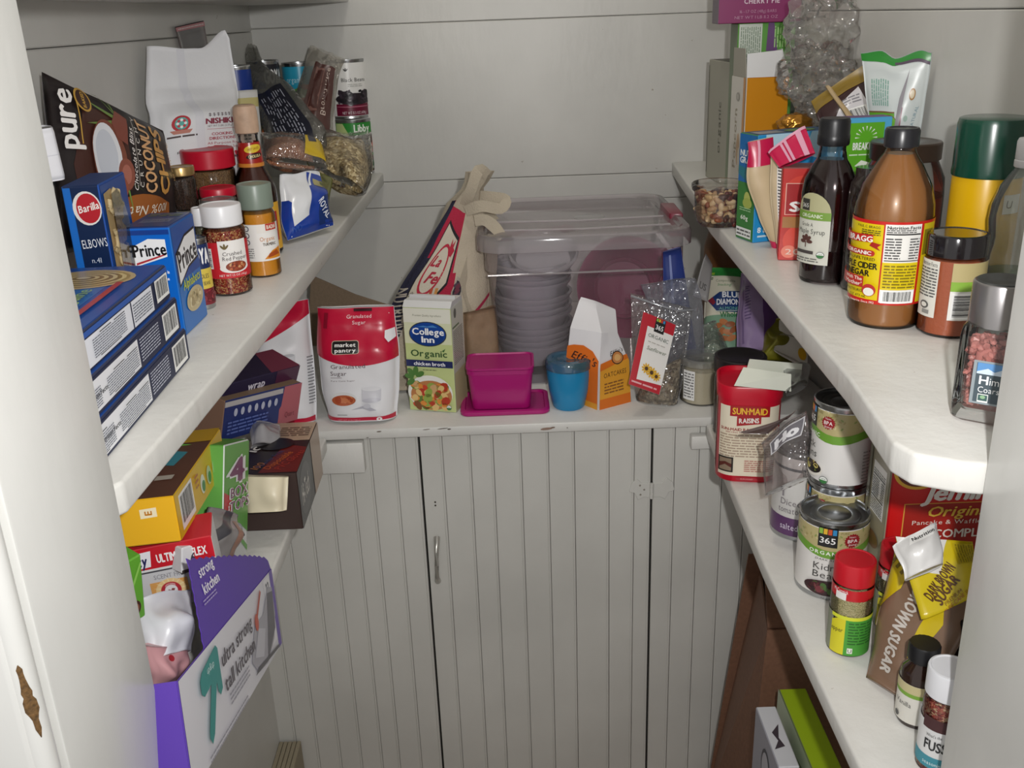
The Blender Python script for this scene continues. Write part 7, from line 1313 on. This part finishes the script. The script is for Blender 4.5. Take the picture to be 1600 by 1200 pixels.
# ---- chili powder jar
def chil(P, r, H):
    P.rect(-r * 1.35, H * .25, -r * .45, H * .97, '#dddbd2'); P.text('Nutrition Facts', -r * .9, H * .92, H * .05, '#222222', w=r * .75, al='c='); P.lines(-r * 1.3, H * .5, -r * .5, H * .88, 10, '#555555', 4); P.ell(-r * .9, H * .40, r * .2, H * .05, '#5a5a58'); P.ell(-r * .9, H * .40, r * .13, H * .03, '#dddbd2'); P.rect(-r * .95, H * .29, -r * .65, H * .34, '#8a8a86')
    P.rect(-r * .02, H * .25, r * 1.5, H * .97, '#e6e4de'); P.rect(-r * .02, H * .72, r * 1.5, H * .97, '#b9aa78'); P.rect(-r * .02, H * .62, r * 1.5, H * .74, '#86b03c'); P.barcode(r * .06, H * .27, r * .80, H * .60, 6, True, 20)
jar('orange chili powder jar with glossy black lid beside the vinegar bottle', cylp(1432, 1520, 530, 372, ZM), 'jar', None, '#1c181b', .22, 1.0, mat('#a5502a', .7, bump=.3, scale=300), chil, ridge=0, lidr=1.0, neck=.9, shoulder=.06, lidm=mat('#1a1619', .12, coat=.6), turn=0)
# ---- pink salt grinder: squarish glass, brushed steel top
x, y, z, r, h = cylp(1482, 1590, 668, 452, ZM); t = thing('salt_grinder', 'square glass grinder of pink salt crystals with brushed steel top, nearest on the right shelf', 'grinder', (x, y, ZM), facing(x, y, -8)); w_ = r * 1.72
def sr(s_, z_, rc=.22): return [(a, b, z_) for a, b in rrect(w_ * s_, w_ * s_, w_ * s_ * rc, 5)]
g = h * .72
loft('glass_body', [sr(.82, 0), sr(.96, .003), sr(1.0, .012), sr(1.0, g * .86), sr(.94, g * .95), sr(.80, g, .45)], GLASS('#f8fbfa'), t, False, False)
loft('glass_inner', [sr(.70, .010), sr(.76, .014), sr(.76, g * .86), sr(.66, g * .96, .4)], GLASS('#fbfcfc'), t, True, False)
rnd = random.Random(9); bm = bmesh.new()
for i in range(380):
    c = Vector((rnd.uniform(-.335, .335) * w_, rnd.uniform(-.335, .335) * w_, rnd.uniform(.014, g * .80))); s_ = rnd.uniform(.0022, .0048)
    if max(abs(c.x), abs(c.y)) < w_ * .24 and c.z < g * .72: continue
    m_ = Matrix.Translation(c) @ Matrix.Rotation(rnd.uniform(0, 6), 4, Vector((rnd.random(), rnd.random(), rnd.random() + .1))) @ Matrix.Diagonal((s_, s_ * rnd.uniform(.6, 1), s_ * rnd.uniform(.5, 1), 1)); bmesh.ops.create_icosphere(bm, subdivisions=1, radius=1, matrix=m_)
bmobj('salt_crystals', bm, mat('#d98a82', .3, sub=.3, var=.35, scale=140), t, None, 'stuff')
loft('salt_core', [sr(.5, .013), sr(.5, g * .74)], mat('#c87a72', .5), t)
lathe('steel_collar', [(r * .72, g * .96), (r * .80, g * .965), (r * .80, h * .98), (r * .77, h * .995), (r * .70, h)], mat('#a9a6a6', .28, metal=.9), t, 48, caps=(False, False)); lathe('grinder_top', [(r * .76, h * .992), (r * .70, h * 1.006), (r * .4, h * 1.006), (r * .3, h * 1.0), (0, h * 1.0)], mat('#2c2e2e', .3), t, 48, caps=(False, False))
P = Print(lambda u, v, off: Vector((u, -w_ / 2 - off, v))); P.rect(-w_ * .20, g * .22, w_ * .38, g * .66, '#8d979c'); P.rect(-w_ * .15, g * .24, w_ * .35, g * .64, '#44525a'); P.rect(-w_ * .14, g * .55, w_ * .35, g * .64, '#5a8ec4'); P.poly([(-w_ * .14, g * .55), (w_ * .02, g * .59), (w_ * .12, g * .56), (w_ * .25, g * .60), (w_ * .35, g * .55), (w_ * .35, g * .53), (-w_ * .14, g * .53)], '#c8d8e8')
P.text('Himalayan', -w_ * .08, g * .47, g * .075, '#eef0f2', w=w_ * .62, al='l=', bold=.02) if False else P.text('H', -w_ * .02, g * .47, g * .085, '#eef0f2', w=w_ * .13, al='c=', bold=.03); P.text('im', w_ * .14, g * .465, g * .075, '#eef0f2', w=w_ * .14, al='c='); P.text('Coarse', w_ * .10, g * .375, g * .06, '#eef0f2', w=w_ * .38, al='c='); P.rect(-w_ * .08, g * .245, w_ * .08, g * .33, '#e4e8e4'); P.rect(-w_ * .07, g * .262, w_ * .07, g * .322, '#3a5a58'); P.ell(0, g * .30, w_ * .04, g * .018, '#8ab08a'); P.build('paper_label', t)
# ---- green capped yellow can
x, y, z, r, h = cylp(1465, 1562, 484, 188, ZM); t = thing('cheese_shaker', 'tall yellow canister with big dark green cap beside the right wall', 'canister', (x, y, ZM), facing(x, y))
lathe('canister', [(0, 0), (r * .98, 0), (r, .002), (r, h * .70), (r * .98, h * .712)], mat('#e3b20e', .3), t, 44, caps=(False, False)); lathe('cap', [(r * 1.02, h * .700), (r * 1.04, h * .703), (r * 1.05, h * .72), (r * 1.03, h * .75), (r * 1.03, h * .97), (r * .99, h * .995), (r * .93, h), (0, h)], mat('#0d4434', .25, coat=.4), t, 44, caps=(False, False))
P = cylPrint(r * 1.001); P.poly([(-r * 1.4, h * .31), (-r * .6, h * .27), (0, h * .22), (r * .5, h * .19), (r * .5, h * .175), (0, h * .205), (-r * .6, h * .255), (-r * 1.4, h * .295)], '#f2e6a8'); rnd = random.Random(2)
for i in range(26): P.ell(-r * rnd.uniform(.2, 1.2), h * rnd.uniform(.12, .25), r * .10, h * .008, rnd.choice(('#4f7f2c', '#3a6a24', '#7a9a3c')), rnd.uniform(0, 180), 8, 3 + i * .05)
P.k = 6; P.rect(r * .55, h * .52, r * 1.2, h * .62, '#e8e8e4'); P.text('U', r * .75, h * .57, h * .04, '#333333', rot=-8); P.build('printed_wrap', t, GLOSSY())
# ---- clear drink bottle with white cap
x, y, z, r, h = cylp(1524, 1614, 520, 222, ZM); t = thing('plastic_bottle', 'clear ribbed plastic bottle with white screw cap at the right door jamb', 'bottle', (x, y, ZM), 0)
pr = [(0, .004), (r * .8, 0), (r * .96, .006)] + [(r * (1.0 + .05 * math.sin(k * 1.15)), h * (.05 + k * .045)) for k in range(11)] + [(r * 1.02, h * .58), (r * .98, h * .66), (r * .78, h * .76), (r * .45, h * .84), (r * .38, h * .87), (r * .38, h * .89)]
lathe('bottle', pr, film('#fafdfb', .04, .04, .18), t, 44, caps=(False, False)); lathe('green_reflection', [(0, .006), (r * .85, .006), (r * .94, h * .12), (r * .94, h * .30), (0, h * .31)], film('#9ac4a8', .05, .1, .3), t, 32, caps=(False, False))  # green reflections inside the clear bottle, put in as a tinted film body
lathe('cap', [(r * .45, h * .855), (r * .47, h * .86), (r * .47, h * .89), (r * .44, h * .893), (r * .46, h * .90), (r * .46, h * .985), (r * .42, h), (0, h)], mat('#dcdcde', .35), t, 60, caps=(False, False), ridge=.02); P = cylPrint(r * 1.06); P.rect(-r * .1, h * .50, r * .9, h * .60, '#7d9a3a'); P.build('green_mark', t, film('#8aa03a', .05, .1, .35))  # white cap, then a translucent green patch on the bottle wall
# ---- red sauce jar with brown lid behind the vinegar
C = WY(1394, 330, 1.155); sh_ = .165
x, y, z, r, h = cylp(1334, 1456, 420, 228, Y=1.115)
jar('wide jar of red sauce with a brown metal lid directly behind the vinegar bottle', (x, y, ZM, r, z + h - ZM), 'jar', None, '#3c2c22', .14, .98, mat('#b53c1e', .35), None, name='sauce_jar', ridge=0, lidr=.84, neck=.78, shoulder=.30, lidm=mat('#41332a', .3, metal=.3))
x, y, z, r, h = cylp(1318, 1376, 462, 268, ZM); t = thing('glass_bottle', 'dark glass jar peeking out left of the vinegar bottle', 'jar', (x, y + .012, ZM), 0)
lathe('bottle', [(0, 0), (r * .9, 0), (r, .005), (r, h * .75), (r * .9, h * .88), (r * .7, h * .93), (r * .7, h)], mat('#2d2522', .1, coat=.6), t, 36)
# ---- tomato carton
b, C0, rz = boxat(1262, 262, 1.216, .058, .042, ZM, -13); t = thing('tomato_carton', 'red tomato carton with white letters between the striped bag and the syrup', 'carton', C0, rz); b.shell('carton', t, {'*': '#b81f20', 'T': '#7a4a48'}); P = b.P('F'); w, h = b.w, b.h
P.rect(.001, .001, w - .001, h - .001, '#c0261f'); P.ell(w * .5, h * .22, w * .42, h * .18, '#d8402c'); P.ell(w * .45, h * .72, w * .42, h * .2, '#cf3a28'); P.poly([(w * .05, h * .36), (w * .45, h * .36), (w * .45, h * .48), (w * .05, h * .48)], '#a8733c'); P.rect(w * .08, h * .50, w * .72, h * .84, '#e6b0a0'); P.rect(w * .10, h * .508, w * .70, h * .832, '#a3181c'); P.text('S.', w * .34, h * .59, h * .10, '#f2ecea', w=w * .28, al='c=', bold=.08); P.ell(w * .22, h * .10, w * .16, h * .07, '#e8806a'); P.ell(w * .5, h * .12, w * .12, h * .05, '#e8806a'); P.text('20', w * .3, h * .10, h * .06, '#f0d8cc', w=w * .3, al='c='); P.build('printed_front', t, GLOSSY())
# ---- blue kids' bar carton
w_, d_ = .118, .045; rz = R(18); cor = WZ(1176, 380, ZM); hz = WY(1176, 212, cor.y).z - ZM; ux = Vector((math.cos(rz), math.sin(rz), 0)); uy = Vector((-math.sin(rz), math.cos(rz), 0)); C0 = cor + ux * w_ / 2 + uy * d_ / 2
t = thing('snack_carton', 'blue carton with green pear side panel, at the shelf edge behind the striped bag', 'carton', C0, rz); b = Box(w_, d_, hz); b.shell('carton', t, {'*': '#2a8cc8', 'T': '#2a4a6a', 'L': '#3a7a3c'}); P = b.P('L'); h = hz
P.rect(.001, .001, d_ - .001, h * .62, '#3f8240'); P.rect(.001, h * .55, d_ - .001, h - .001, '#256cae'); P.poly([(.001, h * .62), (d_, h * .50), (d_, h * .66), (.001, h * .70)], '#2f7a8a'); P.text('NUTRI', d_ * .5, h * .82, h * .055, '#e8eef2', w=d_ * .8, al='c=', bold=.06); P.text('GRAIN', d_ * .5, h * .755, h * .055, '#e8eef2', w=d_ * .8, al='c=', bold=.06); P.ell(d_ * .6, h * .40, d_ * .22, h * .055, '#b9c46a', 100); P.ell(d_ * .62, h * .36, d_ * .26, h * .05, '#a9b85a'); P.lines(d_ * .2, h * .28, d_ * .85, h * .32, 2, '#a8d0a0', 2); P.text('60g', d_ * .5, h * .22, h * .04, '#e8f0e4', w=d_ * .4, al='c=', bold=.05); P.rect(d_ * .08, h * .03, d_ * .92, h * .12, '#e9ecea'); P.lines(d_ * .12, h * .04, d_ * .88, h * .11, 2, '#5a5a5a', 3); P.build('printed_side', t, GLOSSY())
P = b.P('F'); P.rect(.001, .001, w_ - .001, h - .001, '#2b95d4'); P.poly([(w_ * .1, h), (w_, h), (w_, h * .7), (w_ * .6, h * .8), (w_ * .1, h * .75)], '#bfe0f0'); P.poly([(w_ * .5, h), (w_ * .7, h), (w_ * .62, h * .85)], '#4aa8d8'); P.text('8 BARS', w_ * .2, h * .12, h * .05, '#f0f4f6', w=w_ * .3, al='c=', bold=.05); P.lines(w_ * .05, h * .04, w_ * .4, h * .08, 1, '#d0e4ee', 2); P.build('printed_front', t, GLOSSY())
P = b.P('T'); P.rect(w_ * .05, d_ * .15, w_ * .4, d_ * .7, '#7a8a96'); P.ell(w_ * .65, d_ * .45, w_ * .2, d_ * .25, '#5a8a4a'); P.build('printed_top', t, GLOSSY())
# ---- tan and pink striped bag
Q = Quad(WY(1206, 388, 1.295), WY(1226, 392, 1.29), WY(1208, 214, 1.295), WY(1168, 222, 1.295), .022, crease=.003, cs=24, seed=151, thick=((0, .6), (.5, 1), (1, .3)), wid=((0, 1), (.3, 1.5), (.6, 1.35), (1, 1)), drift=((0, 0), (.3, -.12), (.6, -.30), (1, 0)), nx=14, ny=24)
t = bag('striped_bag', 'tan paper snack bag with pink striped folded ends, leaning on the blue carton', 'bag', Q, mat('#cdb894', .45)); w, h = Q.w, Q.h; P = Q.P(); P.rect(0, h * .78, w, h, '#c2184a'); P.rect(w * .36, h * .78, w * .46, h, '#e0a0b4'); P.build('pink_stripes', t, GLOSSY()); P = Q.P(); P.rect(0, 0, w, h * .08, '#d02a5a'); P.build('pink_hem', t, GLOSSY())
Q2 = Quad(WY(1210, 380, 1.27), WY(1234, 382, 1.265), WY(1240, 240, 1.265), WY(1204, 232, 1.275), .02, crease=.003, cs=24, seed=152, thick=((0, .6), (.5, 1), (1, .5)), wid=((0, .8), (.5, 1.25), (1, 1)), nx=14, ny=22); o = Q2.build('back_flap', t, mat('#d0bd9c', .45)); o.location = Q2.org - Q.org; P = Q2.P(); P.rect(Q2.w * .3, Q2.h * .25, Q2.w, Q2.h * .9, '#e8e6e2'); P.lines(Q2.w * .34, Q2.h * .27, Q2.w * .98, Q2.h * .88, 18, '#4a4a4a', 3); o = P.build('nutrition_print', t); o.location = Q2.org - Q.org
Q3 = Quad(WY(1218, 262, 1.235), WY(1274, 240, 1.225), WY(1258, 198, 1.25), WY(1200, 238, 1.25), .012, crease=.003, cs=26, seed=153, thick=((0, .8), (1, .8)), nx=16, ny=12); o = Q3.build('folded_end', t, mat('#c2184a', .3)); o.location = Q3.org - Q.org; P = Q3.P()
for k, (a, c) in enumerate(((.30, .36), (.40, .47), (.72, .86))): P.rect(Q3.w * a, 0, Q3.w * c, Q3.h, '#dca0b6')
P.rect(0, Q3.h * .9, Q3.w, Q3.h, '#dca0b6'); o = P.build('pink_stripes', t, GLOSSY()); o.location = Q3.org - Q.org
# ---- nut tub overhanging the edge
x, y, z, r, h = cylp(1094, 1160, 357, 290, ZM); r *= 1.16; t = thing('nut_tub', 'round clear plastic tub of mixed nuts at the far front edge of right middle shelf', 'tub', (x - .004, y, ZM), 0); gl = film('#faf8f6', .05, .07, .05)
lathe('tub', [(0, .001), (r * .75, 0), (r * .90, .005), (r, h * .25), (r * 1.02, h * .78), (r * 1.12, h * .84), (r * 1.13, h * .88)], gl, t, 40, caps=(False, False)); lathe('lid', [(r * 1.13, h * .885), (r * 1.15, h * .90), (r * 1.15, h * .98), (r * 1.10, h), (r * 1.0, h * .985), (r * .97, h * .93), (0, h * .93)], gl, t, 40, caps=(False, False))
rnd = random.Random(12); bm = {}; 
for i in range(230):
    a = rnd.uniform(0, 6.283); q = r * rnd.uniform(.3, .86) ; zz_ = rnd.uniform(.007, h * .74); c = Vector((q * math.cos(a), q * math.sin(a), zz_)); k = rnd.choice(('#c9a878', '#8a4a2a', '#4a2418', '#d9bd92', '#6a2a20')) if q * math.cos(a) > -r * .2 else rnd.choice(('#c9a878', '#b8936a', '#d9bd92', '#8a4a2a'))
    bm.setdefault(k, bmesh.new()); m_ = Matrix.Translation(c) @ Matrix.Rotation(rnd.uniform(0, 6), 4, Vector((rnd.random(), rnd.random(), rnd.random() + .1))) @ Matrix.Diagonal((.0085, .0048, .0042, 1)); bmesh.ops.create_icosphere(bm[k], subdivisions=2, radius=1, matrix=m_)
for k, b_ in bm.items(): bmobj('mixed_nuts', b_, mat(k, .45), t, 60, 'stuff')
# ---- popcorn carton, open on top
cor = WZ(1158, 305, ZM); cor = Vector((WY(1158, 300, 1.62).x, 1.62, ZM)); w_, d_ = .070, .078; rz = R(4); ux = Vector((math.cos(rz), math.sin(rz), 0)); uy = Vector((-math.sin(rz), math.cos(rz), 0)); hp = WY(1158, 122, 1.62).z - ZM
t = thing('popcorn_carton', 'open orange popcorn carton with grey lettered side and white inner flap', 'carton', cor + ux * w_ / 2 + uy * d_ / 2, rz); wi = mat('#dcdcdc', .5)
b = Box(w_, d_, hp); b.shell('carton', t, {'*': '#cf8416', 'L': '#cfcbc0', 'T': '#4a3a32'}); P = b.P('F'); P.rect(.001, .001, w_ - .001, hp - .001, '#d08a1a'); P.rect(w_ * .18, hp * .22, w_ * .70, hp * .36, '#d8dcd8'); P.lines(w_ * .22, hp * .26, w_ * .66, hp * .35, 3, '#4a4a4a', 2); P.build('printed_front', t, GLOSSY())
P = b.P('L'); P.rect(.0, .001, d_ * .86, hp - .001, '#d0ccc2'); P.text('Popcorn', d_ * .38, hp * .50, d_ * .20, '#94886f', w=hp * .48, al='c=', rot=90, bold=.03); P.ell(d_ * .62, hp * .42, d_ * .10, hp * .13, '#b8946a'); P.ell(d_ * .72, hp * .34, d_ * .08, hp * .10, '#ccc4b4'); P.ell(d_ * .5, hp * .84, d_ * .12, hp * .035, '#9a968c'); P.ell(d_ * .5, hp * .84, d_ * .08, hp * .022, '#b2aea4'); P.ell(d_ * .70, hp * .06, d_ * .10, hp * .03, '#55524a'); P.ell(d_ * .70, hp * .06, d_ * .07, hp * .02, '#b2aea4'); P.rect(d_ * .87, 0, d_, hp, '#c08028'); P.rect(d_ * .86, hp * .42, d_, hp * .52, '#5a6a8a'); P.build('printed_side', t, GLOSSY())
loft('inner_flap', [[(-w_ / 2, -d_ / 2, hp), (w_ / 2, -d_ / 2, hp), (w_ / 2, -d_ / 2 + .001, hp), (-w_ / 2, -d_ / 2 + .001, hp)], [(-w_ / 2 + .001, -d_ / 2 + .006, hp + .036), (w_ / 2 - .012, -d_ / 2 + .006, hp + .040), (w_ / 2 - .012, -d_ / 2 + .007, hp + .040), (-w_ / 2 + .001, -d_ / 2 + .007, hp + .036)]], wi, t, smooth=20)
loft('side_flap', [[(-w_ / 2, -d_ / 2 + .004, hp), (-w_ / 2, d_ / 2 - .004, hp), (-w_ / 2 + .001, d_ / 2 - .004, hp), (-w_ / 2 + .001, -d_ / 2 + .004, hp)], [(-w_ / 2 - .002, -d_ / 2 + .008, hp + .044), (-w_ / 2 - .002, d_ / 2 - .010, hp + .044), (-w_ / 2 - .001, d_ / 2 - .010, hp + .044), (-w_ / 2 - .001, -d_ / 2 + .008, hp + .044)]], mat('#a39f92', .5), t, smooth=20)
loft('torn_flap', [[(w_ / 2 - .001, -d_ / 2 + .002, hp), (w_ / 2 - .001, d_ / 2 - .004, hp), (w_ / 2, d_ / 2 - .004, hp), (w_ / 2, -d_ / 2 + .002, hp)], [(w_ / 2 - .014, -d_ / 2 + .004, hp + .042), (w_ / 2 - .010, d_ / 2 - .020, hp + .036), (w_ / 2 - .009, d_ / 2 - .020, hp + .036), (w_ / 2 - .013, -d_ / 2 + .004, hp + .042)]], wi, t, smooth=20)
# narrow grey cartons behind it against the wall corner
t = thing('food_carton', 'narrow grey green carton edge standing behind the popcorn carton', 'carton', (.421, 1.82, ZM), R(4)); b = Box(.055, .16, .215); b.shell('carton', t, {'*': '#8b8a7c', 'L': '#a09e90', 'T': '#55534a'}); P = b.P('L'); P.text('organic', .08, .10, .018, '#5f5f52', w=.09, al='c=', rot=90); P.rect(.003, .01, .006, .205, '#62614f'); P.build('printed_side', t)
# ---- green and white carton and the cherry pie carton on it
gx = .445; zc = WY(1185, 36, 1.715).z
t = thing('food_carton', 'tall green and white carton with barcode lines under the cherry pie carton', 'carton', (gx, 1.745, ZM), 0); b = Box(.096, .055, zc - ZM); b.shell('carton', t, {'*': '#5a9a3e', 'L': '#7d8a72'}); P = b.P('F'); w, h = b.w, b.h; P.rect(w * .02, .01, w * .42, h - .001, '#cfd6cc'); P.lines(w * .04, h * .75, w * .40, h * .98, 10, '#7a8f7a', 3, 90); P.poly([(w * .5, h * .84), (w * .7, h * .84), (w * .62, h), (w * .52, h)], '#6a4a7a'); P.lines(w * .62, h * .86, w * .9, h * .98, 6, '#a8d08a', 2, 90); P.build('printed_front', t, GLOSSY())
t = thing('snack_carton', 'purple carton lettered CHERRY PIE at the top right of the back corner', 'carton', (.432, 1.745, zc + .0005), R(-3)); b = Box(.136, .062, .15); b.shell('carton', t, {'*': '#7d2458', 'L': '#6f6570'}); P = b.P('F'); w, h = b.w, b.h; P.rect(.001, .001, w - .001, h - .001, '#852a60'); P.rect(w * .12, h * .30, w * .98, h * .98, '#d8a070'); P.rect(w * .135, h * .31, w * .97, h * .97, '#b82c2c'); P.ell(w * .5, h * .6, w * .3, h * .2, '#c8503c'); P.text('CHERRY PIE', w * .52, h * .225, h * .05, '#d9c3cf', w=w * .42, al='c=', bold=.05, sp=.2); P.text('16 - 1.7 OZ (48g) BARS', w * .48, h * .12, h * .030, '#b98aa4', w=w * .44, al='c='); P.text('NET WT 1 LB 11.2 OZ', w * .46, h * .06, h * .030, '#b98aa4', w=w * .52, al='c='); P.build('printed_front', t, GLOSSY())
# ---- small blue and lime carton
b, C0, rz = boxat(1346, 184, 1.238, .080, .028, ZM, 3); t = thing('snack_carton', 'low wide blue and lime green bar carton with a white sun mark', 'carton', C0, rz); b.shell('carton', t, {'*': '#3a9ac8', 'T': '#6a4a78'}); P = b.P('F'); w, h = b.w, b.h; P.rect(.001, .001, w - .001, h - .001, '#58b0dc'); P.poly([(w * .0, h), (w * .2, h * .9), (w * .1, h * .7), (0, h * .75)], '#8ad0ec'); P.rect(w * .28, h * .55, w * .88, h - .006, '#62b02c')
for k in range(9): a = R(k * 22.5); P.poly([(w * .60 + .008 * math.cos(a), h * .86 + .008 * math.sin(a)), (w * .60 + .014 * math.cos(a + .06), h * .86 + .014 * math.sin(a + .06)), (w * .60 + .014 * math.cos(a - .06), h * .86 + .014 * math.sin(a - .06))], '#eef4e8', P.k + .1)
P.k += 1; P.text('BREAKFAST', w * .62, h * .80, h * .05, '#f0f4ec', w=w * .44, al='c=', bold=.06); P.lines(w * .35, h * .73, w * .8, h * .75, 1, '#d8ecd0', 2); P.poly([(w * .45, h * .66), (w * .55, h * .70), (w * .7, h * .68), (w * .6, h * .64)], '#e8f0e0'); P.rect(0, 0, w, h * .55, '#2a5a50'); P.build('printed_front', t, GLOSSY())
# ---- crumpled clear cellophane
def crumple(name, label, px, py, Y, rx, ry, rz_, seed, m, amp=.35):
    C = WY(px, py, Y); t = thing(name, label, 'bag', C); bm = bmesh.new(); bmesh.ops.create_icosphere(bm, subdivisions=5, radius=1); o = Vector((seed * 3.1, seed * 1.3, seed * 2.7))
    for v in bm.verts:
        p = v.co.normalized(); n_ = 1 - abs(noise.noise(p * 1.7 + o)) * 2 + .55 * (1 - abs(noise.noise(p * 3.6 + o)) * 2); q = 1 + amp * (n_ - .8); v.co = Vector((p.x * rx * q, p.y * ry * q, p.z * rz_ * q))
    bmobj('cellophane', bm, m, t, 60); return t
cel = film('#f4f3f1', .05, .05, .15, crinkle=.014)
crumple('cellophane_bag', 'big crumpled clear cellophane bag piled to the top right, beside the purple carton', 1298, 45, 1.56, .062, .05, .062, 3, cel)
crumple('cellophane_bag', 'crumpled clear cellophane bag in the middle of the heap above the blue cartons', 1276, 118, 1.53, .050, .05, .045, 5, cel)
crumple('cellophane_bag', 'small crumpled clear bag low in the heap, just above the blue carton', 1300, 172, 1.50, .045, .04, .030, 8, cel)
t = thing('candy', 'shiny gold wrapped sweet lying low behind the blue carton', 'sweet', WY(1242, 194, 1.48)); bm = bmesh.new(); bmesh.ops.create_icosphere(bm, subdivisions=4, radius=.02)
for v in bm.verts: v.co *= 1 + .18 * noise.noise(v.co * 160); v.co.x *= 1.3; v.co.z *= .8
bmobj('wrapper', bm, mat('#a8742a', .2, metal=.7), t, 40)
# ---- dark brown bag with gold band and white label
Q = Quad(WY(1298, 225, 1.40), WY(1398, 215, 1.38), WY(1356, 98, 1.46), WY(1266, 160, 1.46), .04, crease=.005, cs=22, seed=161, thick=((0, .8), (.6, .8), (1, .1)), nx=20, ny=20, edge=.003)
t = bag('snack_bag', 'dark brown bag with olive gold top band and white barcode label, in the right heap', 'bag', Q, mat('#35191c', .25)); w, h = Q.w, Q.h; P = Q.P(); P.poly([(0, h * .70), (w * .99, h * .78), (w * .99, h), (0, h)], '#8c7124'); P.poly([(w * .20, h * .34), (w * .42, h * .58), (w * .72, h * .72), (w * .82, h * .24), (w * .38, h * .08)], '#d5d2d6'); P.lines(w * .42, h * .48, w * .70, h * .62, 3, '#8a8890', 3); P.barcode(w * .40, h * .16, w * .74, h * .42, 4); P.build('printed_front', t, mat('ATTR', .25, key='shiny'))
Q = Quad(WY(1338, 222, 1.345), WY(1350, 220, 1.345), WY(1300, 140, 1.40), WY(1290, 134, 1.40), .006, crease=.002, cs=30, seed=163, thick=((0, 1), (1, 1)), nx=8, ny=16, drift=((0, 0), (.5, .6), (1, 0)))
bag('paper_slip', 'curled tan strip edge across the dark brown bag', 'paper', Q, mat('#b59c74', .45))
# ---- white and green snack bag, and its clear neighbour
Q = Quad(WY(1362, 250, 1.315), WY(1430, 246, 1.295), WY(1458, 80, 1.285), WY(1346, 84, 1.335), .035, crease=.006, cs=18, seed=165, thick=((0, .9), (.5, 1), (.85, .5), (1, .06)), nx=22, ny=24, tops=((0, 1), (.3, 1.03), (.5, .96), (.85, 1.03), (1, 1)), edge=.003)
t = bag('snack_bag', 'white snack bag with green top edge and green oval logo, upright by the right wall', 'bag', Q, mat('#d3dad8', .3)); w, h = Q.w, Q.h; P = Q.P(); P.poly([(0, h * .93), (w * .3, h * .90), (w * .6, h * .93), (w * .99, h * .89), (w * .99, h * .995), (0, h * .995)], '#2f8a34'); P.poly([(w * .5, h * .93), (w * .99, h * .89), (w * .99, h * .92), (w * .5, h * .955)], '#5a4a5c')
P.lines(w * .12, h * .52, w * .42, h * .76, 8, '#7aa898', 4, 90); P.rect(w * .04, h * .36, w * .52, h * .46, '#62a82c'); P.rect(w * .04, h * .455, w * .52, h * .47, '#7a5a3a'); P.ell(w * .42, h * .34, w * .16, h * .10, '#7a5a3a'); P.ell(w * .42, h * .34, w * .15, h * .09, '#6cb02c'); P.text('a', w * .44, h * .34, h * .09, '#d8e88a', bold=.04)
P.poly([(w * .72, h * .86), (w * .60, h * .60), (w * .52, h * .3), (w * .54, 0), (w * .62, 0), (w * .60, h * .3), (w * .66, h * .55)], '#8f8a90'); P.poly([(w * .62, h * .0), (w * .60, h * .3), (w * .65, h * .52), (w * .66, h * .5), (w * .63, h * .3), (w * .66, 0)], '#8a4a5c'); P.ell(w * .80, h * .62, w * .05, h * .055, '#a87a3c'); P.ell(w * .80, h * .62, w * .035, h * .04, '#d8c8a8'); P.text('NATURAL', w * .86, h * .40, w * .05, '#7a9aa8', w=h * .22, al='c=', rot=80); P.ell(w * .72, h * .40, w * .035, h * .03, '#a8c0b4'); P.build('printed_front', t, mat('ATTR', .3, key='gl2'))
